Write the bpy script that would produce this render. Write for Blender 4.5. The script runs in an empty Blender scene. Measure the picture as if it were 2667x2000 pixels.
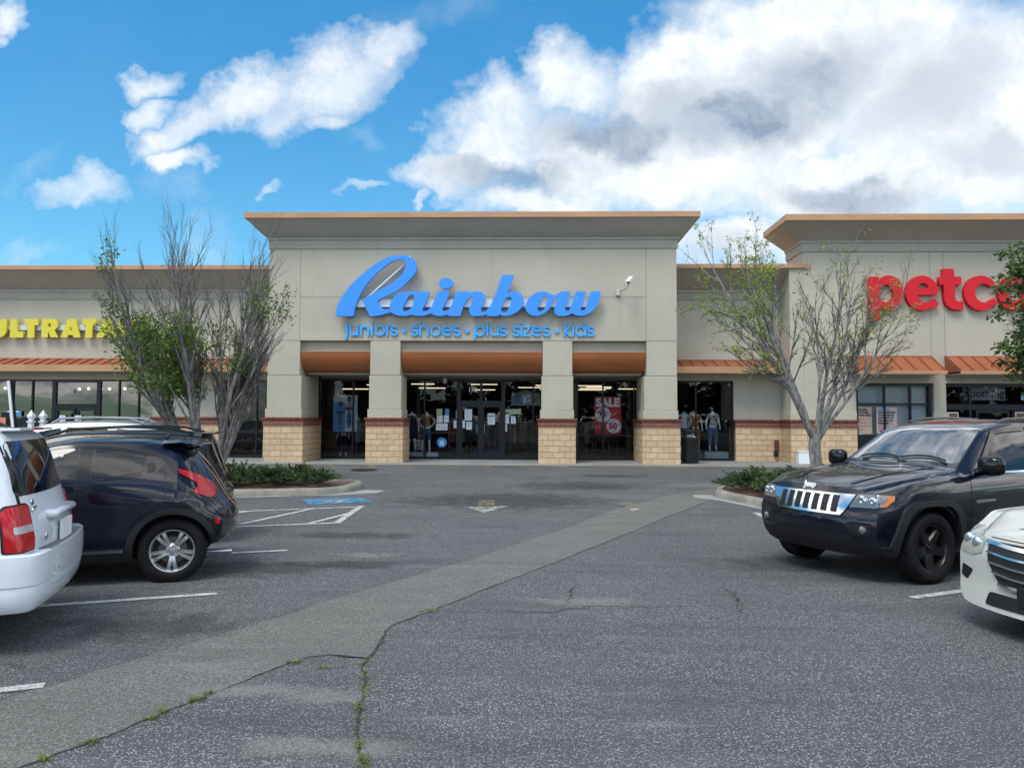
import bpy, bmesh, math, random
import numpy as np
from mathutils import Vector, Matrix
from mathutils.bvhtree import BVHTree
R = math.radians
SC = bpy.context.scene
COL = SC.collection
# ---------------------------------------------------------------- camera
CAM_Z = 1.78
YAW, PITCH, ROLL = R(1.65), R(2.67), R(0.27)
cam = bpy.data.cameras.new("camera"); camo = bpy.data.objects.new("camera", cam); COL.objects.link(camo)
cam.sensor_width = 36; cam.lens = 26.0; cam.clip_start = .05; cam.clip_end = 3000
CR = Matrix.Rotation(YAW, 4, 'Z') @ Matrix.Rotation(math.pi/2+PITCH, 4, 'X') @ Matrix.Rotation(ROLL, 4, 'Z')
camo.matrix_world = Matrix.Translation((0, 0, CAM_Z)) @ CR
SC.camera = camo
SC.view_settings.view_transform = 'Standard'
try: SC.view_settings.look = 'None'
except Exception: pass
SC.view_settings.exposure = EXPOSURE = 1.3
SC.view_settings.gamma = 1.0
SC.cycles.use_denoising = True
SC.cycles.max_bounces = 6; SC.cycles.transparent_max_bounces = 12
SC.cycles.sample_clamp_indirect = 6.0
# ---------------------------------------------------------------- sun and sky
SUN_EL, SUN_AZ = 58, 212      # azimuth measured clockwise from +Y (the facade side)
sun = bpy.data.lights.new("sun", 'SUN'); suno = bpy.data.objects.new("sun", sun); COL.objects.link(suno)
sun.energy = 1.0; sun.angle = R(22); sun.color = (1.0, .96, .89)
sd = Vector((math.sin(R(SUN_AZ))*math.cos(R(SUN_EL)), math.cos(R(SUN_AZ))*math.cos(R(SUN_EL)), math.sin(R(SUN_EL))))
suno.rotation_euler = sd.to_track_quat('Z', 'Y').to_euler()
suno.location = (0, -10, 30)

class NT:
    """small node-tree builder"""
    def __init__(s, nt): s.t = nt; s.n = nt.nodes; s.l = nt.links
    def new(s, typ, **k):
        n = s.n.new(typ)
        for a, v in k.items(): setattr(n, a, v)
        return n
    def put(s, sock, v):
        if hasattr(v, 'is_output') or isinstance(v, bpy.types.NodeSocket): s.l.new(v, sock)
        elif isinstance(v, (tuple, list)) and len(v) == 3 and sock.type == 'RGBA': sock.default_value = (*v, 1)
        else: sock.default_value = v
    def math(s, op, a, b=None, c=None, clamp=False):
        n = s.new('ShaderNodeMath', operation=op, use_clamp=clamp)
        for i, v in enumerate((a, b, c)):
            if v is not None: s.put(n.inputs[i], v)
        return n.outputs[0]
    def vmath(s, op, a, b=None):
        n = s.new('ShaderNodeVectorMath', operation=op)
        s.put(n.inputs[0], a)
        if b is not None: s.put(n.inputs[1], b)
        return n.outputs['Value'] if op in ('LENGTH', 'DOT_PRODUCT', 'DISTANCE') else n.outputs[0]
    def rng(s, v, a, b, c=0., d=1., smooth=True):
        n = s.new('ShaderNodeMapRange', interpolation_type='SMOOTHSTEP' if smooth else 'LINEAR')
        s.put(n.inputs['Value'], v)
        for k, x in zip(('From Min', 'From Max', 'To Min', 'To Max'), (a, b, c, d)): s.put(n.inputs[k], x)
        return n.outputs[0]
    def mix(s, f, a, b, blend='MIX'):
        n = s.new('ShaderNodeMix', data_type='RGBA', blend_type=blend)
        s.put(n.inputs['Factor'], f); s.put(n.inputs['A'], a); s.put(n.inputs['B'], b)
        return n.outputs['Result']
    def noise(s, vec, scale, detail=3., rough=.55, dist=0., out=0):
        n = s.new('ShaderNodeTexNoise'); s.put(n.inputs['Vector'], vec)
        n.inputs['Scale'].default_value = scale; n.inputs['Detail'].default_value = detail
        n.inputs['Roughness'].default_value = rough; n.inputs['Distortion'].default_value = dist
        return n.outputs[out]

world = bpy.data.worlds.new("World"); SC.world = world; world.use_nodes = True
def build_world():
    T = NT(world.node_tree); T.n.clear()
    out = T.new('ShaderNodeOutputWorld'); bg = T.new('ShaderNodeBackground')
    T.l.new(bg.outputs[0], out.inputs[0]); bg.inputs['Strength'].default_value = SKY_STRENGTH
    sky = T.new('ShaderNodeTexSky', sky_type='NISHITA'); sky.sun_disc = False
    sky.sun_elevation = R(SUN_EL); sky.sun_rotation = R(SUN_AZ); sky.altitude = 0
    sky.air_density = 1.0; sky.dust_density = .25; sky.ozone_density = 2.2
    tc = T.new('ShaderNodeTexCoord'); d = tc.outputs['Generated']
    sep = T.new('ShaderNodeSeparateXYZ'); T.l.new(d, sep.inputs[0])
    x, y, z = sep.outputs
    skyc = T.mix(1.0, sky.outputs[0], T.mix(T.rng(z, .02, .5, 0, 1, False), SKY_LOW, SKY_TINT), 'MULTIPLY')
    ys = T.math('MAXIMUM', y, .06)
    u = T.math('DIVIDE', x, ys); v = T.math('DIVIDE', z, ys)
    cb = T.new('ShaderNodeCombineXYZ'); T.l.new(u, cb.inputs[0]); T.l.new(v, cb.inputs[1])
    uv = cb.outputs[0]
    # domain warp so the banks get ragged outlines
    w1 = T.noise(uv, 4.5, 5, .6, out=1); w2 = T.noise(uv, 16, 4, .6, out=1)
    wv = T.vmath('ADD', T.vmath('SCALE', T.vmath('SUBTRACT', w1, (.5, .5, .5))), T.vmath('SCALE', T.vmath('SUBTRACT', w2, (.5, .5, .5))))
    for n in T.n:
        if n.type == 'VECT_MATH' and n.operation == 'SCALE': n.inputs['Scale'].default_value = .16
    sc = [n for n in T.n if n.type == 'VECT_MATH' and n.operation == 'SCALE']; sc[1].inputs['Scale'].default_value = .07
    uvw = T.vmath('ADD', uv, wv)
    def blob(src, b):
        cx, cy, rx, ry, rot, amp = b
        dr = CR.to_3x3() @ Vector(((cx*1.2057-1333.5)/1926, -(cy*1.2057-1000)/1926, -1))
        m = T.new('ShaderNodeMapping', vector_type='TEXTURE'); T.l.new(src, m.inputs['Vector'])
        m.inputs['Location'].default_value = (dr.x/dr.y, dr.z/dr.y, 0)
        m.inputs['Rotation'].default_value = (0, 0, R(rot))
        m.inputs['Scale'].default_value = (rx*1.2057/1926, ry*1.2057/1926, 1)
        return T.rng(T.vmath('LENGTH', m.outputs[0]), 1.45, .25, 0, amp)
    def union(src, bl):
        a = None
        for b in bl:
            k = blob(src, b)
            a = k if a is None else T.math('SMOOTH_MAX', a, k, .08)
        return a
    cum = union(uvw, CLOUDS)
    shade = union(uvw, SHADES)
    fb = T.noise(uv, 8, 9, .68)
    dens = T.math('ADD', cum, T.math('MULTIPLY', T.math('SUBTRACT', fb, .5), 1.15))
    dens = T.math('MULTIPLY', dens, T.rng(cum, .02, .25))
    front = T.math('MULTIPLY', T.rng(y, .10, .22), T.rng(v, .85, .64))
    a_f = T.math('MULTIPLY', T.math('MULTIPLY', T.rng(dens, .20, 1.0, 0, 1, False), .97), front)
    # thin haze cloud veil in the left sky
    veil = T.math('MULTIPLY', T.math('MULTIPLY', union(uvw, VEILS), T.rng(T.noise(uv, 7, 5, .6), .3, .75)), front)
    a_f = T.math('MAXIMUM', a_f, T.math('MULTIPLY', veil, .55))
    # the rest of the dome: broken cloud
    zz = T.math('ADD', T.math('MAXIMUM', z, 0), .22)
    cb2 = T.new('ShaderNodeCombineXYZ'); T.l.new(T.math('DIVIDE', x, zz), cb2.inputs[0]); T.l.new(T.math('DIVIDE', y, zz), cb2.inputs[1])
    nb = T.noise(cb2.outputs[0], 1.25, 8, .62, .5)
    a_b = T.math('MULTIPLY', T.rng(nb, .44, .58), T.rng(front, 1, 0))
    nb2 = T.noise(cb2.outputs[0], 2.2, 5, .6)
    sh_b = T.rng(nb2, .42, .62)
    alpha = T.math('MAXIMUM', a_f, a_b)
    det = T.noise(uvw, 14, 6, .65)
    sf = T.math('MULTIPLY', shade, T.rng(det, .2, .75, .55, 1.15))
    sfall = T.math('MAXIMUM', T.math('MULTIPLY', sf, front), T.math('MULTIPLY', T.math('MULTIPLY', sh_b, .8), T.rng(front, 1, 0)))
    body = T.rng(det, .3, .7)
    white = T.mix(body, CLOUD_A, CLOUD_B)
    rearc = T.mix(T.math('MULTIPLY', sh_b, .9), REAR_W, REAR_G)
    ccol = T.mix(front, rearc, T.mix(T.math('MINIMUM', T.math('MULTIPLY', sf, front), 1.0), white, CLOUD_G))
    fin = T.mix(alpha, skyc, ccol)
    fin = T.mix(T.rng(z, -.02, .0), (1.2, 1.2, 1.25), fin)
    T.l.new(fin, bg.inputs['Color'])
SKY_STRENGTH = .09
SKY_TINT, SKY_LOW = (.215, .785, .95), (.46, .72, .72)
CLOUD_A, CLOUD_B, CLOUD_G = (3.9, 4.25, 4.6), (5.2, 5.25, 5.25), (1.45, 1.85, 2.45)
REAR_W, REAR_G = (15.5, 15.0, 14.2), (4.2, 4.6, 5.2)
# centre x, centre y, radius x, radius y, tilt, strength of each cloud mass (directions as seen in the photograph)
CLOUDS = [(710, 165, 205, 112, 32, .86), (540, 205, 150, 84, 20, .86), (430, 280, 155, 54, 30, .84), (335, 165, 72, 42, 20, .74), (345, 240, 70, 36, 30, .72), (620, 240, 120, 60, 10, .72),
          (850, 85, 90, 62, 40, .72), (705, 265, 70, 30, 10, .8), (412, 366, 74, 34, 0, 1.), (185, 410, 120, 50, -8, .68), (755, 432, 66, 20, 8, .6),
          (15, 30, 55, 45, 30, .9), (1100, 2, 60, 14, 0, .8), (575, 432, 26, 20, 0, .55), (905, 437, 24, 14, 40, .55),
          (1070, 300, 170, 130, 25, 1), (1235, 175, 130, 110, 0, 1), (985, 370, 155, 55, 5, 1), (1450, 170, 240, 140, 25, 1.1), (1780, 90, 430, 210, 10, 1.2),
          (2080, 260, 360, 300, 0, 1.2), (1400, 340, 380, 130, 0, 1.2), (1610, 265, 300, 150, 5, 1.3), (1560, 170, 260, 120, 25, 1.25), (1800, 400, 450, 130, 0, 1.15), (1180, 430, 230, 60, 0, 1), (1620, 540, 260, 70, 0, 1),
          (2700, 200, 500, 420, 0, 1.1), (2000, -350, 700, 330, 10, 1.1), (-500, 250, 220, 90, 15, .9)]
SHADES = [(1590, 250, 200, 90, 8, 1.), (1330, 285, 170, 60, 10, .9), (1090, 372, 190, 42, 0, .9), (1850, 425, 190, 50, 0, .85), (1720, 180, 230, 95, 25, .75), (1450, 215, 150, 60, 20, .6),
          (2020, 190, 190, 110, 20, .5), (1330, 235, 60, 40, 0, .4), (2140, 330, 130, 60, 0, .45), (1560, 560, 120, 40, 0, .4), (2600, 300, 300, 200, 0, .7)]
VEILS = [(390, 410, 70, 50, 0, .6), (75, 350, 70, 25, 20, .5), (60, 540, 90, 30, 10, .5), (440, 525, 70, 60, 0, .5), (760, 300, 60, 30, 0, .35), (960, 30, 140, 60, 0, .3)]
build_world()

# ---------------------------------------------------------------- ground shape and sight lines
def zg(y): return min(.2, max(0., (y-12)/13.3*.2))
def _ray(px, py):
    return CR.to_3x3() @ Vector(((px-1333.5)/1926, -(py-1000)/1926, -1))
def on_ground(px, py, dz=0.):
    """point of the lot surface on the sight line through a photo position"""
    z = 0.
    for _ in range(30):
        d = _ray(px, py); t = (z+dz-CAM_Z)/d.z; z = zg(t*d.y)
    return Vector((t*d.x, t*d.y, z+dz))
def at_depth(px, py, Y):
    d = _ray(px, py); t = Y/d.y
    return Vector((t*d.x, Y, CAM_Z+t*d.z))

# ---------------------------------------------------------------- objects
def tag(o, label=None, cat=None, group=None, kind=None):
    for k, v in (('label', label), ('category', cat), ('group', group), ('kind', kind)):
        if v: o[k] = v
    return o
def thing(name, label, cat, loc=(0, 0, 0), rz=0., group=None, scale=1.):
    o = bpy.data.objects.new(name, None); COL.objects.link(o)
    o.location = loc; o.rotation_euler = (0, 0, rz); o.scale = (scale,)*3; o.empty_display_size = .2
    return tag(o, label, cat, group)
def link(name, me, parent=None, world=False):
    o = bpy.data.objects.new(name, me); COL.objects.link(o)
    if parent is not None:
        o.parent = parent
        if world and parent.parent is None: o.matrix_parent_inverse = parent.matrix_basis.inverted()
    return o
def copy_tree(o, parent=None):
    c = o.copy(); COL.objects.link(c)
    if parent is not None: c.parent = parent
    for ch in o.children: copy_tree(ch, c)
    return c

class MB:
    def __init__(s): s.v = []; s.f = []; s.m = []
    def add(s, vs, fs, m=0):
        b = len(s.v); s.v += [tuple(p) for p in vs]
        for f in fs: s.f.append(tuple(i+b for i in f)); s.m.append(m)
        return s
    def box(s, x0, x1, y0, y1, z0, z1, m=0):
        return s.add([(x, y, z) for z in (z0, z1) for y in (y0, y1) for x in (x0, x1)],
                     [(0, 2, 3, 1), (4, 5, 7, 6), (0, 1, 5, 4), (2, 6, 7, 3), (0, 4, 6, 2), (1, 3, 7, 5)], m)
    def obox(s, M, sx, sy, sz, m=0):
        return s.add([M @ Vector((x*sx, y*sy, z*sz)) for z in (-.5, .5) for y in (-.5, .5) for x in (-.5, .5)],
                     [(0, 2, 3, 1), (4, 5, 7, 6), (0, 1, 5, 4), (2, 6, 7, 3), (0, 4, 6, 2), (1, 3, 7, 5)], m)
    def prism(s, pts, x0, x1, m=0, caps=True):      # (y, z) profile swept along x
        n = len(pts)
        vs = [(x0, p[0], p[1]) for p in pts]+[(x1, p[0], p[1]) for p in pts]
        fs = [(i, (i+1) % n, n+(i+1) % n, n+i) for i in range(n)]
        if caps: fs += [tuple(range(n))[::-1], tuple(range(n, 2*n))]
        return s.add(vs, fs, m)
    def sheet(s, pts, m=0): return s.add(pts, [tuple(range(len(pts)))], m)
    def slab(s, pts, h, m=0):                        # flat outline raised by h
        n = len(pts)
        vs = [tuple(p) for p in pts]+[(p[0], p[1], p[2]+h) for p in pts]
        return s.add(vs, [(i, (i+1) % n, n+(i+1) % n, n+i) for i in range(n)]+[tuple(range(n, 2*n))], m)
    def tube(s, pts, rad, n=6, m=0, cap=True):
        pts = [Vector(p) for p in pts]
        if not hasattr(rad, '__len__'): rad = [rad]*len(pts)
        vs = []; up = Vector((.13, .31, .94)).normalized()
        for i, p in enumerate(pts):
            t = (pts[min(i+1, len(pts)-1)]-pts[max(i-1, 0)])
            t = t.normalized() if t.length > 1e-9 else Vector((0, 0, 1))
            a = t.cross(up)
            if a.length < .05: a = t.cross(Vector((1, 0, 0)))
            a.normalize(); b = t.cross(a)
            for k in range(n):
                an = 2*math.pi*k/n
                vs.append(p+(a*math.cos(an)+b*math.sin(an))*rad[i])
        fs = [(i*n+k, i*n+(k+1) % n, (i+1)*n+(k+1) % n, (i+1)*n+k) for i in range(len(pts)-1) for k in range(n)]
        if cap: fs += [tuple(range(n))[::-1], tuple(range((len(pts)-1)*n, len(pts)*n))]
        return s.add(vs, fs, m)
    def lathe(s, prof, n=24, M=None, m=0):           # (radius, height) about z
        M = M or Matrix.Identity(4)
        vs = [M @ Vector((r*math.cos(2*math.pi*k/n), r*math.sin(2*math.pi*k/n), h)) for r, h in prof for k in range(n)]
        fs = [(i*n+k, i*n+(k+1) % n, (i+1)*n+(k+1) % n, (i+1)*n+k) for i in range(len(prof)-1) for k in range(n)]
        return s.add(vs, fs, m)
    def build(s, name, mats, parent=None, smooth=False, world=False, bevel=0., ang=40):
        me = bpy.data.meshes.new(name); me.from_pydata(s.v, [], s.f)
        mats = mats if isinstance(mats, (list, tuple)) else [mats]
        for x in mats: me.materials.append(x)
        me.polygons.foreach_set('material_index', s.m)
        if smooth:
            me.polygons.foreach_set('use_smooth', [True]*len(me.polygons))
            me.set_sharp_from_angle(angle=R(ang))
        me.update()
        o = link(name, me, parent, world)
        if bevel:
            b = o.modifiers.new('bevel', 'BEVEL'); b.width = bevel; b.segments = 2; b.limit_method = 'ANGLE'; b.angle_limit = R(40)
        return o

def catmull(pts, closed=True, n=5):
    P = [Vector(p) for p in pts]; N = len(P); out = []
    for i in range(N if closed else N-1):
        g = lambda k: P[k % N] if closed else P[max(0, min(N-1, k))]
        a, b, c, d = g(i-1), g(i), g(i+1), g(i+2)
        for j in range(n):
            t = j/n
            out.append(.5*((2*b)+(c-a)*t+(2*a-5*b+4*c-d)*t*t+(3*b-a-3*c+d)*t**3))
    if not closed: out.append(P[-1])
    return out
def arc(cx, cy, rx, ry, a0, a1, n=12):
    return [(cx+rx*math.cos(R(a0+(a1-a0)*i/n)), cy+ry*math.sin(R(a0+(a1-a0)*i/n))) for i in range(n+1)]
def from_curve(cu, name, mats, parent, M, world=False, side=None):
    """evaluate a filled curve, drop the curve, keep a mesh moved by M"""
    tmp = bpy.data.objects.new('tmp', cu); COL.objects.link(tmp)
    bpy.context.view_layer.update()
    me = bpy.data.meshes.new_from_object(tmp.evaluated_get(bpy.context.evaluated_depsgraph_get()))
    bpy.data.objects.remove(tmp); bpy.data.curves.remove(cu)
    me.name = name
    if side is not None:
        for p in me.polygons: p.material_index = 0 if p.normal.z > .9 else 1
    me.transform(M)
    me.materials.clear()
    for x in mats if isinstance(mats, (list, tuple)) else [mats]: me.materials.append(x)
    return link(name, me, parent, world)
def outlines(name, contours, depth, mats, parent, M, world=False, bevel=0.):
    cu = bpy.data.curves.new(name, 'CURVE'); cu.dimensions = '2D'; cu.fill_mode = 'BOTH'; cu.extrude = depth/2; cu.bevel_depth = bevel
    for c in contours:
        sp = cu.splines.new('POLY'); sp.points.add(len(c)-1); sp.use_cyclic_u = True
        for p, q in zip(sp.points, c): p.co = (q[0], q[1], 0, 1)
    return from_curve(cu, name, mats, parent, M, world, side=True)
STAND = Matrix.Rotation(math.pi/2, 4, 'X')          # xy-plane lettering stood up to face -Y
def text(body, size, mat, parent, M, name='lettering', extrude=.002, bold=0., align='CENTER', world=False, spacing=1., shear=0.):
    cu = bpy.data.curves.new(name, 'FONT'); cu.body = body; cu.size = size; cu.extrude = extrude; cu.offset = bold
    cu.align_x = align; cu.align_y = 'CENTER'; cu.space_character = spacing; cu.shear = shear; cu.resolution_u = 3
    return from_curve(cu, name, mat, parent, M, world)
def ribbons(strokes, w, cap=True):
    """outlines of even-width strokes"""
    out = []
    for st in strokes:
        P = [Vector((p[0], p[1])) for p in st]; n = len(P)
        closed = (P[0]-P[-1]).length < 1e-6
        if closed: P = P[:-1]; n -= 1
        L = []; Rr = []
        for i in range(n):
            a = P[(i-1) % n] if closed or i > 0 else P[i]; b = P[(i+1) % n] if closed or i < n-1 else P[i]
            t1 = (P[i]-a); t2 = (b-P[i])
            t1 = t1.normalized() if t1.length else t2.normalized(); t2 = t2.normalized() if t2.length else t1
            t = (t1+t2).normalized(); k = 1/max(.5, t.dot(t2)); nn = Vector((-t.y, t.x))*w/2*k
            L.append(P[i]+nn); Rr.append(P[i]-nn)
        if closed: out.append([L, Rr[::-1]])
        else: out.append([L+Rr[::-1]])
    return out

# ---------------------------------------------------------------- materials
MATS = {}
def mat(name, col=(.5, .5, .5), rough=.5, metal=0., coat=0., vary=0., vscale=3., bump=0., bscale=80., spec=.5, emit=None, estr=0., crough=.03):
    if name in MATS: return MATS[name]
    m = bpy.data.materials.new(name); m.use_nodes = True; T = NT(m.node_tree)
    b = T.n['Principled BSDF']
    b.inputs['Roughness'].default_value = rough; b.inputs['Metallic'].default_value = metal
    b.inputs['Coat Weight'].default_value = coat; b.inputs['Coat Roughness'].default_value = crough
    b.inputs['Specular IOR Level'].default_value = spec
    tc = T.new('ShaderNodeTexCoord').outputs['Object']
    if vary:
        n = T.noise(tc, vscale, 5, .6)
        lo = tuple(c*(1-vary) for c in col); hi = tuple(min(1, c*(1+vary)) for c in col)
        T.put(b.inputs['Base Color'], T.mix(T.rng(n, .3, .7), lo, hi))
        T.put(b.inputs['Roughness'], T.rng(n, .3, .7, rough*.85, min(1, rough*1.15)))
    else: b.inputs['Base Color'].default_value = (*col, 1)
    if bump:
        bp = T.new('ShaderNodeBump'); bp.inputs['Strength'].default_value = bump; bp.inputs['Distance'].default_value = .01
        T.put(bp.inputs['Height'], T.noise(tc, bscale, 4, .6)); T.l.new(bp.outputs[0], b.inputs['Normal'])
    if emit: b.inputs['Emission Color'].default_value = (*emit, 1); b.inputs['Emission Strength'].default_value = estr
    MATS[name] = m; return m
def custom(name):
    m = bpy.data.materials.new(name); m.use_nodes = True; MATS[name] = m
    T = NT(m.node_tree); return m, T, T.n['Principled BSDF'], T.new('ShaderNodeTexCoord').outputs['Object']
def bumped(T, b, h, strength, dist=.01):
    bp = T.new('ShaderNodeBump'); bp.inputs['Strength'].default_value = strength; bp.inputs['Distance'].default_value = dist
    T.put(bp.inputs['Height'], h); T.l.new(bp.outputs[0], b.inputs['Normal'])

def asphalt(name, dark, light, speck, tint_scale=.35):
    m, T, b, tc = custom(name)
    big = T.noise(tc, tint_scale, 6, .62); mid = T.noise(tc, 2.3, 5, .6); fine = T.noise(tc, 55, 4, .75)
    c = T.mix(T.rng(big, .3, .72), dark, light)
    c = T.mix(T.math('MULTIPLY', T.rng(mid, .35, .75), .35), c, tuple(k*.6 for k in dark))
    c = T.mix(T.math('MULTIPLY', T.rng(fine, .35, .65), .88), tuple(k*.45 for k in dark), c)
    vo = T.new('ShaderNodeTexVoronoi'); T.put(vo.inputs['Vector'], tc); vo.inputs['Scale'].default_value = 100
    vr = T.new('ShaderNodeSeparateColor'); T.l.new(vo.outputs['Color'], vr.inputs[0])
    stone = T.math('MULTIPLY', T.rng(vr.outputs[0], .70, .78), T.rng(vo.outputs['Distance'], .62, .38))
    stone = T.math('MULTIPLY', stone, T.rng(T.noise(tc, .8, 5, .65), .34, .62, .55, 1.))
    vo2 = T.new('ShaderNodeTexVoronoi'); T.put(vo2.inputs['Vector'], tc); vo2.inputs['Scale'].default_value = 47
    vr2 = T.new('ShaderNodeSeparateColor'); T.l.new(vo2.outputs['Color'], vr2.inputs[0])
    pit = T.math('MULTIPLY', T.rng(vr2.outputs[1], .80, .86), T.rng(vo2.outputs['Distance'], .55, .3))
    c = T.mix(T.math('MULTIPLY', pit, .6), c, tuple(k*.3 for k in dark))
    c = T.mix(T.math('MULTIPLY', stone, .85), c, speck)
    # tyre-worn, drier bands and oily spots
    st = T.new('ShaderNodeMapping'); T.put(st.inputs['Vector'], tc); st.inputs['Scale'].default_value = (.35, 2.2, 1)
    band = T.noise(st.outputs[0], 1.6, 6, .65)
    c = T.mix(T.math('MULTIPLY', T.rng(band, .54, .76), .22), c, tuple(k*1.75 for k in light))
    st2 = T.new('ShaderNodeMapping'); T.put(st2.inputs['Vector'], tc); st2.inputs['Scale'].default_value = (.16, 1.5, 1); st2.inputs['Location'].default_value = (7.3, 2.1, 0)
    c = T.mix(T.math('MULTIPLY', T.rng(T.noise(st2.outputs[0], 1.3, 7, .7), .5, .72), .5), c, tuple(k*.42 for k in dark))
    c = T.mix(T.math('MULTIPLY', T.rng(T.noise(tc, 1.1, 4, .7), .64, .78), .55), c, tuple(k*.35 for k in dark))
    T.put(b.inputs['Base Color'], c); b.inputs['Roughness'].default_value = .82
    b.inputs['Specular IOR Level'].default_value = .35
    bumped(T, b, T.math('ADD', fine, T.math('MULTIPLY', stone, .5)), .75, .008)
    return m
asphalt('asphalt', (.096, .098, .101), (.150, .151, .152), (.40, .40, .40))
asphalt('old_patch', (.165, .158, .143), (.200, .192, .175), (.33, .32, .295))
asphalt('far_asphalt', (.10, .10, .10), (.135, .134, .132), (.26, .26, .26))

def paint(name, col, wear=.5):
    m, T, b, tc = custom(name)
    n = T.noise(tc, 9, 6, .7); n2 = T.noise(tc, 60, 3, .7)
    k = T.rng(T.math('ADD', T.math('MULTIPLY', n, .6), T.math('MULTIPLY', n2, .4)), wear-.09, wear+.11, 0, .92)
    b.inputs['Base Color'].default_value = (*col, 1); b.inputs['Roughness'].default_value = .8
    bumped(T, b, n2, .4, .006)
    out = [q for q in T.n if q.type == 'OUTPUT_MATERIAL'][0]; tr = T.new('ShaderNodeBsdfTransparent'); mx = T.new('ShaderNodeMixShader')
    T.put(mx.inputs[0], k); T.l.new(tr.outputs[0], mx.inputs[1]); T.l.new(b.outputs[0], mx.inputs[2]); T.l.new(mx.outputs[0], out.inputs[0])
    return m
paint('line_paint', (.48, .48, .46), .43); paint('old_line_paint', (.36, .36, .34), .47); paint('yellow_paint', (.40, .32, .06), .50)
paint('blue_paint', (.06, .22, .36), .44); paint('arrow_yellow', (.36, .30, .10), .53); paint('arrow_white', (.46, .45, .38), .49)

def stucco(name, col):
    m, T, b, tc = custom(name)
    st = T.new('ShaderNodeMapping'); T.put(st.inputs['Vector'], tc); st.inputs['Scale'].default_value = (1.6, 1.6, .18)
    streak = T.noise(st.outputs[0], 2.0, 6, .65); cl = T.noise(tc, .5, 4, .6)
    c = T.mix(T.rng(cl, .3, .7), tuple(k*.93 for k in col), tuple(k*1.05 for k in col))
    c = T.mix(T.math('MULTIPLY', T.rng(streak, .52, .78), .34), c, tuple(k*.70 for k in col))
    st3 = T.new('ShaderNodeMapping'); T.put(st3.inputs['Vector'], tc); st3.inputs['Scale'].default_value = (7, 7, .35)
    c = T.mix(T.math('MULTIPLY', T.rng(T.noise(st3.outputs[0], 1.4, 5, .6), .6, .8), .22), c, tuple(k*.66 for k in col))
    c = T.mix(T.math('MULTIPLY', T.noise(tc, 90, 3, .7), .16), c, tuple(k*.7 for k in col))
    T.put(b.inputs['Base Color'], c); b.inputs['Roughness'].default_value = .9; b.inputs['Specular IOR Level'].default_value = .25
    bumped(T, b, T.noise(tc, 140, 3, .7), .25, .006)
    return m
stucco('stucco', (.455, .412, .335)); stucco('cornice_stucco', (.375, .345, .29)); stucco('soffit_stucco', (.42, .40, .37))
mat('reveal_shadow', (.20, .19, .165), .9)

def blocks(name, w, h, c1, c2, mort, offs=.5, bump=.9, ms=.010):
    m, T, b, tc = custom(name)
    sp = T.new('ShaderNodeSeparateXYZ'); T.put(sp.inputs[0], tc)
    cb = T.new('ShaderNodeCombineXYZ'); T.l.new(T.math('ADD', sp.outputs[0], sp.outputs[1]), cb.inputs[0]); T.l.new(sp.outputs[2], cb.inputs[1])
    br = T.new('ShaderNodeTexBrick', offset=offs); T.l.new(cb.outputs[0], br.inputs['Vector'])
    br.inputs['Scale'].default_value = 1; br.inputs['Brick Width'].default_value = w; br.inputs['Row Height'].default_value = h
    br.inputs['Mortar Size'].default_value = ms; br.inputs['Mortar Smooth'].default_value = .2; br.inputs['Bias'].default_value = 0
    T.put(br.inputs['Color1'], c1); T.put(br.inputs['Color2'], c2); T.put(br.inputs['Mortar'], mort)
    n = T.noise(tc, 11, 6, .7); n2 = T.noise(tc, 1.3, 4, .6)
    c = T.mix(T.math('MULTIPLY', T.rng(n, .35, .75), .45), br.outputs['Color'], tuple(k*.6 for k in c1))
    c = T.mix(T.math('MULTIPLY', T.rng(n2, .45, .75), .35), c, tuple(k*.7 for k in c2))
    T.put(b.inputs['Base Color'], c); b.inputs['Roughness'].default_value = .92; b.inputs['Specular IOR Level'].default_value = .2
    bumped(T, b, T.math('ADD', T.math('MULTIPLY', br.outputs['Fac'], -1.2), T.math('MULTIPLY', n, .9)), bump, .03)
    return m
blocks('split_block', .40, .205, (.65, .475, .31), (.55, .39, .245), (.32, .235, .155))
blocks('soldier_brick', .075, .40, (.25, .072, .048), (.155, .045, .034), (.30, .22, .17), 0., .7, .010)
blocks('cap_brick', .21, .30, (.23, .068, .046), (.15, .05, .036), (.28, .2, .15), 0., .6, .008)

def copper(name, col, rough=.34):
    m, T, b, tc = custom(name)
    n = T.noise(tc, .8, 4, .6)
    T.put(b.inputs['Base Color'], T.mix(T.rng(n, .3, .7), tuple(k*.9 for k in col), tuple(min(1, k*1.08) for k in col)))
    b.inputs['Roughness'].default_value = rough; b.inputs['Metallic'].default_value = .25; b.inputs['Specular IOR Level'].default_value = .5
    return m
copper('copper_awning', (.37, .122, .040), .42); copper('copper_roof', (.335, .105, .045), .5); copper('copper_edge', (.47, .25, .13), .45)
mat('concrete', (.27, .265, .245), .9, vary=.14, vscale=1.3, bump=.25, bscale=60)
mat('kerb_concrete', (.22, .21, .175), .92, vary=.28, vscale=2.2, bump=.4, bscale=40)
mat('sidewalk', (.215, .22, .215), .9, vary=.14, vscale=.9, bump=.15, bscale=70)
mat('mulch', (.085, .048, .03), .95, vary=.6, vscale=30, bump=1., bscale=45)
mat('frame_dark', (.012, .012, .018), .35, .4)
mat('frame_brown', (.05, .022, .014), .4, .2)
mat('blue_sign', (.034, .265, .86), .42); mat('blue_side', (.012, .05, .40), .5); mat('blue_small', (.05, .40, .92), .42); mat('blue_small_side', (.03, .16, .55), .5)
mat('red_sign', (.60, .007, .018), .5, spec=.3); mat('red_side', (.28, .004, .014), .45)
mat('yellow_sign', (.66, .56, .035), .42); mat('black_side', (.012, .010, .03), .5)
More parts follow.
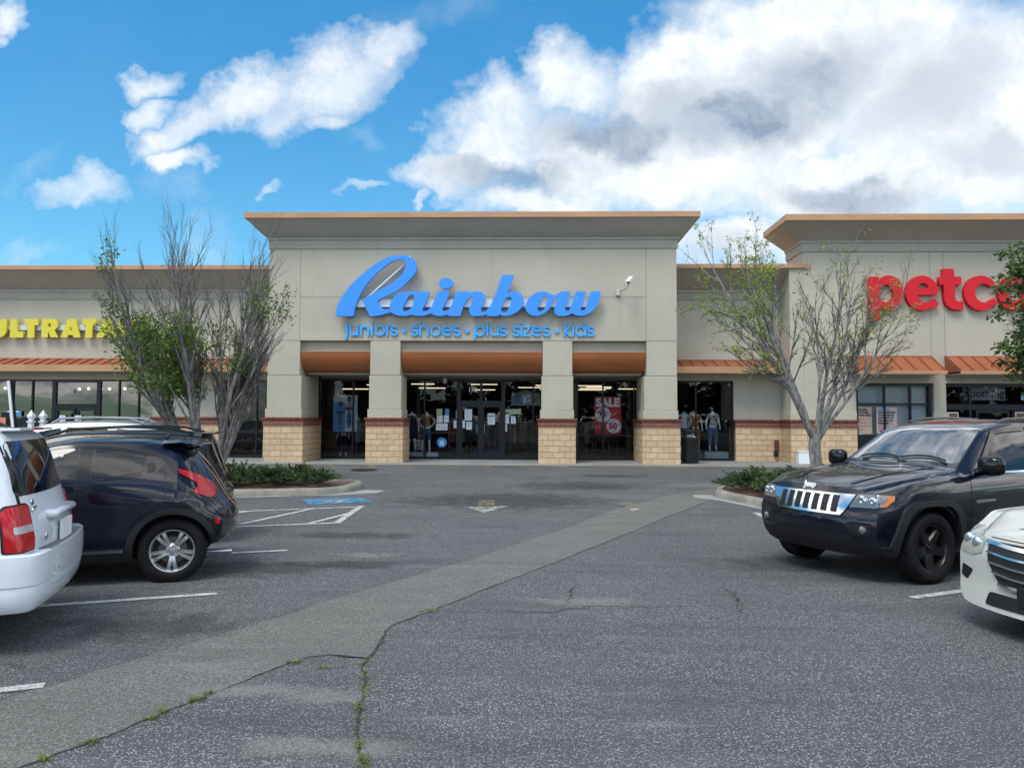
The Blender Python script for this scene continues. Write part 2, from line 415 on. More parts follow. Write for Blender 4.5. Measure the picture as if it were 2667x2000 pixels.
mat('aluminium', (.62, .63, .65), .45, .3); mat('white_metal', (.72, .73, .75), .35); mat('steel', (.45, .45, .46), .3, .9)
mat('chrome', (.66, .66, .66), .13, 1.); mat('black_plastic', (.010, .010, .011), .6, spec=.3); mat('rubber', (.009, .009, .010), .85, spec=.2, vary=.3, vscale=20)
mat('black_gloss', (.004, .004, .005), .12, spec=.4)
mat('rim_silver', (.52, .53, .55), .28, .85); mat('rim_black', (.010, .010, .011), .32)
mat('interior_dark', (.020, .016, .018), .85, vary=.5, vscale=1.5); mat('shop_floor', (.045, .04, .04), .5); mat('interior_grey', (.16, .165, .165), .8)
mat('lamp_tube', (.9, .85, .7), .5, emit=(1., .83, .55), estr=.55); mat('lamp_globe', (.9, .8, .6), .5, emit=(1., .82, .5), estr=5.)
mat('paper', (.74, .77, .80), .7, vary=.05); mat('ink', (.04, .04, .06), .8); mat('paper_yellow', (.45, .47, .30), .7)
mat('sale_red', (.52, .012, .022), .5); mat('white_plain', (.76, .76, .76), .6); mat('navy_cloth', (.012, .016, .07), .8)
mat('mannequin', (.80, .81, .82), .4); mat('denim', (.09, .17, .30), .85, vary=.5, vscale=9); mat('orange_cloth', (.50, .17, .02), .8, vary=.2, vscale=8)
mat('green_cloth', (.11, .20, .10), .85, vary=.3, vscale=9)
def print_cloth(name, a, b_, c_):
    m, T, b, tc = custom(name)
    vo = T.new('ShaderNodeTexVoronoi'); T.put(vo.inputs['Vector'], tc); vo.inputs['Scale'].default_value = 14
    sp = T.new('ShaderNodeSeparateColor'); T.l.new(vo.outputs['Color'], sp.inputs[0])
    T.put(b.inputs['Base Color'], T.mix(T.rng(sp.outputs[0], .4, .45), T.mix(T.rng(sp.outputs[1], .5, .55), a, b_), c_)); b.inputs['Roughness'].default_value = .8
print_cloth('floral_cloth', (.55, .22, .03), (.25, .38, .04), (.48, .12, .04)); print_cloth('patterned_cloth', (.42, .03, .03), (.05, .14, .06), (.60, .52, .40))
mat('teal_box', (.36, .44, .46), .6); mat('blue_panel', (.02, .05, .22), .6); mat('sticker_blue', (.03, .22, .60), .45); mat('sticker_pale', (.42, .62, .70), .5)
mat('poster_pink', (.52, .38, .37), .6); mat('poster_tan', (.44, .31, .24), .6); mat('poster_blue', (.10, .28, .55), .55); mat('poster_white', (.55, .60, .66), .55)
mat('skin_dark', (.12, .065, .045), .6); mat('hair_dark', (.02, .015, .014), .6); mat('pink_cloth', (.42, .25, .30), .7)
mat('shade_white', (.68, .73, .71), .75); mat('grey_sign', (.30, .30, .32), .6); mat('letter_dark', (.03, .025, .025), .6); mat('cyan_strip', (.16, .42, .52), .6)
mat('wood_brown', (.16, .075, .03), .6)
def glass(name, tint, refl=1.0, ior=1.55):
    m = bpy.data.materials.new(name); m.use_nodes = True; MATS[name] = m; T = NT(m.node_tree); T.n.clear()
    o = T.new('ShaderNodeOutputMaterial'); mx = T.new('ShaderNodeMixShader'); tr = T.new('ShaderNodeBsdfTransparent'); gl = T.new('ShaderNodeBsdfGlossy')
    tr.inputs[0].default_value = (*tint, 1); gl.inputs['Roughness'].default_value = .012
    fr = T.new('ShaderNodeFresnel'); fr.inputs['IOR'].default_value = ior
    tc = T.new('ShaderNodeTexCoord').outputs['Object']
    bp = T.new('ShaderNodeBump'); bp.inputs['Strength'].default_value = .06; bp.inputs['Distance'].default_value = .05
    T.put(bp.inputs['Height'], T.noise(tc, .9, 2, .4)); T.l.new(bp.outputs[0], gl.inputs['Normal'])
    T.put(mx.inputs[0], T.math('MULTIPLY', fr.outputs[0], refl, clamp=True)); T.l.new(tr.outputs[0], mx.inputs[1]); T.l.new(gl.outputs[0], mx.inputs[2]); T.l.new(mx.outputs[0], o.inputs[0])
    return m
glass('shop_glass', (.90, .91, .94), .95, 1.55); glass('left_glass', (.34, .42, .52), 1.5, 1.75)
glass('lamp_lens', (.88, .9, .92), 1., 1.45)
def leaf(name, a, b_, tr=.25):
    m, T, b, tc = custom(name)
    g = T.new('ShaderNodeNewGeometry')
    n = T.noise(tc, 1.1, 3, .6)
    k = T.math('ADD', T.math('MULTIPLY', g.outputs['Random Per Island'], .55), T.math('MULTIPLY', T.rng(n, .35, .65), .45))
    T.put(b.inputs['Base Color'], T.mix(k, a, b_)); b.inputs['Roughness'].default_value = .55; b.inputs['Specular IOR Level'].default_value = .3
    out = [x for x in T.n if x.type == 'OUTPUT_MATERIAL'][0]
    t = T.new('ShaderNodeBsdfTranslucent'); T.put(t.inputs[0], T.mix(k, a, b_)); mx = T.new('ShaderNodeMixShader'); mx.inputs[0].default_value = tr
    T.l.new(b.outputs[0], mx.inputs[1]); T.l.new(t.outputs[0], mx.inputs[2]); T.l.new(mx.outputs[0], out.inputs[0])
    return m
leaf('myrtle_leaf', (.030, .075, .012), (.17, .26, .035)); leaf('bud_leaf', (.16, .22, .03), (.34, .42, .09), .35); leaf('oak_leaf', (.02, .05, .012), (.13, .20, .05))
leaf('juniper_leaf', (.014, .032, .011), (.085, .135, .04), .12); leaf('dry_leaf', (.10, .05, .02), (.18, .09, .04), .1); leaf('weed_leaf', (.09, .12, .02), (.22, .25, .05)); leaf('far_leaf', (.008, .013, .008), (.022, .032, .016), .05)
def bark(name, a, b_):
    m, T, b, tc = custom(name)
    st = T.new('ShaderNodeMapping'); T.put(st.inputs['Vector'], tc); st.inputs['Scale'].default_value = (1, 1, .35)
    n = T.noise(st.outputs[0], 14, 6, .7)
    T.put(b.inputs['Base Color'], T.mix(T.rng(n, .32, .68), a, b_)); b.inputs['Roughness'].default_value = .9
    bumped(T, b, n, .8, .02); return m
bark('myrtle_bark', (.085, .075, .07), (.27, .25, .235)); bark('maple_bark', (.075, .07, .063), (.29, .28, .26)); bark('twig_bark', (.04, .036, .036), (.12, .105, .10))
M_ = MATS
# ================================================================ THE GROUND
def structure(o, label=None): o['kind'] = 'structure'; return tag(o, label)
def ground():
    ys = [-400, -60, -10, 0, 6, 12, 14, 16, 18, 20, 22, 24, 25.3, 26, 60, 900]
    xs = [-500, -60, -20, -8, 0, 8, 20, 60, 500]
    mb = MB(); n = len(xs)
    vs = [(x, y, zg(y) - (.03 if y > 25.5 else 0)) for y in ys for x in xs]
    mb.add(vs, [(j*n+i, j*n+i+1, (j+1)*n+i+1, (j+1)*n+i) for j in range(len(ys)-1) for i in range(n-1)])
    structure(mb.build('ground', M_['asphalt']))
ground()
def gp(px, py, dz): return on_ground(px, py, dz)
def draped(name, pts, material, dz=.004):
    """painted or laid sheet that follows the lot"""
    mb = MB()
    bm = bmesh.new(); vs = [bm.verts.new((p[0], p[1], 0)) for p in pts]; bm.faces.new(vs)
    bmesh.ops.triangulate(bm, faces=bm.faces[:])
    for y in (12, 14, 16, 18, 20, 22, 24):
        bmesh.ops.bisect_plane(bm, geom=bm.verts[:]+bm.edges[:]+bm.faces[:], plane_co=(0, y, 0), plane_no=(0, 1, 0))
    bm.verts.index_update()
    mb.add([(v.co.x, v.co.y, zg(v.co.y)+dz) for v in bm.verts], [[v.index for v in f.verts] for f in bm.faces])
    bm.free()
    o = mb.build(name, material)
    for p in o.data.polygons:
        if p.normal.z < 0: p.flip()
    return o
# the lighter repaired strip that crosses the aisle
up = [(-350, 1905), (0, 1823), (117, 1789), (325, 1726), (460, 1684), (633, 1636), (790, 1585), (980, 1528), (1233, 1455), (1486, 1370), (1613, 1322), (1771, 1284), (1872, 1270)]
lo = [(1900, 1280), (1802, 1322), (1733, 1348), (1613, 1398), (1423, 1474), (1265, 1534), (1138, 1585), (1024, 1626), (1005, 1645), (980, 1690), (961, 1715), (853, 1706), (800, 1711), (727, 1737), (565, 1801), (443, 1850), (316, 1902), (217, 1938), (108, 1979), (-100, 2060), (-420, 2190)]
rs = random.Random(5)
def ragged(pp, amp, n=5):
    P = [gp(x, y, 0) for x, y in pp]; out = []
    for a, b in zip(P, P[1:]):
        for i in range(n):
            k = i/n; q = a.lerp(b, k); out.append(q+Vector((rs.uniform(-amp, amp), rs.uniform(-amp, amp), 0)))
    out.append(P[-1]); return out
UP, LO = ragged(up, .018), ragged(lo, .014)
structure(draped('pavement_patch', UP+LO, M_['old_patch'], .004))
def ribbon(P, w, name, material, dz, jit=0., taper=True):
    mb = MB(); L = []; n = len(P)
    for i, p in enumerate(P):
        a, b = P[max(0, i-1)], P[min(n-1, i+1)]; t = (b-a); t.z = 0; t.normalize()
        ww = w*(rs.uniform(.45, 1.5) if jit else 1)*(min(1, .25+3*min(i, n-1-i)/n) if taper else 1)
        nn = Vector((-t.y, t.x, 0))*ww/2; q = Vector((p.x, p.y, zg(p.y)+dz))
        L += [q+nn, q-nn]
    mb.add(L, [(2*i, 2*i+1, 2*i+3, 2*i+2) for i in range(n-1)])
    return mb
mat('crack_dark', (.030, .030, .030), .95)
cm = MB()
def add_crack(pts, w, n=7, amp=.04, dz=.008):
    P = [gp(x, y, 0) for x, y in pts]; Q = []
    for a, b in zip(P, P[1:]):
        for i in range(n):
            q = a.lerp(b, i/n); Q.append(q+Vector((rs.uniform(-amp, amp), rs.uniform(-amp, amp), 0)))
    Q.append(P[-1]); r = ribbon(Q, w*.55, '', None, dz, .5); cm.add(r.v, r.f)
    return Q
for seg in (UP[4:], LO[:-3]):
    r = ribbon([Vector(p) for p in seg], .0045, '', None, .007, .6, False); cm.add(r.v, r.f)
Z2 = lambda x, y: (600+x*.6329, 1180+y*.6329)
weed_a = add_crack([Z2(670, 705), Z2(640, 735), Z2(612, 800), Z2(570, 845), Z2(545, 880), Z2(556, 930), Z2(548, 990), Z2(530, 1050), Z2(532, 1100), Z2(524, 1160), Z2(520, 1200), Z2(545, 1250), Z2(550, 1300), Z2(540, 1400)], .022, 5, .012)
add_crack([Z2(400, 830), Z2(480, 838), Z2(570, 846)], .03, 4, .012)
for c, wd in (([Z2(790, 662), Z2(1000, 652), Z2(1300, 655), Z2(1500, 632), Z2(1800, 630), Z2(2212, 632)], .02),
          ([Z2(1432, 535), Z2(1395, 570), Z2(1412, 592), Z2(1380, 622)], .022), ([Z2(1995, 545), Z2(2060, 572), Z2(2085, 600), Z2(2095, 628), Z2(2100, 665)], .025),
          ([Z2(1720, 545), Z2(1745, 560), Z2(1705, 590), Z2(1720, 615)], .012), ([Z2(780, 260), Z2(795, 275), Z2(810, 290)], .02), ([Z2(870, 165), Z2(890, 190), Z2(935, 205)], .025),
          ([Z2(975, 140), Z2(1010, 130), Z2(1080, 128)], .03), ([Z2(1230, 122), Z2(1290, 100), Z2(1370, 112), Z2(1390, 140)], .035), ([Z2(1880, 70), Z2(1885, 105)], .03), ([Z2(1290, 490), Z2(1500, 488), Z2(1700, 492), Z2(2000, 485)], .012),
          ([Z2(0, 462), Z2(300, 462), Z2(700, 470)], .014), ([Z2(1400, 118), Z2(1700, 128), Z2(2050, 132)], .03), ([Z2(550, 415), Z2(610, 412), Z2(620, 425)], .02), ([Z2(1760, 405), Z2(1790, 430), Z2(1840, 445)], .014), ([Z2(1440, 445), Z2(1490, 470), Z2(1560, 480)], .012),
          ([(0, 1732), (60, 1738), (150, 1742)], .012), ([(1900, 1254), (1850, 1262), (1700, 1256)], .02)):
    add_crack(c, wd)
structure(cm.build('pavement_crack', M_['crack_dark']))
# low weeds growing in the crack
wm = MB(); rw = random.Random(9)
def tuft(p, s, n):
    for _ in range(n):
        a = rw.uniform(0, 6.28); l = s*rw.uniform(.4, 1.1); w_ = l*.16
        b = p+Vector((rw.uniform(-.025, .025), rw.uniform(-.025, .025), 0)); tip = b+Vector((math.cos(a)*l*.9, math.sin(a)*l*.9, l*.45))
        sdv = Vector((-math.sin(a), math.cos(a), 0))*w_
        mid = (b+tip)/2+Vector((0, 0, l*.14))
        wm.add([b-sdv*.4, b+sdv*.4, mid+sdv, tip, mid-sdv], [(0, 1, 2, 3, 4)])
for i, q in enumerate(weed_a):
    if i > 16 and rw.random() < .62 or 10 < i < 17 and rw.random() < .4 or 6 < i < 9: tuft(Vector((q.x+rw.uniform(-.01, .01), q.y, .006)), rw.uniform(.014, .036), rw.randint(6, 18))
for px, py in ((540, 1806), (515, 1820), (500, 1826), (430, 1853), (390, 1868), (245, 1932), (225, 1937), (110, 1978), (850, 1740), (1130, 1590), (760, 1726), (1105, 1592)):
    for _ in range(3): tuft(gp(px+rw.uniform(-14, 14), py+rw.uniform(-3, 3), .004), rw.uniform(.022, .045), 9)
o = wm.build('crack_weeds', M_['weed_leaf']); o['kind'] = 'stuff'
# painted markings
def mark(name, quad, material, dz=.009, world=False):
    P = [Vector(p) for p in quad] if world else [gp(x, y, 0) for x, y in quad]
    return structure(draped(name, P, material, dz))
def stripe(name, a, b, w, material, dz=.009):
    A, B = gp(*a, 0), gp(*b, 0); t = (B-A); t.z = 0; t.normalize(); n = Vector((-t.y, t.x, 0))*w/2
    return structure(draped(name, [A+n, A-n, B-n, B+n], material, dz))
K = 1.2057
stripe('parking_line', (-160, 1598), (566, 1547), .10, M_['line_paint'])
stripe('parking_line', (-200, 1822), (116, 1786), .10, M_['line_paint'])
stripe('parking_line', (420, 1450), (748, 1434), .10, M_['line_paint'])
stripe('parking_line', (2376, 1558), (2640, 1521), .10, M_['line_paint'])
stripe('parking_line', (1968, 1336), (2040, 1372), .12, M_['line_paint'])
Z4 = lambda x, y: (560+x*.37975, 1180+y*.37975)
stripe('parking_line', Z4(145, 403), Z4(1020, 369), .10, M_['line_paint'])
stripe('parking_line', Z4(130, 507), Z4(850, 480), .10, M_['line_paint'])
stripe('parking_line', Z4(1003, 366), Z4(832, 484), .12, M_['line_paint'], .012)
stripe('parking_line', Z4(170, 492), Z4(690, 380), .10, M_['line_paint'], .013)
stripe('parking_line', Z4(640, 488), Z4(940, 412), .10, M_['line_paint'], .014)
stripe('parking_line', Z4(130, 415), Z4(300, 396), .10, M_['line_paint'], .013)
stripe('parking_line', Z4(140, 306), Z4(520, 296), .08, M_['line_paint'], .009)
mark('accessible_parking_marking', [Z4(590, 318), Z4(1000, 308), Z4(1095, 337), Z4(650, 356)], M_['blue_paint'])
mark('accessible_parking_symbol', [Z4(735, 338), Z4(790, 326), Z4(830, 331), Z4(900, 318), Z4(925, 322), Z4(860, 333), Z4(900, 339), Z4(850, 345), Z4(815, 337), Z4(770, 343)], M_['old_line_paint'], .013)
mark('direction_arrow', [Z2(965, 222), Z2(1145, 219), Z2(1045, 247)], M_['arrow_white']); mark('direction_arrow', [Z2(1022, 195), Z2(1083, 193), Z2(1090, 214), Z2(1018, 216)], M_['arrow_yellow'])
mark('direction_arrow', [Z2(1588, 208), Z2(1650, 203), Z2(1690, 222), Z2(1640, 226)], M_['arrow_yellow']); mark('direction_arrow', [Z2(1640, 232), Z2(1765, 219), Z2(1700, 226), Z2(1655, 243)], M_['arrow_white'], .013)
for i in range(11):
    x = -8.2+i*1.28
    mark('fire_lane_stripe', [(x, 24.75, 0), (x+.14, 24.75, 0), (x+.72, 23.55, 0), (x+.58, 23.55, 0)], M_['yellow_paint'], world=True)
mark('fire_lane_line', [(-9.6, 24.80, 0), (12, 24.80, 0), (12, 24.90, 0), (-9.6, 24.90, 0)], M_['yellow_paint'], world=True)
mark('fire_lane_line', [(1.3, 23.35, 0), (12, 23.35, 0), (12, 23.45, 0), (1.3, 23.45, 0)], M_['yellow_paint'], world=True)
def stain_mat(name, col, amount):
    m, T, b, tc = custom(name)
    g = T.new('ShaderNodeTexCoord').outputs['Generated']
    sp = T.new('ShaderNodeSeparateXYZ'); T.put(sp.inputs[0], g); cb = T.new('ShaderNodeCombineXYZ')
    T.l.new(T.math('SUBTRACT', sp.outputs[0], .5), cb.inputs[0]); T.l.new(T.math('SUBTRACT', sp.outputs[1], .5), cb.inputs[1])
    d = T.math('ADD', T.vmath('LENGTH', cb.outputs[0]), T.math('MULTIPLY', T.math('SUBTRACT', T.noise(tc, 3.2, 6, .7), .5), .75))
    k = T.math('MULTIPLY', T.rng(d, .42, .12), T.math('MULTIPLY', T.rng(T.noise(tc, 38, 3, .7), .3, .6, .5, 1.), amount))
    b.inputs['Base Color'].default_value = (*col, 1); b.inputs['Roughness'].default_value = .7
    out = [q for q in T.n if q.type == 'OUTPUT_MATERIAL'][0]; tr = T.new('ShaderNodeBsdfTransparent'); mx = T.new('ShaderNodeMixShader')
    T.put(mx.inputs[0], k); T.l.new(tr.outputs[0], mx.inputs[1]); T.l.new(b.outputs[0], mx.inputs[2]); T.l.new(mx.outputs[0], out.inputs[0])
stain_mat('oil_stain', (.030, .030, .030), .45); stain_mat('dust_scuff', (.26, .255, .245), .5)
for i, (x, y, sx, sy, m_) in enumerate(((-3.35, 8.75, 1.3, .75, 'oil_stain'), (-2.7, 11.2, 1.6, .5, 'oil_stain'), (-2.3, 9.0, 1.1, .4, 'oil_stain'), (-.6, 15.6, 3.4, 2.2, 'oil_stain'), (1.2, 18.6, 2.6, 1.6, 'oil_stain'), (3.1, 9.3, 1.4, .8, 'oil_stain'), (-3.3, 6.3, 1.2, .7, 'oil_stain'), (2.2, 21.4, 1.8, .6, 'oil_stain'),
        (-1.15, 4.05, .75, .22, 'dust_scuff'), (-1.3, 4.75, .5, .2, 'dust_scuff'), (-1.75, 4.85, .8, .22, 'dust_scuff'), (-2.1, 9.6, .7, .3, 'dust_scuff'), (.5, 7.3, .9, .35, 'dust_scuff'), (4.2, 19.0, 1.3, 1.0, 'dust_scuff'), (-3.5, 6.5, .4, .14, 'dust_scuff'))):
    structure(draped(m_, [(x+sx*math.cos(k*.3142), y+sy*math.sin(k*.3142), 0) for k in range(20)], M_[m_], .0062+.0003*(i % 4)))
# storm drain cover set in the drive
mb = MB(); c = gp(948, 1224, .004)
mb.lathe([(.40, .0), (.40, .016), (.36, .018), (.355, .008), (.0001, .008)], 28, Matrix.Translation(c))
tag(mb.build('manhole_cover', mat('cast_iron', (.02, .019, .018), .6, .5, vary=.3, vscale=20), smooth=True), 'dark round iron manhole cover in the drive near the shop front', 'manhole cover')
# sidewalk along the shops
mb = MB()
mb.box(-45, 24, 25.3, 34, -.1, .225)
mb.add([(-45, 25.3, .225), (24, 25.3, .225), (24, 25.02, .203), (-45, 25.02, .203)], [(0, 3, 2, 1)])
structure(mb.build('sidewalk', M_['sidewalk']))
jm = MB()
for i in range(-26, 16): jm.box(i*1.5-.35, i*1.5-.335, 25.32, 28.2, .20, .2265)
structure(jm.build('sidewalk_joint', M_['reveal_shadow']))
mb = MB(); mb.add([(1.2, 25.25, .228), (2.2, 25.25, .228), (1.9, 25.9, .2285), (1.5, 25.9, .2285)], [(0, 1, 2, 3)])
mark('sidewalk_edge_line', [(2.4, 25.10, 0), (16, 25.10, 0), (16, 25.2, 0), (2.4, 25.2, 0)], M_['yellow_paint'], .022, True)

# kerbed planting islands
def island(outer, h, name_k, name_m, joints=()):
    """closed outline (x, y): a concrete kerb ring with mulch inside"""
    n = len(outer); P = [Vector((p[0], p[1])) for p in outer]; inn = []
    cen = sum(P, Vector((0, 0)))/n
    for i in range(n):
        t = (P[(i+1) % n]-P[i-1]).normalized(); nn = Vector((-t.y, t.x))
        if nn.dot(cen-P[i]) < 0: nn = -nn
        inn.append((P[i]+nn*.05, P[i]+nn*.17))
    mb = MB(); vs = []
    for i in range(n):
        a, (b, c) = P[i], inn[i]; z = zg(a.y)
        vs += [(a.x, a.y, z-.05), (a.x, a.y, z+h*.62), (b.x, b.y, z+h), (c.x, c.y, z+h), (c.x, c.y, z-.02)]
    fs = [(5*i+k, 5*((i+1) % n)+k, 5*((i+1) % n)+k+1, 5*i+k+1) for i in range(n) for k in range(4)]
    mb.add(vs, fs)
    o = mb.build(name_k, M_['kerb_concrete'], smooth=True, ang=50); structure(o)
    m2 = MB(); rr = random.Random(2)
    C0 = Vector((cen.x, cen.y, zg(cen.y)+h+.05))
    rings = [[Vector((c.x, c.y, zg(c.y)+h-.04)).lerp(C0, k)+Vector((0, 0, .06*math.sin(k*1.57)+rr.uniform(-.015, .015))) for _, c in inn] for k in (0, .2, .4, .65, .9)]
    vs = [p for r in rings for p in r]
    m2.add(vs, [(j*n+i, j*n+(i+1) % n, (j+1)*n+(i+1) % n, (j+1)*n+i) for j in range(4) for i in range(n)]+[tuple(4*n+i for i in range(n))])
    structure(m2.build(name_m, M_['mulch'], smooth=True))
def rounded(pts, r, n=6):
    P = [Vector(p) for p in pts]; N = len(P); out = []
    for i in range(N):
        a, b, c = P[i-1], P[i], P[(i+1) % N]; rr = min(r if not hasattr(r, '__len__') else r[i], .48*(a-b).length, .48*(c-b).length)
        p, q = b+(a-b).normalized()*rr, b+(c-b).normalized()*rr
        for k in range(n+1):
            t = k/n; out.append((1-t)**2*p+2*t*(1-t)*b+t*t*q)
    return out
def dense(pts, d=.5):
    P = [Vector(p) for p in pts]; out = []
    for i, a in enumerate(P):
        b = P[(i+1) % len(P)]; k = max(1, int((b-a).length/d))
        out += [a.lerp(b, j/k) for j in range(k)]
    return out
ISL_L = dense(rounded([(-17.0, 13.35), (-4.25, 16.45), (-4.05, 18.4), (-17.4, 18.6)], (.3, .75, .75, .3), 8))
ISL_R = dense(rounded([(3.95, 16.6), (4.9, 13.9), (6.2, 11.6), (19.0, 14.6), (18.6, 19.3), (4.6, 18.2)], (.7, .7, .5, .3, .3, .8), 8))
island(ISL_L, .15, 'kerb', 'planting_bed'); island(ISL_R, .15, 'kerb', 'planting_bed')
# concrete gutter aprons at the noses of the islands
def apron(P, z=.006):
    mb = MB(); n = len(P); mb.add([(p[0], p[1], zg(p[1])+z) for p in P], [tuple(range(n))]); o = mb.build('gutter_apron', M_['concrete'])
    for p in o.data.polygons:
        if p.normal.z < 0: p.flip()
    structure(o)
apron([(-6.5, 15.86), (-4.3, 16.33), (-3.55, 16.75), (-3.45, 17.3), (-3.95, 17.4), (-4.4, 16.6), (-6.6, 16.05)])
apron([(3.55, 16.4), (3.95, 15.9), (4.55, 14.3), (4.75, 14.4), (4.2, 16.0), (4.0, 16.9), (3.6, 16.9)])

# ================================================================ BUILDINGS
Y0, YG = 26.0, 28.2          # pillar fronts, shop-window plane
def cornice_loft(mb, x0, x1, yf, yb, prof, m=0, left=True, right=True):
    """prof: (overhang, z) from wall to top edge, wrapped round front and the free sides"""
    rows = []
    for o, z in prof:
        l, r = x0-(o if left else 0), x1+(o if right else 0)
        rows.append([(l, yb, z), (l, yf-o, z), (r, yf-o, z), (r, yb, z)])
    vs = [p for r in rows for p in r]; fs = []
    for j in range(len(rows)-1):
        for k, on in ((0, left), (1, True), (2, right)):
            if on: fs.append((4*j+k, 4*j+k+1, 4*j+4+k+1, 4*j+4+k))
    mb.add(vs, fs, m)
def base_block(root, x0, x1, y0, y1, zb, zt=1.49, cap=1.78):
    """split-faced block base with a soldier-course cap, as parts"""
    mb = MB(); mb.box(x0, x1, y0, y1, zb-.05, zt); b = mb.build('stone_base', M_['split_block'], root, world=True, bevel=.012)
    mb = MB(); mb.box(x0-.02, x1+.02, y0-.02, y1, zt+.002, cap-.07); mb.box(x0-.06, x1+.06, y0-.06, y1, cap-.068, cap, 1)
    mb.build('brick_cap', [M_['soldier_brick'], M_['cap_brick']], root, world=True, bevel=.008)
def storefront(root, name, x0, x1, y, z0, z1, vert, horiz, material='shop_glass', fm='frame_dark', fw=.055, part=None):
    """aluminium frame with mullions and one glass part"""
    mb = MB(); d = .11
    mb.box(x0, x0+fw, y-d/2, y+d/2, z0, z1); mb.box(x1-fw, x1, y-d/2, y+d/2, z0, z1)
    mb.box(x0+fw, x1-fw, y-d/2, y+d/2, z1-fw, z1); mb.box(x0+fw, x1-fw, y-d/2, y+d/2, z0, z0+fw*1.3)
    for v in vert: mb.box(v-fw/2, v+fw/2, y-d/2+.003, y+d/2-.003, z0+fw*1.3, z1-fw)
    for a, b, z, h in horiz: mb.box(a+fw/2, b-fw/2, y-d/2+.006, y+d/2-.006, z-h/2, z+h/2)
    f = mb.build(name, M_[fm], root, world=True)
    g = MB(); g.add([(x0+.03, y, z0+.03), (x1-.03, y, z0+.03), (x1-.03, y, z1-.03), (x0+.03, y, z1-.03)], [(0, 1, 2, 3)])
    g.build('pane', M_[material], f, world=True)
    return f
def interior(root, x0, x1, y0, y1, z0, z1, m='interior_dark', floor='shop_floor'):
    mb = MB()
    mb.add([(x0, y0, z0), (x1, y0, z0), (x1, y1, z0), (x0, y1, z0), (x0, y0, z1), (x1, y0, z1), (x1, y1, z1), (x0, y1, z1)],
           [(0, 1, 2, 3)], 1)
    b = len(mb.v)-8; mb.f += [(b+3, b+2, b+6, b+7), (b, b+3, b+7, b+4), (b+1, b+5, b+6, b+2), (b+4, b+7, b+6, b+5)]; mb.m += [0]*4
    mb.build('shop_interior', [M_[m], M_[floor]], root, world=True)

# ---- central shop
ctr = thing('store_building', 'tall beige shop building with four stone-based pillars and rounded copper awnings', 'building', (-2.2, 26, .2), group='shops of the strip mall')
mb = MB()
mb.box(-9.45, 5.03, 26, 30.5, 4.52, 8.95)                       # wall above the pillars
mb.box(-9.43, -8.32, 26.2, 28.4, 3.0, 4.53); 
for x0, x1 in ((-8.30, -5.78), (-4.71, .33), (1.37, 3.97)): mb.box(x0, x1, 26.22, 28.5, 4.14, 4.525)   # spandrels between pillars
mb.box(-9.41, -8.24, 27.3, 28.19, .2, 4.2); mb.box(3.92, 4.99, 27.3, 28.19, .2, 4.2)
mb.box(-8.2, 3.9, 28.27, 28.45, 3.24, 4.2)
# raised dark strips, coloured to stand in for shaded grooves in the render
for x in (-8.33, 3.96): mb.box(x-.008, x+.008, 25.997, 26.01, 4.53, 7.8, 1)
mb.box(-8.32, 3.95, 25.997, 26.01, 6.055, 6.075, 1); mb.box(-9.452, 5.032, 25.996, 26.01, 4.512, 4.530, 1)
mb.build('wall', [M_['stucco'], M_['reveal_shadow']], ctr, world=True)
for i, (u0, u1, l0, l1, b0, b1, dp) in enumerate(((-9.45, -8.30, -9.45, -8.22, -9.53, -8.12, 28.19), (-5.78, -4.71, -5.80, -4.66, -5.89, -4.57, 27.2), (.33, 1.37, .29, 1.40, .19, 1.49, 27.2), (3.97, 5.03, 3.88, 5.03, 3.80, 5.12, 28.19))):
    p = MB(); p.box(u0, u1, 26.0, min(dp, 27.1), 3.295, 4.512); p.box(l0, l1, 25.975, min(dp, 27.12), 2.09, 3.275)
    p.box(l0-.045, l1+.03, 25.945, min(dp, 27.15), 1.78, 2.085); p.box(u0+.012, u1-.012, 26.012, 27.0, 3.27, 3.30, 1)
    pil = p.build('pillar', [M_['stucco'], M_['reveal_shadow']], ctr, world=True, bevel=.010)
    base_block(pil, b0, b1, 25.89, dp if i in (0, 3) else 27.25, .225)
mb = MB()
cornice_loft(mb, -9.45, 5.03, 26, 30.5, [(.0, 7.80), (.035, 7.80), (.035, 8.10), (.075, 8.115), (.075, 8.185), (.10, 8.20), (.15, 8.235), (.27, 8.34), (.43, 8.50), (.57, 8.66), (.655, 8.74)])
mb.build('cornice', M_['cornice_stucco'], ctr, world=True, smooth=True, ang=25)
mb = MB(); cornice_loft(mb, -9.45, 5.03, 26, 30.5, [(.64, 8.742), (.70, 8.742), (.70, 8.93), (.66, 8.945)])
mb.sheet([(-10.11, 25.34, 8.945), (5.69, 25.34, 8.945), (5.69, 30.5, 8.945), (-10.11, 30.5, 8.945)])
mb.build('coping', M_['copper_edge'], ctr, world=True)
for x0, x1 in ((-8.30, -5.79), (-4.70, .32), (1.38, 3.96)):
    q = [(26.06+.62*(1-math.cos(t)), 4.12-.72*math.sin(t)) for t in [R(90)*k/14 for k in range(15)]]
    mb = MB(); mb.prism(q+[(28.1, 3.40), (28.1, 4.12)], x0, x1)
    mb.box(x0, x1, 26.045, 26.12, 4.085, 4.135, 1)
    mb.build('awning', [M_['copper_awning'], M_['copper_awning']], ctr, world=True, smooth=True, ang=30)
mb = MB(); mb.box(-8.2, 3.9, 26.62, 28.2, 3.36, 3.397); mb.box(-8.2, 3.9, 26.66, 26.70, 3.345, 3.36)
mb.build('soffit', M_['soffit_stucco'], ctr, world=True)
storefront(ctr, 'window', -8.22, -5.0, YG, .245, 3.24, (-6.9,), [(-8.17, -6.9, 1.23, .05), (-6.9, -5.05, 1.23, .05)])
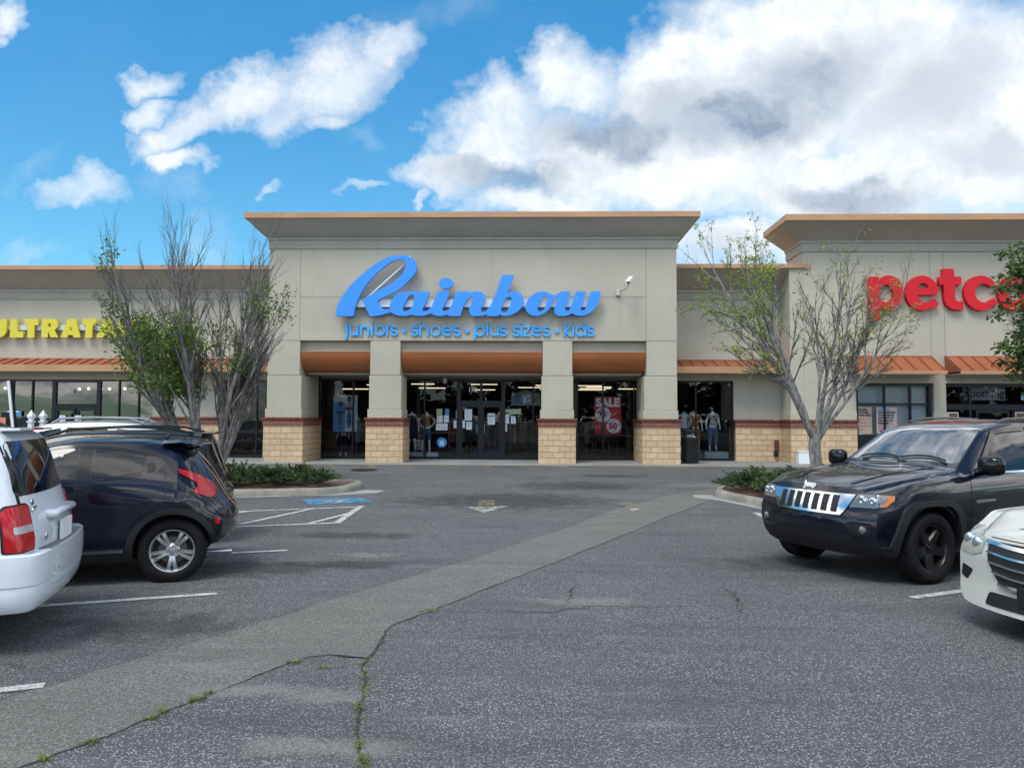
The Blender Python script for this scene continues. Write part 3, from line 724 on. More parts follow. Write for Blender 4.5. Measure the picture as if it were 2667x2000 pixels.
storefront(ctr, 'window', -5.0, -2.86, YG, .245, 3.24, (-4.15,), [(-5., -4.15, 1.23, .05), (-4.15, -2.9, 1.23, .05)])
f = storefront(ctr, 'entrance', -2.86, -1.12, YG, .245, 3.24, (-1.985,), [(-2.86, -1.12, 2.37, .16)], fw=.09)
for x0, x1 in ((-2.77, -2.03), (-1.94, -1.21)):
    d = MB(); d.box(x0, x0+.07, YG-.06, YG+.04, .26, 2.29); d.box(x1-.07, x1, YG-.06, YG+.04, .26, 2.29); d.box(x0+.07, x1-.07, YG-.06, YG+.04, 2.2, 2.29); d.box(x0+.07, x1-.07, YG-.06, YG+.04, .26, .42)
    dd = d.build('door', M_['frame_dark'], ctr, world=True)
    hx = x1-.1 if x0 < -2.2 else x0+.1
    h = MB(); h.tube([(hx, YG-.07, 1.2), (hx, YG-.12, 1.22), (hx, YG-.12, 1.55), (hx, YG-.07, 1.57)], .014, 8); h.build('handle', M_['steel'], dd, world=True, smooth=True)
storefront(ctr, 'window', -1.12, 1.4, YG, .245, 3.24, (.0,), [(-1.1, 0, 1.14, .05), (0, 1.4, 1.14, .05)])
storefront(ctr, 'window', 1.65, 3.86, YG, .245, 3.24, (2.65,), [(1.7, 2.65, 1.16, .05), (2.65, 3.8, 1.16, .05)])
mb = MB(); mb.box(1.40, 1.645, YG-.08, YG+.08, .23, 3.24); mb.build('brown_post', M_['frame_brown'], ctr, world=True)
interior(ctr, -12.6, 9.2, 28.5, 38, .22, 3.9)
for x, y, w_ in ((-7.5, 31, .55), (-6.6, 32, .65), (-6.3, 33, .6), (-4.8, 32, .5), (-4.6, 33.5, .6), (-2.2, 33, .6), (-2.3, 35, .5), (.8, 32, .7), (.9, 33, .7), (1.0, 34.2, .7), (2.3, 31.5, .6), (2.5, 32.4, .65), (2.8, 33.5, .7), (3.1, 35, .6), (4.3, 34, .4), (-.2, 34.5, .5)):
    m = MB(); zc = 1.78+y*(.036+.010*((x*7.3) % 1)); m.box(x-w_, x+w_, y-.03, y+.03, zc, zc+.035); m.build('ceiling_light', M_['lamp_tube'], ctr, world=True)

# ---- low shop to the left
lef = thing('store_building', 'low beige shop building with a long copper awning, left of the tall one', 'building', (-17, 28.2, .2), group='shops of the strip mall')
YW = 28.12
mb = MB()
mb.box(-46, -9.47, YW, 30, 3.21, 6.9); mb.box(-14.66, -11.98, YW, 30, 1.78, 3.212)
mb.box(-46, -9.46, 28.9, 30.2, 6.85, 7.4)
mb.build('wall', [M_['stucco'], M_['reveal_shadow']], lef, world=True)
base_block(lef, -14.62, -12.0, YW-.1, 29, .225, 1.49, 1.77)
LOWC = [(.0, 6.33), (.03, 6.33), (.03, 6.60), (.06, 6.61), (.06, 6.70), (.14, 6.76), (.3, 6.90), (.55, 7.14), (.80, 7.33)]
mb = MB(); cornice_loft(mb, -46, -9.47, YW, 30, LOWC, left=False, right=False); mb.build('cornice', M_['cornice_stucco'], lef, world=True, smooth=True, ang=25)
mb = MB(); cornice_loft(mb, -46, -9.47, YW, 30, [(.78, 7.332), (.85, 7.332), (.85, 7.485), (.8, 7.50)], left=False, right=False); mb.sheet([(-46, YW-.8, 7.5), (-9.47, YW-.8, 7.5), (-9.47, 30, 7.5), (-46, 30, 7.5)])
mb.build('coping', M_['copper_edge'], lef, world=True)
def metal_awning(root, x0, x1, yw, zt, out, zf, zb, step=.42, ends=False):
    mb = MB(); yf = yw-out
    mb.prism([(yw-.06, zt-.03), (yf, zf), (yf, zf-.02), (yw, zf-.02), (yw, zt-.03)], x0, x1, 0)
    mb.box(x0-.01, x1+.01, yw-.10, yw-.002, zt-.09, zt, 1)
    mb.box(x0-.02, x1+.02, yf-.05, yf+.03, zb, zf+.012, 2); mb.box(x0, x1, yf+.03, yw-.002, zb+.012, zb+.03, 3)
    n = max(2, round((x1-x0)/step)); sl = math.atan2(zt-.03-zf, out-.06); L = math.hypot(out-.06, zt-.03-zf)
    for i in range(n+1):
        x = x0+(x1-x0)*i/n; x = min(max(x, x0+.02), x1-.02)
        M = Matrix.Translation((x, (yw-.06+yf)/2, (zt-.03+zf)/2+.018)) @ Matrix.Rotation(sl, 4, 'X')
        mb.obox(M, .022, L-.02, .05, 4)
    mb.build('awning', [M_['copper_roof'], M_['copper_roof'], M_['copper_edge'], M_['soffit_stucco'], mat('seam_copper', (.26, .075, .03), .5)], root, world=True)
metal_awning(lef, -46, -9.50, YW, 4.03, .92, 3.70, 3.47)
S = lambda px: (px*K-1389)/1926*28.2
storefront(lef, 'window', S(-60), S(97), 28.25, .245, 3.20, (S(5), S(49)), [], 'left_glass')
f = storefront(lef, 'entrance', S(97), S(199), 28.25, .245, 3.20, (), [(S(97), S(199), 2.18, .17)], 'left_glass', fw=.1)
for a, b in ((S(97)+.12, S(148)-.03), (S(148)+.03, S(199)-.12)):
    d = MB(); d.box(a, a+.08, 28.20, 28.3, .26, 2.09); d.box(b-.08, b, 28.20, 28.3, .26, 2.09); d.box(a+.08, b-.08, 28.2, 28.3, 2.0, 2.09); d.box(a+.08, b-.08, 28.2, 28.3, .26, .45)
    dd = d.build('door', M_['frame_dark'], lef, world=True)
    hx = b-.14 if a < S(140) else a+.14
    h = MB(); h.tube([(hx, 28.2, 1.1), (hx, 28.13, 1.12), (hx, 28.13, 1.42), (hx, 28.2, 1.44)], .014, 8); h.build('handle', M_['steel'], dd, world=True, smooth=True)
storefront(lef, 'window', -45.9, S(-60), 28.25, .245, 3.20, tuple(-45.9+(S(-60)+45.9)*i/12 for i in range(1, 12)), [], 'left_glass')
storefront(lef, 'window', S(199), S(332), 28.25, .245, 3.20, (S(243), S(287)), [], 'left_glass')
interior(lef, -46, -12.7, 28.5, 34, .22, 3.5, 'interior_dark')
storefront(ctr, 'window', S(484), -9.0, 28.25, .245, 3.20, (S(549),), [(S(484), -9.0, 1.2, .05)], 'shop_glass')
for px, py, Y in ((16, 1012.5), (33, 1012.5), (205, 1014), (232, 1013), (264, 1013.5), (286, 1013.5), (325, 1012)) and [(14, 1011, 29.4), (31, 1012, 30.6), (207, 1013, 30.4), (231, 1012, 29.6), (264, 1013, 30.0), (285.5, 1013, 29.5), (325, 1012, 30.0)]:
    p = at_depth(px, py, Y); g = MB(); g.lathe([(.0001, -.05), (.036, -.036), (.05, 0), (.036, .036), (.0001, .05)], 12, Matrix.Translation(p)); g.tube([p+Vector((0, 0, .045)), (p.x, p.y, 3.48)], .003, 5, 1)
    g.build('pendant_light', [M_['lamp_globe'], M_['frame_dark']], lef, world=True, smooth=True)

# ---- recessed wing to the right of the central shop
rig = thing('store_building', 'short recessed beige wing with a copper awning, between the tall shop and the red-lettered shop', 'building', (7.2, 28.2, .2), group='shops of the strip mall')
mb = MB(); mb.box(5.035, 9.34, YW, 30, 3.24, 6.9); mb.box(7.55, 9.34, YW, 30, 1.78, 3.241); mb.box(5.035, 9.9, 28.9, 30.2, 6.85, 7.37)
mb.build('wall', M_['stucco'], rig, world=True)
base_block(rig, 7.6, 9.30, YW-.1, 29, .225, 1.49, 1.77)
LR = [(o+.0, z-.03) for o, z in LOWC]
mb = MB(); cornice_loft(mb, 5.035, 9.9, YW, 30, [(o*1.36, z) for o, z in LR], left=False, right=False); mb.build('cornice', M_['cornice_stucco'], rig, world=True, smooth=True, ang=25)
mb = MB(); mb.box(5.035, 10.03, 26.97, 27.03, 7.30, 7.45); mb.box(5.035, 10.03, 27.03, 30.0, 7.40, 7.452); mb.box(9.88, 10.0, 26.99, 27.04, 7.24, 7.30)
mb.build('coping', M_['copper_edge'], rig, world=True)
metal_awning(rig, 5.04, 9.33, YW, 4.03, .92, 3.70, 3.47)
storefront(ctr, 'window', 5.04, 7.55, 28.2, .245, 3.24, (6.15,), [(5.04, 6.15, 1.2, .05), (6.15, 7.5, 1.2, .05)])

# ---- pet shop on the right
pet = thing('store_building', 'tall beige shop building with red raised lettering and two sloped copper awnings', 'building', (14, 27.05, .2), group='shops of the strip mall')
YP = 27.05
mb = MB()
mb.box(9.82, 24, YP, 28.75, 3.12, 9.0); mb.box(9.33, 9.82, YP+.02, 28.1, 1.78, 7.29); mb.box(9.82, 11.66, YP+.003, 28.5, 1.78, 3.121)
for x in (14.37, 14.86): mb.box(x-.007, x+.007, YP-.004, YP+.01, 3.2, 7.88, 1)
mb.box(14.42, 14.84, YP-.03, 28.0, .22, 3.119); mb.box(14.38, 14.90, YP-.08, 28.0, .222, 2.08)
mb.build('wall', [M_['stucco'], M_['reveal_shadow']], pet, world=True)
base_block(pet, 9.28, 11.64, YP-.11, 28.3, .225, 1.49, 1.78)
mb = MB(); mb.box(9.29, 11.66, YP-.05, 28.1, 1.782, 2.08); mb.build('wall_band', M_['stucco'], pet, world=True, bevel=.008)
PC = [(.0, 7.90), (.05, 7.90), (.05, 8.20), (.09, 8.215), (.09, 8.29), (.13, 8.32), (.3, 8.45), (.6, 8.66), (.86, 8.83)]
mb = MB(); cornice_loft(mb, 9.82, 24, YP, 28.75, PC, right=False); mb.build('cornice', M_['cornice_stucco'], pet, world=True, smooth=True, ang=25)
mb = MB(); cornice_loft(mb, 9.82, 24, YP, 28.75, [(.82, 8.832), (.90, 8.832), (.90, 9.05), (.86, 9.065)], right=False); mb.sheet([(8.96, YP-.86, 9.065), (24, YP-.86, 9.065), (24, 28.75, 9.065), (8.96, 28.75, 9.065)])
mb.build('coping', M_['copper_edge'], pet, world=True)
metal_awning(pet, 11.35, 14.33, YP, 4.10, 1.0, 3.50, 3.39, .46); metal_awning(pet, 14.83, 24, YP, 4.10, 1.0, 3.50, 3.39, .46)
storefront(pet, 'window', 11.68, 14.36, YP+.12, 1.16, 3.10, (12.70, 13.62), [(11.7, 14.3, 2.37, .06)], 'shop_glass', fw=.07)
mb = MB(); mb.box(11.66, 14.37, YP+.06, YP+.2, .22, 1.16); mb.build('kick_panel', M_['frame_dark'], pet, world=True)
mb = MB(); mb.box(11.7, 14.3, YP+.32, YP+.34, 1.2, 3.08); mb.build('roller_shade', M_['shade_white'], pet, world=True)
f = storefront(pet, 'entrance', 14.9, 24, YP+.3, .245, 3.10, (15.85, 18.4, 19.4), [(14.9, 24, 2.27, .2)], 'shop_glass', fw=.09)
for a in (16.05, 17.35): 
    d = MB(); d.box(a, a+.08, YP+.25, YP+.36, .26, 2.16); d.box(a+1.1, a+1.18, YP+.25, YP+.36, .26, 2.16); d.box(a+.08, a+1.1, YP+.25, YP+.36, 2.06, 2.16); d.box(a+.08, a+1.1, YP+.25, YP+.36, .26, .4); d.build('door', M_['frame_dark'], pet, world=True)
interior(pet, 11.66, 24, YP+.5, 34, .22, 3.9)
# ================================================================ SIGNS
def zoom_map(x0, y0, s, Y):
    """photo measurements of one flat sign -> metres on the wall plane Y"""
    A = at_depth(x0, y0, Y); B = at_depth(x0+1000*s, y0, Y); D = at_depth(x0, y0+1000*s, Y)
    kx = (B.x-A.x)/1000; kz = (D.z-A.z)/1000; tz = (B.z-A.z)/1000
    return lambda p: (A.x+kx*p[0], A.z+kz*p[1]+tz*p[0])
def sign_letters(root, name, contours, Z, yb, depth, mats, bevel=.0, dy=0.):
    C2 = [[Z(p) for p in c] for c in contours]
    # the outlines are filled in the xy-plane, then stood up
    return outlines(name, C2, depth, mats, root, Matrix.Translation((0, yb-depth/2-dy, 0)) @ STAND, world=True, bevel=bevel)
B_ = 2037.4
def bx(pts): return [(x+B_, y) for x, y in pts]
SIGN_Y = 25.66
Zr = zoom_map(860, 650, 380/2212, SIGN_Y)
sgn = thing('store_sign', 'large blue script lettering sign on the tall shop front', 'sign', (-3, 25.9, 5.3))
LET = dict(
 R=[[(95, 985), (102, 1000), (120, 1008), (340, 1008), (362, 998), (375, 970), (385, 900), (402, 830), (432, 755), (480, 650), (560, 530), (680, 390), (820, 265), (930, 188), (1000, 159), (1060, 152), (1112, 162), (1141, 188), (1150, 228), (1135, 290), (1095, 365), (1030, 435), (930, 515), (800, 590), (680, 650), (600, 698), (520, 745), (503, 770), (512, 800), (590, 960), (610, 992), (640, 1007), (700, 1004), (868, 964), (868, 905), (820, 900), (790, 880), (750, 822), (727, 782), (742, 762), (800, 733), (900, 688), (1000, 638), (1100, 560), (1200, 462), (1280, 370), (1310, 292), (1316, 240), (1295, 180), (1250, 138), (1180, 105), (1080, 88), (980, 95), (870, 120), (760, 175), (640, 255), (500, 370), (380, 480), (280, 590), (190, 720), (130, 840), (100, 930)]],
 a=[[(864, 905), (912, 892), (914, 860), (925, 810), (950, 750), (990, 700), (1040, 660), (1110, 637), (1200, 633), (1280, 636), (1322, 648), (1345, 636), (1380, 633), (1490, 633), (1506, 642), (1504, 668), (1480, 732), (1440, 830), (1410, 890), (1406, 915), (1422, 930), (1452, 930), (1490, 915), (1534, 878), (1534, 954), (1480, 980), (1400, 1000), (1320, 1000), (1240, 984), (1170, 998), (1090, 1003), (1010, 990), (960, 966), (928, 947), (864, 966)],
    [(1190, 720), (1215, 692), (1250, 682), (1275, 690), (1281, 720), (1275, 770), (1255, 850), (1220, 900), (1180, 925), (1130, 932), (1112, 920), (1115, 880), (1140, 810)]],
 i=[[(1530, 884), (1560, 822), (1590, 742), (1620, 672), (1642, 640), (1662, 633), (1790, 633), (1806, 643), (1800, 682), (1770, 762), (1730, 852), (1706, 897), (1712, 920), (1736, 928), (1780, 915), (1818, 888), (1800, 966), (1750, 990), (1690, 1003), (1630, 1000), (1570, 985), (1530, 955)]],
 n=[[(1812, 893), (1850, 820), (1880, 730), (1910, 660), (1930, 640), (1955, 634), (2082, 633), (2100, 641), (2116, 662), (2140, 645), (2187, 635), (2237, 633), (2287, 645), (2327, 670), (2345, 705), (2342, 750), (2322, 800), (2297, 860), (2285, 908), (2292, 930), (2310, 936), (2350, 935), (2350, 985), (2297, 996), (2227, 1003), (2167, 1000), (2127, 976), (2107, 930), (2112, 880), (2137, 830), (2162, 772), (2167, 735), (2152, 717), (2122, 718), (2087, 745), (2057, 785), (2037, 822), (2010, 890), (1985, 960), (1966, 1000), (1802, 1000), (1792, 985)]],
 b=[bx([(572, 386), (592, 382), (720, 382), (732, 390), (725, 432), (700, 502), (665, 590), (642, 652), (680, 637), (740, 632), (800, 645), (850, 680), (880, 740), (882, 800), (860, 860), (810, 920), (740, 965), (660, 993), (590, 998), (548, 986), (527, 968), (512, 990), (495, 1000), (352, 1000), (336, 990), (330, 975), (314, 964), (312, 940), (335, 905), (370, 870), (400, 820), (430, 752), (480, 630), (530, 490)]),
    bx([(590, 790), (620, 737), (652, 716), (688, 716), (704, 735), (700, 790), (670, 870), (640, 920), (600, 943), (562, 935), (546, 905), (556, 860)])],
 o=[bx([(910, 860), (930, 790), (970, 730), (1020, 680), (1090, 643), (1170, 630), (1230, 638), (1280, 665), (1312, 690), (1317, 740), (1310, 800), (1290, 860), (1240, 920), (1170, 970), (1090, 995), (1020, 990), (960, 960), (922, 912)]),
    bx([(1125, 800), (1150, 740), (1180, 706), (1213, 697), (1237, 715), (1240, 760), (1220, 830), (1190, 890), (1150, 922), (1112, 925), (1093, 905), (1100, 850)])],
 w=[bx([(1308, 687), (1360, 682), (1400, 660), (1440, 634), (1460, 630), (1560, 630), (1580, 640), (1579, 668), (1560, 732), (1530, 812), (1505, 872), (1505, 904), (1526, 917), (1560, 908), (1580, 880), (1600, 820), (1630, 740), (1652, 662), (1675, 633), (1695, 630), (1790, 630), (1808, 641), (1805, 677), (1785, 740), (1755, 822), (1735, 882), (1741, 908), (1766, 917), (1795, 900), (1815, 850), (1840, 770), (1865, 692), (1886, 646), (1912, 629), (2010, 628), (2030, 640), (2028, 690), (2005, 770), (1975, 840), (1920, 910), (1850, 960), (1770, 990), (1690, 990), (1640, 976), (1612, 954), (1540, 985), (1460, 998), (1390, 990), (1352, 960), (1340, 920), (1350, 870), (1375, 800), (1393, 742), (1390, 725), (1312, 740)])])
for k, (ch, cs) in enumerate(LET.items()):
    sign_letters(sgn, 'letter', [catmull([Vector(p) for p in c], True, 4) for c in cs], Zr, 25.79, .12, [M_['blue_sign'], M_['blue_side']], dy=.0022*(k % 2))
sign_letters(sgn, 'letter_dot', [arc(1757, 511, 108, 80, 0, 352, 30)], Zr, 25.79, .12, [M_['blue_sign'], M_['blue_side']])
sign_letters(sgn, 'letter_dot_stem', [[(1708, 580), (1758, 580), (1752, 636), (1706, 636)]], Zr, 25.79, .10, [M_['blue_sign'], M_['blue_side']])
mb = MB(); a = Zr((385, 755)); b = Zr((B_+1850, 850))
mb.box(a[0], b[0], 25.80, 25.997, b[1], a[1]); mb.box(a[0]-.01, b[0]+.01, 25.79, 25.998, b[1]-.012, b[1]+.004)
for x in (1400, 1830, B_+380, B_+1815): q = Zr((x, 742)); mb.box(q[0]-.02, q[0]+.02, 25.85, 25.996, a[1], a[1]+.045)
mb.build('raceway', M_['aluminium'], sgn, world=True)
mb = MB(); p, q = Zr((520, 750)), Zr((1128, 196)); mb.tube([(p[0], 25.86, p[1]), (q[0], 25.86, q[1])], .033, 8); mb.build('conduit', M_['white_metal'], sgn, world=True)
mb = MB(); q = Zr((1203, 100)); mb.lathe([(.0001, -.04), (.025, -.03), (.03, 0), (.02, .03), (.0001, .035)], 10, Matrix.Translation((q[0], 25.75, q[1]))); mb.build('sign_bulb', M_['white_metal'], sgn, world=True, smooth=True)

# thin round lettering under it, drawn as strokes
tl = thing('store_sign', 'thin light blue lettering listing juniors, shoes, plus sizes, kids', 'sign', (-2.4, 25.97, 4.8))
TOP, XH, BL, DS = 1082, 1145, 1276, 1340
def O(cx, r=66): return [arc(cx, 1210, r, r+1, 0, 360, 28)]
def S_(x0, x1):
    c = (x0+x1)/2; r = (x1-x0)/2-12; ry = (BL-XH)/4
    return [arc(c, XH+ry, r, ry, -25, -180, 10)+arc(c, XH+ry, r, ry, 180, 90, 8)[1:-1]+arc(c, BL-ry, r*1.08, ry, -90, 90, 12)+arc(c, BL-ry, r*1.08, ry, 90, 165, 7)[1:]]
def U(x0, x1):
    r = (x1-x0)/2; return [[(x0, XH-14), (x0, 1215)]+arc((x0+x1)/2, 1215, r, 61, 180, 0, 14)[1:-1]+[(x1, 1215), (x1, XH-14)], [(x1, 1200), (x1, BL+14)]]
def N_(x0, x1, top=None):
    r = (x1-x0)/2; return [[(x0, (top or XH-14)), (x0, BL+14)], [(x0+4, 1205)]+arc((x0+x1)/2, 1205, r, 60, 180, 360, 14)[1:]+[(x1, BL+14)]]
def E_(cx, r=66): return [[(cx-r+8, 1207), (cx+r, 1207)]+arc(cx, 1210, r, r, 0, -318, 26)[1:]]
def I_(x): return [[(x, XH-14), (x, BL+14)], [(x, TOP-6), (x, TOP+26)]]
strokes = []
strokes += [[(238, XH-14), (238, 1300)]+arc(206, 1300, 32, 36, 0, 80, 6)[1:], [(243, TOP-6), (243, TOP+26)]]
strokes += U(293, 402)+N_(457, 568)+I_(622)+O(745)+[[(852, XH-14), (852, BL+14)], [(852, 1190)]+arc(900, 1190, 46, 52, 190, 285, 8)]+S_(908, 1016)
strokes += S_(1218, 1326)+N_(1355, 1472, TOP-8)+O(1590)+E_(1768)+S_(1862, 1970)
bs = []
bs += O(222)+[[(150, XH-14), (150, DS)]]+[[(333, TOP-8), (333, BL+14)]]+U(388, 497)+S_(522, 632)+S_(718, 826)+I_(850)+[[(885, XH), (975, XH), (890, BL), (985, BL)]]+E_(1082)+S_(1176, 1284)
bs += [[(1502, TOP-8), (1502, BL+14)], [(1580, XH-10), (1510, 1206), (1592, BL+14)]]+I_(1627)+O(1738)+[[(1812, TOP-8), (1812, BL+14)]]+S_(1840, 1948)
strokes += [bx(s_) for s_ in bs]
mbs = MB(); tmp = []
for k, c in enumerate(ribbons(strokes, 29)):
    tmp.append((k, c))
dots = [arc(1115, 1210, 33, 33, 0, 350, 18), arc(2072, 1210, 33, 33, 0, 350, 18), arc(B_+1385, 1210, 33, 33, 0, 350, 18)]
for k, c in tmp+[(0, [d_]) for d_ in dots]:
    o = sign_letters(tl, 'x', c, Zr, 25.985, .05, [M_['blue_small'], M_['blue_small_side']], dy=.0018*(k % 3))
    me = o.data; b = len(mbs.v); mbs.v += [tuple(v.co) for v in me.vertices]
    for p in me.polygons: mbs.f.append(tuple(i+b for i in p.vertices)); mbs.m.append(p.material_index)
    bpy.data.objects.remove(o)
mbs.build('lettering', [M_['blue_small'], M_['blue_small_side']], tl, world=True)

# red lettering
Zp = zoom_map(2230, 680, 437/2212, 26.85)
ps = thing('store_sign', 'big red lowercase lettering on the right-hand tall shop', 'sign', (13, 27, 5))
PET = [
 [[(168, 205), (292, 203), (303, 236)]+arc(425, 417, 197, 228, -118, 118, 30)+[(312, 620), (308, 720)]+[(300, 765), (262, 782), (212, 792)]+[(168, 792)], arc(393, 427, 95, 118, 0, 352, 30)],
 [[(1085, 568), (1050, 605)]+arc(868, 420, 218, 230, 62, 352, 40)+[(1080, 385), (1075, 415), (1058, 436), (1020, 445), (800, 446), (812, 485)]+arc(905, 440, 100, 106, 140, 70, 8)+[(985, 522), (1030, 490)], [(812, 356)]+arc(882, 356, 68, 66, 180, 360, 12)+[(948, 357)]],
 [[(1146, 100), (1290, 100), (1290, 205), (1384, 205), (1384, 310), (1296, 310), (1296, 480), (1305, 515), (1335, 530), (1402, 530), (1404, 640), (1310, 642), (1240, 625), (1185, 580), (1158, 520), (1152, 470), (1150, 312), (1092, 310), (1094, 207), (1144, 205)]],
 [[(1862, 565)]+arc(1640, 420, 222, 230, 42, 318, 40)+[(1835, 290), (1770, 348)]+arc(1680, 420, 120, 122, -45, -315, 30)+[(1805, 487)]],
 [arc(2085, 420, 222, 230, 0, 352, 44), arc(2085, 420, 88, 112, 0, 352, 36)]]
for c in PET: sign_letters(ps, 'letter', c, Zp, 27.04, .17, [M_['red_sign'], M_['red_side']])
# yellow lettering
Zy = zoom_map(0, 800, 330/2212, 27.95)
ys = thing('store_sign', 'yellow block capitals on a grey rail on the low left shop', 'sign', (-18, 28.1, 4.5))
def A_(o): return [[(1085+o, 530), (1205+o, 207), (1335+o, 207), (1438+o, 530), (1312+o, 530), (1296+o, 488), (1218+o, 488), (1203+o, 530)], [(1238+o, 405), (1278+o, 405), (1260+o, 325)]]
def T_(o): return [[(455+o, 207), (695+o, 207), (695+o, 318), (632+o, 318), (632+o, 535), (512+o, 535), (512+o, 318), (455+o, 318)]]
YEL = [[[(-200, 210), (-82, 210), (-82, 395)]+arc(-30, 395, 52, 44, 180, 0, 10)+[(25, 395), (25, 210), (140, 210), (140, 420)]+arc(-30, 420, 170, 122, 0, 180, 22)],
       [[(207, 210), (325, 210), (325, 425), (440, 425), (440, 535), (207, 535)]], T_(0),
       [[(755, 207), (940, 207)]+arc(945, 303, 95, 96, -90, 60, 14)+[(975, 398), (1050, 530), (915, 530), (868, 425), (868, 530), (755, 530)], [(868, 285), (890, 285)]+arc(890, 317, 27, 32, -80, 80, 10)+[(868, 349)]],
       A_(0), T_(1005), A_(620), [[(2085, 530), (2085, 207), (2190, 207), (2300, 370), (2300, 207), (2412, 207), (2412, 530), (2310, 530), (2196, 365), (2196, 530)]]]
for c in YEL: sign_letters(ys, 'letter', c, Zy, 28.0, .10, [M_['yellow_sign'], M_['black_side']])
mb = MB(); a, b = Zy((-250, 310)), Zy((2440, 400)); mb.box(a[0], b[0], 28.01, 28.118, b[1], a[1]); mb.build('raceway', M_['aluminium'], ys, world=True)

# ================================================================ WALL FITTINGS
sc_ = thing('security_camera', 'white security camera on a bracket beside the blue script sign', 'camera', (2.9, 26, 6))
q = at_depth(1300+855*.3617, 500+728*.3617, 25.95)
mb = MB(); mb.box(q.x-.06, q.x+.06, 25.90, 25.997, q.z-.10, q.z+.10); mb.build('bracket', M_['steel'], sc_, world=True, bevel=.01)
mb = MB(); mb.tube([q+Vector((.05, -.05, .06)), q+Vector((.16, -.22, .06)), q+Vector((.27, -.32, .12)), q+Vector((.34, -.38, .26))], .022, 8); mb.build('arm', M_['steel'], sc_, world=True, smooth=True)
hd = q+Vector((.36, -.42, .36)); dv = Vector((-.35, -.55, -.45)).normalized(); Mh = Matrix.Translation(hd) @ dv.to_track_quat('Z', 'Y').to_matrix().to_4x4() @ Matrix.Scale(.74, 4)
mb = MB(); mb.lathe([(.0001, -.24), (.07, -.24), (.085, -.2), (.085, .18), (.07, .2)], 14, Mh); mb.obox(Mh @ Matrix.Translation((0, .085, .02)), .2, .03, .56)
mb.build('housing', M_['white_metal'], sc_, world=True, smooth=True)
mb = MB(); mb.lathe([(.07, .2), (.06, .17), (.0001, .165)], 14, Mh); mb.build('lens', M_['black_gloss'], sc_, world=True)
mb = MB(); q = at_depth(1155, 996, 27.9); mb.lathe([(.09, .14), (.09, .10), (.12, .08), (.125, .0), (.10, -.09), (.05, -.13), (.0001, -.14)], 16, Matrix.Translation((q.x+.05, 27.9, 3.2)))
mb.box(q.x+.02, q.x+.08, 27.87, 27.93, 3.34, 3.365); tag(mb.build('dome_light', M_['steel'], smooth=True), 'small round lamp hanging under the canopy above the glass doors', 'light')
mb = MB(); q = at_depth(2059, 1176, 27.95); mb.box(9.02, 9.16, 27.9, 28.015, .62, 1.02); mb.box(9.0, 9.1, 27.82, 28.01, .40, .62, 1); mb.tube([(9.05, 27.85, .42), (8.96, 27.83, .42)], .02, 6, 1)
tag(mb.build('hose_bib_box', [mat('rust_brown', (.10, .03, .018), .7), M_['black_plastic']], bevel=.008), 'small brown fitting low on the block wall of the recessed wing', 'wall fitting')
mb = MB(); mb.box(9.42, 9.86, 26.6, 26.90, .2, .64); mb.box(9.40, 9.88, 26.58, 26.92, .64, .67); tag(mb.build('utility_box', M_['white_metal'], bevel=.02), 'white utility cabinet standing against the block base behind the right tree', 'utility box')

# ================================================================ TRASH CAN
tc_ = thing('trash_can', 'dark slatted metal litter bin by the shop-window pillar', 'litter bin', (5.55, 26.35, .225))
mb = MB(); mb.lathe([(.0001, .04), (.28, .04), (.29, .08), (.29, .11), (.27, .11)], 24); mb.build('base', M_['black_plastic'], tc_, smooth=True)
mb = MB(); mb.lathe([(.27, .82), (.30, .82), (.305, .90), (.27, .93), (.22, .90)], 24); mb.build('ring', M_['black_plastic'], tc_, smooth=True)
mb = MB()
for k in range(26):
    a = 2*math.pi*k/26; mb.obox(Matrix.Rotation(a, 4, 'Z') @ Matrix.Translation((.285, 0, .47)), .012, .042, .78)
mb.build('slats', M_['black_plastic'], tc_)
mb = MB(); mb.lathe([(.0001, .1), (.25, .1), (.255, .85)], 20); mb.build('liner', mat('liner_dark', (.012, .012, .013), .6), tc_, smooth=True)
mb = MB()
for k in range(4):
    a = math.pi/4+k*math.pi/2; mb.tube([(.27*math.cos(a), .27*math.sin(a), .88), (.27*math.cos(a), .27*math.sin(a), 1.16)], .016, 6)
mb.lathe([(.0001, 1.2), (.28, 1.19), (.31, 1.15), (.30, 1.13), (.0001, 1.14)], 24); mb.build('lid', M_['black_plastic'], tc_, smooth=True)
mb = MB(); rr = random.Random(3)
for _ in range(9): mb.obox(Matrix.Translation((rr.uniform(-.14, .14), rr.uniform(-.2, .1), .93+rr.uniform(0, .08))) @ Matrix.Rotation(rr.uniform(0, 3), 4, Vector((rr.random(), rr.random(), rr.random())).normalized()), rr.uniform(.06, .14), rr.uniform(.05, .1), .02)
mb.build('litter', M_['paper'], tc_)

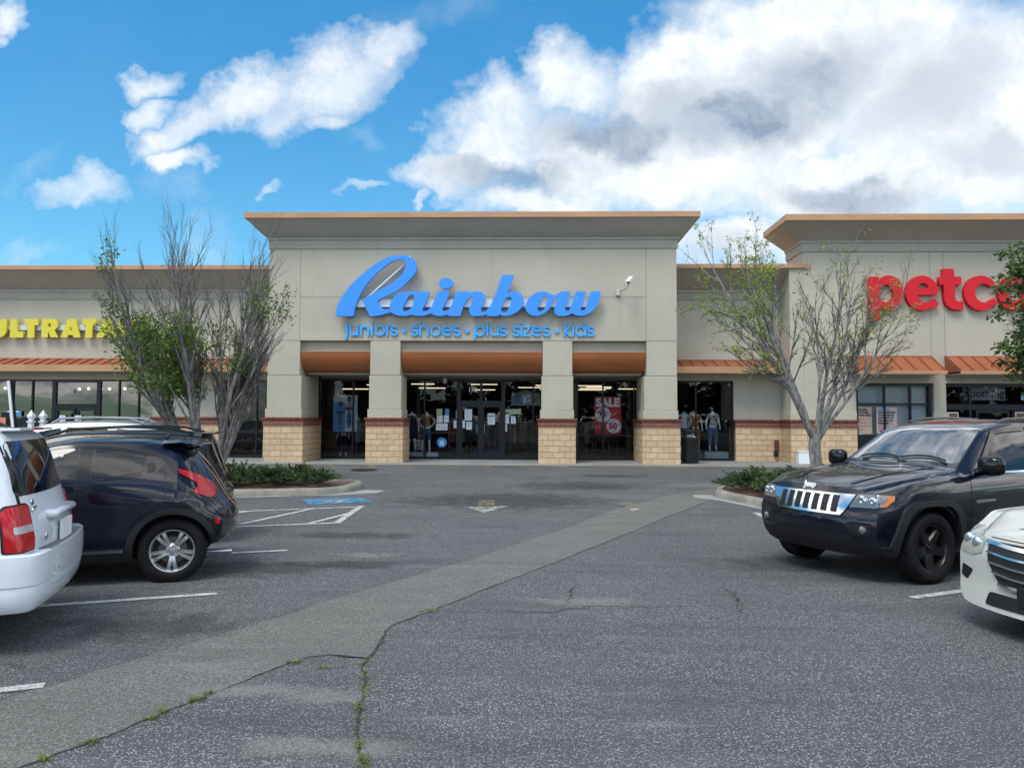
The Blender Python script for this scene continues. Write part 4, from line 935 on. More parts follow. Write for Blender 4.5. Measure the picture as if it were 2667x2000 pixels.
# ================================================================ MANNEQUINS
def skin(name, joints, bones, material, parent, sub=1):
    me = bpy.data.meshes.new(name); ks = list(joints)
    me.from_pydata([joints[k][:3] for k in ks], [], []); me.edges.add(len(bones))
    for e, (a, b) in zip(me.edges, bones): e.vertices = (ks.index(a), ks.index(b))
    me.update(); tmp = bpy.data.objects.new(name, me); COL.objects.link(tmp)
    sk = tmp.modifiers.new('s', 'SKIN'); sk.use_smooth_shade = True
    sv = me.skin_vertices[0].data if me.skin_vertices else None
    if sv is None:
        bpy.context.view_layer.update(); me.attributes; bm = bmesh.new(); bm.from_mesh(me); lay = bm.verts.layers.skin.verify(); bm.to_mesh(me); bm.free(); sv = me.skin_vertices[0].data
    for i, k in enumerate(ks):
        r = joints[k][3]; sv[i].radius = r if isinstance(r, tuple) else (r, r)
    sv[0].use_root = True
    ss = tmp.modifiers.new('u', 'SUBSURF'); ss.levels = ss.render_levels = sub
    bpy.context.view_layer.update()
    me2 = bpy.data.meshes.new_from_object(tmp.evaluated_get(bpy.context.evaluated_depsgraph_get()))
    bpy.data.objects.remove(tmp); bpy.data.meshes.remove(me)
    me2.name = name; me2.materials.clear(); me2.materials.append(material)
    me2.polygons.foreach_set('use_smooth', [True]*len(me2.polygons))
    return link(name, me2, parent)
def mannequin(label, loc, rz, top, bottom, arms='down', legs_long=True, scale=1., dress=None):
    """headless display figure standing on its feet; -Y is its front"""
    t = thing('mannequin', label, 'mannequin', loc, rz, 'shop window mannequins', scale)
    J = dict(pel=(0, 0, .94, (.14, .095)), wa=(0, 0, 1.10, (.115, .085)), ch=(0, -.01, 1.28, (.145, .10)), sh=(0, .0, 1.42, (.11, .07)), nk=(0, 0, 1.50, .052), nt=(0, 0, 1.57, .05))
    for s, n in ((-1, 'l'), (1, 'r')):
        J['hp'+n] = (.095*s, 0, .86, .088); J['kn'+n] = (.11*s, -.02*(s+1), .48, .056); J['an'+n] = (.12*s, .02, .09, .036); J['ft'+n] = (.135*s, -.13, .03, .03)
        J['sd'+n] = (.175*s, 0, 1.41, .054)
        if arms == 'hips' or (arms == 'mixed' and s > 0): J['el'+n] = (.33*s, .06, 1.19, .04); J['wr'+n] = (.20*s, -.09, 1.02, .028); J['hd'+n] = (.15*s, -.12, .98, .03)
        else: J['el'+n] = (.235*s, .02, 1.16, .04); J['wr'+n] = (.255*s, -.05, .93, .028); J['hd'+n] = (.255*s, -.08, .82, .032)
    bones = [('pel', 'wa'), ('wa', 'ch'), ('ch', 'sh'), ('sh', 'nk'), ('nk', 'nt')]
    for n in 'lr': bones += [('pel', 'hp'+n), ('hp'+n, 'kn'+n), ('kn'+n, 'an'+n), ('an'+n, 'ft'+n), ('sh', 'sd'+n), ('sd'+n, 'el'+n), ('el'+n, 'wr'+n), ('wr'+n, 'hd'+n)]
    skin('body', J, bones, M_['mannequin'], t, 2)
    def grow(ks, d): return {k: (*J[k][:3], tuple(r+d for r in J[k][3]) if isinstance(J[k][3], tuple) else J[k][3]+d) for k in ks}
    if top:
        G = grow(['wa', 'ch', 'sh', 'sdl', 'sdr'], .016)
        for n, s in (('l', -1), ('r', 1)):
            a, b = J['sd'+n], J['el'+n]; G['sv'+n] = (a[0]*.55+b[0]*.45, a[1], a[2]*.55+b[2]*.45, .068)
        G['lo'] = (0, 0, .98, (.155, .112))
        skin('shirt', G, [('wa', 'ch'), ('ch', 'sh'), ('sh', 'sdl'), ('sh', 'sdr'), ('sdl', 'svl'), ('sdr', 'svr'), ('wa', 'lo')], M_[top], t, 2)
    if bottom:
        G = grow(['pel', 'hpl', 'hpr', 'knl', 'knr'], .017); bl = [('pel', 'hpl'), ('pel', 'hpr'), ('hpl', 'knl'), ('hpr', 'knr')]
        if legs_long:
            for n in 'lr': a, b = J['kn'+n], J['an'+n]; G['cu'+n] = (a[0]*.3+b[0]*.7, a[1]*.3, a[2]*.3+b[2]*.7, .058); bl.append(('kn'+n, 'cu'+n))
        skin('trousers', G, bl, M_[bottom], t, 2)
    if dress:
        mb = MB(); mb.lathe([(.13, 1.42), (.165, 1.30), (.15, 1.10), (.19, .92), (.23, .62), (.24, .56)], 20, Matrix.Diagonal((1, .72, 1, 1))); mb.build('dress', M_[dress], t, smooth=True)
    return t
WZ = .27
mannequin('white headless mannequin in blue jeans, hands on hips, in the window behind the litter bin', (5.82, 28.75, .5), .2, None, 'denim', 'hips', scale=1.02)
mannequin('headless mannequin in an orange top in the window behind the litter bin', (6.29, 28.95, .48), 0, 'orange_cloth', 'orange_cloth', 'down', False, scale=1.02)
mannequin('headless mannequin in patterned vest and pale jeans, right in the window behind the litter bin', (6.92, 28.75, .55), 0, 'patterned_cloth', 'denim', 'down', scale=1.0)
mannequin('headless mannequin in a navy dress at the left of the glass entrance', (-4.72, 28.75, .42), .1, 'green_cloth', None, 'down', dress='navy_cloth', scale=1.03)
mannequin('headless mannequin in floral shirt and blue shorts, hands on hips, left of the entrance', (-4.14, 28.7, .42), 0, 'floral_cloth', 'denim', 'hips', False, scale=1.03)
mannequin('pale mannequin half hidden by the brick pillar right of the glass entrance', (.62, 28.75, .40), 0, 'white_plain', 'denim', 'down', scale=.98)
mannequin('small dim mannequin low in the leftmost window under the rounded canopy', (-7.55, 29.3, .2), 0, 'white_plain', 'navy_cloth', 'down', scale=.92)
def plinth(label, x0, x1, y0, y1, h, m): 
    mb = MB(); mb.box(x0, x1, y0, y1, .225, .225+h); tag(mb.build('display_plinth', M_[m], bevel=.008), label, 'plinth', 'shop window plinths')
plinth('pale long plinth under the patterned-vest mannequin', 6.52, 7.42, 28.40, 29.1, .33, 'teal_box'); plinth('grey long plinth under the navy-dress mannequin', -5.02, -4.22, 28.45, 29.2, .24, 'teal_box')
plinth('small white plinth under the floral-shirt mannequin', -4.08, -3.66, 28.4, 28.9, .24, 'poster_white'); plinth('tall narrow white plinth beside the right brick pillar', .30, .62, 28.4, 28.72, .62, 'white_plain')
plinth('low dark plinth under the hands-on-hips mannequin with bare top', 5.55, 6.03, 28.45, 29.0, .27, 'interior_grey'); plinth('low dark plinth under the orange-top mannequin', 6.06, 6.5, 28.6, 29.25, .25, 'interior_grey')
for x0, x1 in ((-2.32, -2.0), (-1.9, -1.2)): 
    mb = MB(); mb.box(x0, x1, 28.9, 29.3, .225, .52); tag(mb.build('stock_crate', M_['blue_panel']), 'blue crate on the shop floor seen low through the glass doors', 'crate', 'blue crates inside the doors')

# ================================================================ WINDOW GRAPHICS
def plane(mb, x0, x1, z0, z1, y, m=0, t=.004): mb.box(x0, x1, y-t, y, z0, z1, m)
po = thing('poster', 'tall poster of two women in the left window under the rounded canopy', 'poster', (-6.6, 28.6, .2))
mb = MB(); a = at_depth(869, 1029, 28.6); b = at_depth(930, 1127, 28.6)
plane(mb, a.x, b.x, b.z, a.z, 28.6)
mid = (a.x+b.x)/2; w_ = b.x-a.x; h_ = a.z-b.z
mb.box(a.x, mid, 28.592, 28.595, b.z, a.z-.2*h_, 1)
for cx, s, top_m in ((a.x+.30*w_, .88, 3), (a.x+.66*w_, 1.05, 4)):
    zb = b.z+.06*h_; H = h_*.86*s
    def blob_(zc, rx, rz, m, y): mb.add([(cx+dx, y, zc+dz) for dx, dz in arc(0, 0, rx, rz, 0, 350, 16)], [tuple(range(17))[::-1]], m)
    blob_(zb+H*.92, .085, .12, 2, 28.588); blob_(zb+H*.91, .055, .075, 5, 28.586); blob_(zb+H*.68, .15, .20, top_m, 28.584); blob_(zb+H*.32, .10, .34, 6, 28.582); blob_(zb+H*.64, .20, .055, 5, 28.5805)
mb.build('print', [M_['poster_white'], M_['poster_blue'], M_['hair_dark'], M_['sticker_blue'], M_['pink_cloth'], M_['skin_dark'], M_['denim']], po, world=True)
sa = thing('sale_poster', 'red sale poster with white discs in the window right of the entrance', 'poster', (2.7, 28.1, 1))
c = lambda x, y: at_depth(1300+x*.36166, 900+y*.36166, 28.36)
a, b = c(687, 368), c(880, 637)
mb = MB(); plane(mb, a.x, b.x, b.z, a.z, 28.37); mb.build('sheet', M_['sale_red'], sa, world=True)
for (x, y), r in (((748, 498), .29), ((826, 580), .27)):
    p = c(x, y); mb = MB(); mb.add([(p.x+dx, 28.362, p.z+dz) for dx, dz in arc(0, 0, r, r, 0, 354, 40)], [tuple(range(41))[::-1]]); mb.build('disc', M_['white_plain'], sa, world=True)
def flat(body, size, m, p, y, parent, bold=.01, **k): return text(body, size, M_[m], parent, Matrix.Translation((p.x, y, p.z)) @ STAND, bold=bold, world=parent is not None, **k)
flat('SALE', .43, 'white_plain', c(782, 412), 28.358, sa, .022); flat('25', .36, 'sale_red', c(740, 500), 28.358, sa, .02); flat('50', .32, 'sale_red', c(818, 582), 28.358, sa, .018)
flat('from', .10, 'ink', c(745, 462), 28.358, sa, .002); flat('to', .09, 'ink', c(820, 545), 28.358, sa, .002); flat('off', .09, 'ink', c(826, 618), 28.358, sa, .002); flat('%', .11, 'sale_red', c(783, 488), 28.358, sa, .004); flat('%', .11, 'sale_red', c(862, 566), 28.358, sa, .004)
# small sale card in the far left window
sp_ = thing('sale_poster', 'small red sale card in the window behind the left tree', 'poster', (-11.2, 28.4, 1.5))
a, b = at_depth(633, 1048, 28.4), at_depth(652, 1071, 28.4); mb = MB(); plane(mb, a.x, b.x, b.z, a.z, 28.4); mb.build('sheet', M_['sale_red'], sp_, world=True)
flat('10', .2, 'white_plain', Vector(((a.x+b.x)/2, 0, b.z+.13)), 28.393, sp_, .012); flat('from', .07, 'white_plain', Vector(((a.x+b.x)/2, 0, a.z-.05)), 28.393, sp_, .003)
# papers taped to the doors and windows
c = lambda x, y: at_depth(1030+x*.18083, 970+y*.18083, 28.19)
def notice(x0, y0, x1, y1, label, mats=('paper', 'ink'), lines=5, head=None):
    a, b = c(x0, y0), c(x1, y1); t = thing('paper_notice', label, 'notice', (a.x, 28.2, b.z), group='papers on the shop doors')
    mb = MB(); plane(mb, a.x, b.x, b.z, a.z, 28.189, 0, .003); rr = random.Random(int(x0)); H = a.z-b.z; W_ = b.x-a.x
    z = a.z-H*(.14 if not head else .42)
    for i in range(lines): mb.box(a.x+W_*.16, a.x+W_*rr.uniform(.55, .86), 28.184, 28.1855, z-.006, z, 1); z -= H*(.75 if not head else .45)/max(1, lines)
    mb.build('sheet', [M_[k] for k in mats], t, world=True)
    if head: flat(head, W_*.24, 'ink', Vector(((a.x+b.x)/2, 0, a.z-H*.24)), 28.184, t, .004)
notice(597, 618, 678, 718, 'white notice, upper left of the four sheets left of the doors'); notice(697, 616, 768, 716, 'white notice, upper right of the four sheets left of the doors')
notice(585, 730, 663, 832, 'white notice, lower left of the four sheets left of the doors'); notice(668, 730, 750, 832, 'white notice, lower right of the four sheets left of the doors')
notice(592, 522, 672, 612, 'greenish card above the four sheets left of the doors', ('paper_yellow', 'ink')); notice(716, 522, 772, 612, 'small blue card beside the greenish card', ('poster_blue', 'ink'), 2)
notice(873, 548, 950, 655, 'crumpled white sheet on the left door', lines=2); notice(997, 527, 1102, 690, 'tall white sheet with dark bullets on the left door', lines=4)
notice(838, 690, 1000, 800, 'wide white sheet low on the left door', lines=3); notice(1018, 712, 1102, 822, 'white sheet by the left door pull'); notice(1213, 566, 1268, 668, 'narrow white sheet on the right door'); notice(1215, 672, 1246, 778, 'narrow strip of paper under the narrow sheet on the right door', lines=1)
notice(1328, 588, 1433, 752, 'white poster with a bold heading on the right door', lines=4, head='NOTICE'); notice(1530, 576, 1635, 738, 'tall white sheet right of the doors'); notice(1530, 742, 1608, 850, 'white sheet under the tall one right of the doors')
notice(1662, 628, 1732, 738, 'small white sheet on the window right of the doors'); notice(1532, 526, 1808, 600, 'wide greenish card right of the doors', ('paper_yellow', 'ink'), 1)
mb = MB(); p = c(668, 1008); mb.add([(p.x+dx, 28.187, p.z+dz) for dx, dz in arc(0, 0, .19, .19, 0, 354, 40)], [tuple(range(41))[::-1]]); q = c(668, 1015); mb.box(q.x-.09, q.x+.09, 28.182, 28.1845, q.z-.10, q.z+.10, 1)
tag(mb.build('window_sticker', [M_['sticker_blue'], M_['sticker_pale']]), 'round blue sticker low on the glass left of the doors', 'sticker')
mb = MB(); p, q = c(272, 978), c(380, 1108); mb.box(p.x, q.x, 28.36, 28.38, q.z, p.z); mb.box(p.x+.03, q.x-.03, 28.352, 28.358, q.z+.03, p.z-.03, 1)
t = thing('chalkboard_sign', 'small white-framed black sign at the feet of the mannequins', 'sign', (p.x, 28.38, q.z)); mb.build('board', [M_['white_plain'], M_['ink']], t, world=True)
for i, s_ in enumerate(('Plus', 'WEEK', 'VALUE')): flat(s_, .075, 'white_plain', Vector(((p.x+q.x)/2, 0, p.z-.08-.075*i)), 28.35, t, .001)
flat('170', .24, 'white_plain', c(1113, 250), 28.17, None, .004).name = 'door_number'
tag(bpy.data.objects['door_number'], 'white door number 170 above the glass doors', 'door number')
kd = thing('hanging_sign', 'pale house-shaped kids sign hanging inside the right entrance window', 'sign', (.1, 29, 2)); cc = lambda x, y: at_depth(1030+x*.18083, 970+y*.18083, 29.4)
P = [cc(1665, 320), cc(1830, 262), cc(1900, 262), cc(2085, 300), cc(2085, 478), cc(1665, 478)]
mb = MB(); mb.add([(p.x, 29.4, p.z) for p in P]+[(p.x, 29.43, p.z) for p in P], [(5, 4, 3, 2, 1, 0), (6, 7, 8, 9, 10, 11)]+[(i, (i+1) % 6, 6+(i+1) % 6, 6+i) for i in range(6)]); mb.build('board', mat('sign_grey', (.30, .36, .38), .7), kd, world=True)
for ch, x, m in (('K', 1765, 'poster_blue'), ('I', 1840, 'white_plain'), ('D', 1905, 'sticker_pale'), ('S', 1985, 'sale_red')): flat(ch, .36, m, cc(x, 385), 29.39, kd, .03)
# rails and shoe shelves in the window behind the left tree
rr = random.Random(8); cols = [mat('goods_'+k, c_, .6) for k, c_ in (('red', (.24, .02, .02)), ('white', (.35, .35, .35)), ('blue', (.03, .07, .2)), ('tan', (.18, .11, .06)), ('black', (.02, .02, .02)), ('lime', (.14, .16, .03)), ('pink', (.2, .06, .1)))]
for z in (.45, .85, 1.25, 1.65):
    t = thing('shoe_shelf', 'shoe display shelf in the window behind the left tree, at height %s' % {.45: 'of the sill', .85: 'of the knee', 1.25: 'of the waist', 1.65: 'of the shoulder'}[z], 'shelf', (-10.7, 29.2, z))
    mb = MB(); mb.box(-11.9, -9.3, 29.0, 29.35, z-.02, z); mb.build('board', M_['interior_grey'], t, world=True)
    x = -11.85
    while x < -9.4:
        l = rr.uniform(.10, .22); s = MB(); s.tube([(x, 29.05, z+.03), (x+l*.4, 29.05, z+.05), (x+l, 29.08, z+.09)], [.03, .04, .03], 6); s.build('shoe', rr.choice(cols), t, world=True, smooth=True); x += l+rr.uniform(.05, .2)
# garments inside the central shop, dim behind the glass
for i, x in enumerate((-7.3, -6.2, -5.6, -3.2, -2.5, -1.3, -.5, .1, .9, 2.1, 2.9, 3.4)):
    t = thing('clothes_rack', 'dim rack of clothes deep inside the central shop', 'clothes rack', (x, 32.5+(i % 3)*1.0, .225), group='clothes racks inside the shop')
    mb = MB(); mb.tube([(-.5, 0, 0), (-.5, 0, 1.4), (.5, 0, 1.4), (.5, 0, 0)], .02, 6); mb.build('rail', M_['steel'], t)
    for k in range(8):
        g_ = MB(); w_ = rr.uniform(.05, .09); xx = -.42+k*.12; g_.add([(xx-w_/2, -.2, 1.36), (xx+w_/2, -.2, 1.36), (xx+w_/2, .2, 1.36), (xx-w_/2, .2, 1.36), (xx-w_, -.25, .5), (xx+w_, -.25, .5), (xx+w_, .25, .5), (xx-w_, .25, .5)], [(0, 1, 2, 3), (0, 4, 5, 1), (2, 6, 7, 3), (0, 3, 7, 4), (1, 5, 6, 2), (4, 7, 6, 5)])
        g_.build('garment', rr.choice(cols), t)
# pet shop window posters and inside sign
c = lambda x, y, Y=27.14: at_depth(2200+x*.21112, 970+y*.21112, Y)
for x0, y0, x1, y1, ms, hd, lb in ((90, 425, 340, 760, ('poster_tan', 'ink'), ['ONLINE.', 'IN-STORE.', 'YOUR WAY.'], 'tan poster in the red-lettered shop window'), (390, 425, 650, 755, ('poster_pink', 'ink'), ['WE\'RE OPEN', 'AND COMMITTED', 'TO THE HEALTH', 'AND SAFETY OF', 'YOU AND OUR', 'PARTNERS.'], 'pink poster in the red-lettered shop window')):
    a, b = c(x0, y0), c(x1, y1); t = thing('poster', lb, 'poster', (a.x, 27.14, b.z)); H = a.z-b.z; W_ = b.x-a.x; tan = len(hd) == 3
    mb = MB(); plane(mb, a.x, b.x, b.z, a.z, 27.155); z = b.z+H*(.55 if tan else .46)
    for i in range(4 if tan else 7): mb.box(a.x+W_*(.28 if tan else .08), a.x+W_*(.6+.25*((i*7) % 3)/2), 27.146, 27.1475, z-.008, z+.004, 1); z -= H*(.125 if tan else .055)
    if tan: mb.box(a.x+.02, a.x+.14, 27.146, 27.1475, b.z+H*.18, b.z+H*.66, 2); mb.box(a.x+.05, a.x+.17, 27.146, 27.1475, a.z-.3, a.z-.08, 4)
    mb.box(a.x+.03+.08*(not tan), a.x+.12+.08*(not tan), 27.146, 27.1475, b.z+.05, b.z+.11, 3)
    mb.build('sheet', [M_[ms[0]], M_['ink'], M_['white_plain'], M_['sale_red'], M_['poster_pink']], t, world=True)
    for i, s_ in enumerate(hd): flat(s_, .085 if tan else .075, 'poster_blue' if s_.startswith('WE') else 'ink', Vector((a.x+W_*(.3 if tan else .08), 0, a.z-.10-i*(.10 if tan else .098))), 27.146, t, .006, align='LEFT')
a, b = c(105, 757), c(230, 790); mb = MB(); plane(mb, a.x, b.x, b.z, a.z, 27.15); tag(mb.build('window_strip', M_['cyan_strip']), 'short pale blue strip under the tan poster', 'sticker')
a, b = c(1445, 165, 27.6), c(1975, 345, 27.6); t = thing('hanging_sign', 'grey sign with dark lowercase lettering inside the right-hand shop entrance', 'sign', (a.x, 28.4, b.z))
mb = MB(); plane(mb, a.x, b.x, b.z, a.z, 27.6, 0, .03); mb.build('board', M_['grey_sign'], t, world=True); p = c(1695, 258, 27.56); flat('grooming', .42, 'letter_dark', p, 27.56, t, .006)
for x0 in (1215, 2105):
    a, b = c(x0, 490, 27.28), c(x0+190, 640, 27.28); mb = MB(); mb.box(a.x, b.x, 27.28, 27.3, b.z, a.z); mb.box(a.x+.03, b.x-.03, 27.275, 27.279, b.z+.03, a.z-.03, 1)
    tag(mb.build('door_panel_sign', [M_['white_plain'], M_['wood_brown']]), 'white-framed brown panel on the dark entrance, %s grooming sign' % ('below left of the' if x0 < 2000 else 'right of the'), 'sign')
a, b = c(2175, 290, 27.3), c(2260, 340, 27.3); mb = MB(); plane(mb, a.x, b.x, b.z, a.z, 27.3); mb.box(a.x+.02, b.x-.02, 27.29, 27.294, b.z+.02, a.z-.02, 1); tag(mb.build('door_sticker', [M_['white_plain'], M_['poster_blue']]), 'small blue and white plate above the right-hand shop doors', 'sticker')
flat('160', .2, 'white_plain', at_depth(181, 1019, 28.15), 28.17, None, .004).name = 'shop_number'; tag(bpy.data.objects['shop_number'], 'white number 160 above the doors of the low left shop', 'door number')
for x0, x1 in ((815, 895), (1030, 1112)):
    a, b = at_depth(x0*.18987, 960+640*.18987, 28.17), at_depth(x1*.18987, 960+760*.18987, 28.17); t = thing('paper_notice', 'white sheet on the %s door of the low left shop' % ('left' if x0 < 900 else 'right'), 'notice', (a.x, 28.17, b.z), group='papers on the low left shop doors')
    mb = MB(); plane(mb, a.x, b.x, b.z, a.z, 28.17)
    for i in range(5): mb.box(a.x+.04, b.x-.06, 28.162, 28.164, a.z-.08-.07*i, a.z-.07-.07*i, 1)
    mb.build('sheet', [M_['paper'], M_['ink']], t, world=True)
# white posts and leaning post beyond the parked cars
def picket(x, Y, lb):
    t = thing('fence_post', lb, 'post', (x, Y, zg(Y)), group='white capped posts by the low left shop'); h = 1.47
    mb = MB(); mb.box(-.06, .06, -.06, .06, 0, h); mb.build('post', M_['white_metal'], t, bevel=.006)
    mb = MB(); mb.box(-.085, .085, -.085, .085, h, h+.04); mb.lathe([(.06, h+.04), (.075, h+.09), (.105, h+.15), (.11, h+.19), (.0001, h+.36)], 4, Matrix.Rotation(R(45), 4, 'Z')); mb.build('cap', M_['white_metal'], t, bevel=.004)
p = at_depth(81, 1100, 21); picket(p.x, 21, 'white capped post, the left one of the pair above the black car roof'); p = at_depth(112, 1100, 21.2); picket(p.x, 21.2, 'white capped post, the right one of the pair above the black car roof')
lp = thing('leaning_post', 'leaning black and white board post behind the white car', 'post', (0, 0, 0)); a, b = at_depth(34, 1055, 19), at_depth(45, 1170, 19)
mb = MB(); dx = (a-b); ln = dx.length; Mx = Matrix.Translation((a+b)/2+dx*.0) @ dx.to_track_quat('Z', 'Y').to_matrix().to_4x4()
mb.obox(Mx, .10, .05, ln*2.1); mb2 = MB(); mb2.obox(Mx @ Matrix.Translation((.066, -.01, 0)), .045, .06, ln*2.1)
rz_ = mb.build('board', M_['black_plastic'], lp); mb2.build('edge', M_['white_metal'], lp)
ap = thing('promo_card', 'pinkish card and dark shape at the left edge by the low left shop', 'poster', (-17, 26, .2)); a, b = at_depth(-25, 1087, 26), at_depth(14, 1104, 26)
mb = MB(); mb.box(a.x, b.x, 26, 26.03, b.z-.3, a.z); mb.build('card', mat('card_coral', (.55, .20, .14), .7), ap, world=True)
mb = MB(); a, b = at_depth(2, 1073, 26.2), at_depth(22, 1104, 26.2); mb.box(a.x, b.x, 26.2, 26.24, .2, a.z); mb.build('backing', M_['black_plastic'], ap, world=True, bevel=.1)
a, b = at_depth(14, 1070, 28.2), at_depth(57, 1084, 28.2); mb = MB(); plane(mb, a.x, b.x, b.z, a.z, 28.17); mb.box(a.x+.1, b.x-.1, 28.163, 28.165, a.z-.06, a.z, 1); tag(mb.build('window_decal', [M_['poster_blue'], M_['white_plain']]), 'blue strip decal low in the left shop window', 'decal')
# ================================================================ TREES AND SHRUBS
def leaf_quad(mb, p, s, rnd, m=0, droop=0.):
    a = rnd.uniform(0, 6.283); e = rnd.uniform(-.9, .9)-droop
    d = Vector((math.cos(a)*math.cos(e), math.sin(a)*math.cos(e), math.sin(e)))
    sd_ = d.cross(Vector((rnd.uniform(-1, 1), rnd.uniform(-1, 1), rnd.uniform(-1, 1))))
    if sd_.length < .05: return
    sd_ = sd_.normalized()*s*.27
    mb.add([p, p+d*s*.5+sd_, p+d*s, p+d*s*.5-sd_], [(0, 1, 2, 3)], m)
class Tree:
    def __init__(s, seed): s.r = random.Random(seed); s.wood = MB(); s.twig = MB(); s.tips = []; s.limbs = []
    def grow(s, p, d, L, r0, level, maxl, kids, spread, up, wob, taper=.35, nseg=None, shrink=.55):
        r = s.r; n = nseg or max(3, int(L/.22)); pts = [Vector(p)]; d = d.normalized(); rad = [r0]
        for i in range(n):
            d = (d+Vector((r.uniform(-1, 1), r.uniform(-1, 1), r.uniform(-1, 1)))*wob+Vector((0, 0, up))).normalized()
            pts.append(pts[-1]+d*L/n); rad.append(r0*(1-(1-taper)*(i+1)/n))
        (s.wood if level < 2 else s.twig).tube(pts, rad, (8, 6, 4, 3, 3)[min(level, 4)], cap=False)
        if level >= maxl:
            s.tips.append(pts); return pts
        k = kids[min(level, len(kids)-1)]
        for j in range(k):
            f = .22+.76*(j+r.random())/k; i = min(n-1, int(f*n)); q = pts[i].lerp(pts[i+1], f*n-i)
            t = (pts[i+1]-pts[i]).normalized(); a = r.uniform(0, 6.283); o = t.cross(Vector((math.cos(a), math.sin(a), .3)))
            if o.length < .05: continue
            sp = spread*r.uniform(.5, 1.35); dd = t*math.cos(sp)+o.normalized()*math.sin(sp)
            s.grow(q, dd, L*shrink*r.uniform(.6, 1.15)*(1.15-.5*f), rad[i]*.60, level+1, maxl, kids, spread, up, wob*1.15, .3, None, shrink)
        return pts
def finish_tree(root, T, crown_mat, leaves, bark_m='maple_bark', twig_m='twig_bark'):
    T.wood.build('trunk', M_[bark_m], root, smooth=True); T.twig.build('branches', M_[twig_m], root, smooth=True)
    leaves.build('crown', M_[crown_mat], root)
# left tree: vase of many grey stems, mostly bare above, leafy low on the left
LT = Vector((-7.75, 17.7, .1))
tr = thing('tree', 'wide multi-stemmed tree, mostly bare with a dense green patch low on its left side', 'tree', LT)
T = Tree(11); rr = T.r
stems = [(-35, 5.0, .054), (-31, 5.4, .056), (-26, 5.7, .060), (-22, 5.8, .064), (-19, 5.9, .068), (-14, 6.0, .07), (-9, 5.2, .062), (-3, 4.7, .062), (2, 5.1, .062), (5, 5.4, .066), (7.5, 6.2, .066), (10, 5.0, .056), (13, 4.6, .050), (17, 4.2, .048)]
for k, (ang, L, r0) in enumerate(stems):
    a = R(ang); dy = rr.uniform(-.35, .35)
    d = Vector((math.sin(a)*1.12, dy*1.3, math.cos(a)))
    T.grow(Vector((math.sin(a)*.16, dy*.25, 0)), d, L, r0, 0, 3, (18, 9, 6), .34, .045, .075, .14, int(L/.3), .36)
lv = MB()
def in_clump(p):
    x, z = p.x, p.z
    w = 0
    for cx, cz, rx, rz, k in ((-1.4, 3.2, .7, .8, .9), (-1.75, 3.9, .5, .5, .8), (-.95, 2.6, .5, .45, .9), (.55, 4.3, .3, .3, .16), (-.35, 3.7, .4, .45, .3), (-1.7, 5.2, .35, .4, .12), (.35, 3.1, .3, .4, .3), (1.2, 4.7, .35, .5, .10)):
        q = ((x-cx)/rx)**2+((z-cz)/rz)**2
        if q < 1: w = max(w, k)
    return w
for pts in T.tips:
    for i, q in enumerate(pts):
        w_ = in_clump(q)
        n = int(rr.random()*3*w_) if w_ > .6 else (1+int(rr.random()*3) if rr.random() < w_ else 0)
        for _ in range(n): leaf_quad(lv, q+Vector((rr.gauss(0, .07), rr.gauss(0, .09), rr.gauss(0, .07))), rr.uniform(.05, .105), rr)
for _ in range(2500):   # the dense patch
    cx, cz, rx, rz = rr.choice(((-1.3, 3.1, .58, .72), (-1.3, 3.1, .58, .72), (-1.65, 3.75, .42, .45), (-.9, 2.45, .45, .36), (-1.75, 3.4, .42, .5)))
    v = Vector((rr.gauss(0, 1), rr.gauss(0, 1), rr.gauss(0, 1))).normalized()*rr.random()**.45
    p = Vector((cx+v.x*rx, v.y*.75, cz+v.z*rz))
    if math.sin(p.x*7+p.z*3)+math.sin(p.y*8-p.z*6)+math.sin(p.z*9+p.x*4) > -.55: leaf_quad(lv, p, rr.uniform(.055, .12), rr, droop=.15)
finish_tree(tr, T, 'myrtle_leaf', lv, 'myrtle_bark')
# right tree: short trunk, open vase, new yellow-green leaves on the left
RT = Vector((6.55, 17.4, .14))
tr = thing('tree', 'open vase-shaped tree with pale bark and sparse yellow-green new leaves, behind the dark car', 'tree', RT)
T = Tree(27); rr = T.r
tp = [Vector((0, 0, 0)), Vector((.02, 0, .5)), Vector((-.02, .02, 1.0)), Vector((.01, 0, 1.35))]
T.wood.tube(tp, [.165, .135, .13, .145], 12, cap=False)
for (x, y, z, dx, dy, dz, L, r0) in ((-.08, 0, 1.25, -.50, .05, 1, 5.2, .064), (-.05, .06, 1.3, -.26, .30, 1, 4.6, .052), (.02, -.05, 1.3, .04, -.25, 1, 4.0, .056), (.06, 0, 1.25, .34, .1, 1, 4.2, .056), (.10, .03, 1.2, .52, -.1, 1, 4.0, .052), (.03, .08, 1.3, .16, .3, 1, 4.0, .048), (-.10, -.04, 1.3, -.66, -.2, 1, 4.2, .07), (.1, 0, 1.35, .75, .15, 1, 3.5, .06)):
    T.grow((x, y, z), Vector((dx, dy, dz)), L, r0, 0, 3, (14, 8, 5), .58, .025, .085, .14, int(L/.28), .38)
lv = MB()
for pts in T.tips:
    for q in pts[1:]:
        w_ = .60 if q.x < -.9 and q.z < 5.4 else (.22 if q.x < -.3 else .07)
        if q.x > .9 and 3.6 < q.z < 4.4: w_ = .28
        if rr.random() < w_:
            for _ in range(rr.randint(1, 3)): leaf_quad(lv, q+Vector((rr.gauss(0, .03), rr.gauss(0, .03), rr.gauss(0, .03))), rr.uniform(.04, .085), rr)
finish_tree(tr, T, 'bud_leaf', lv, 'maple_bark')
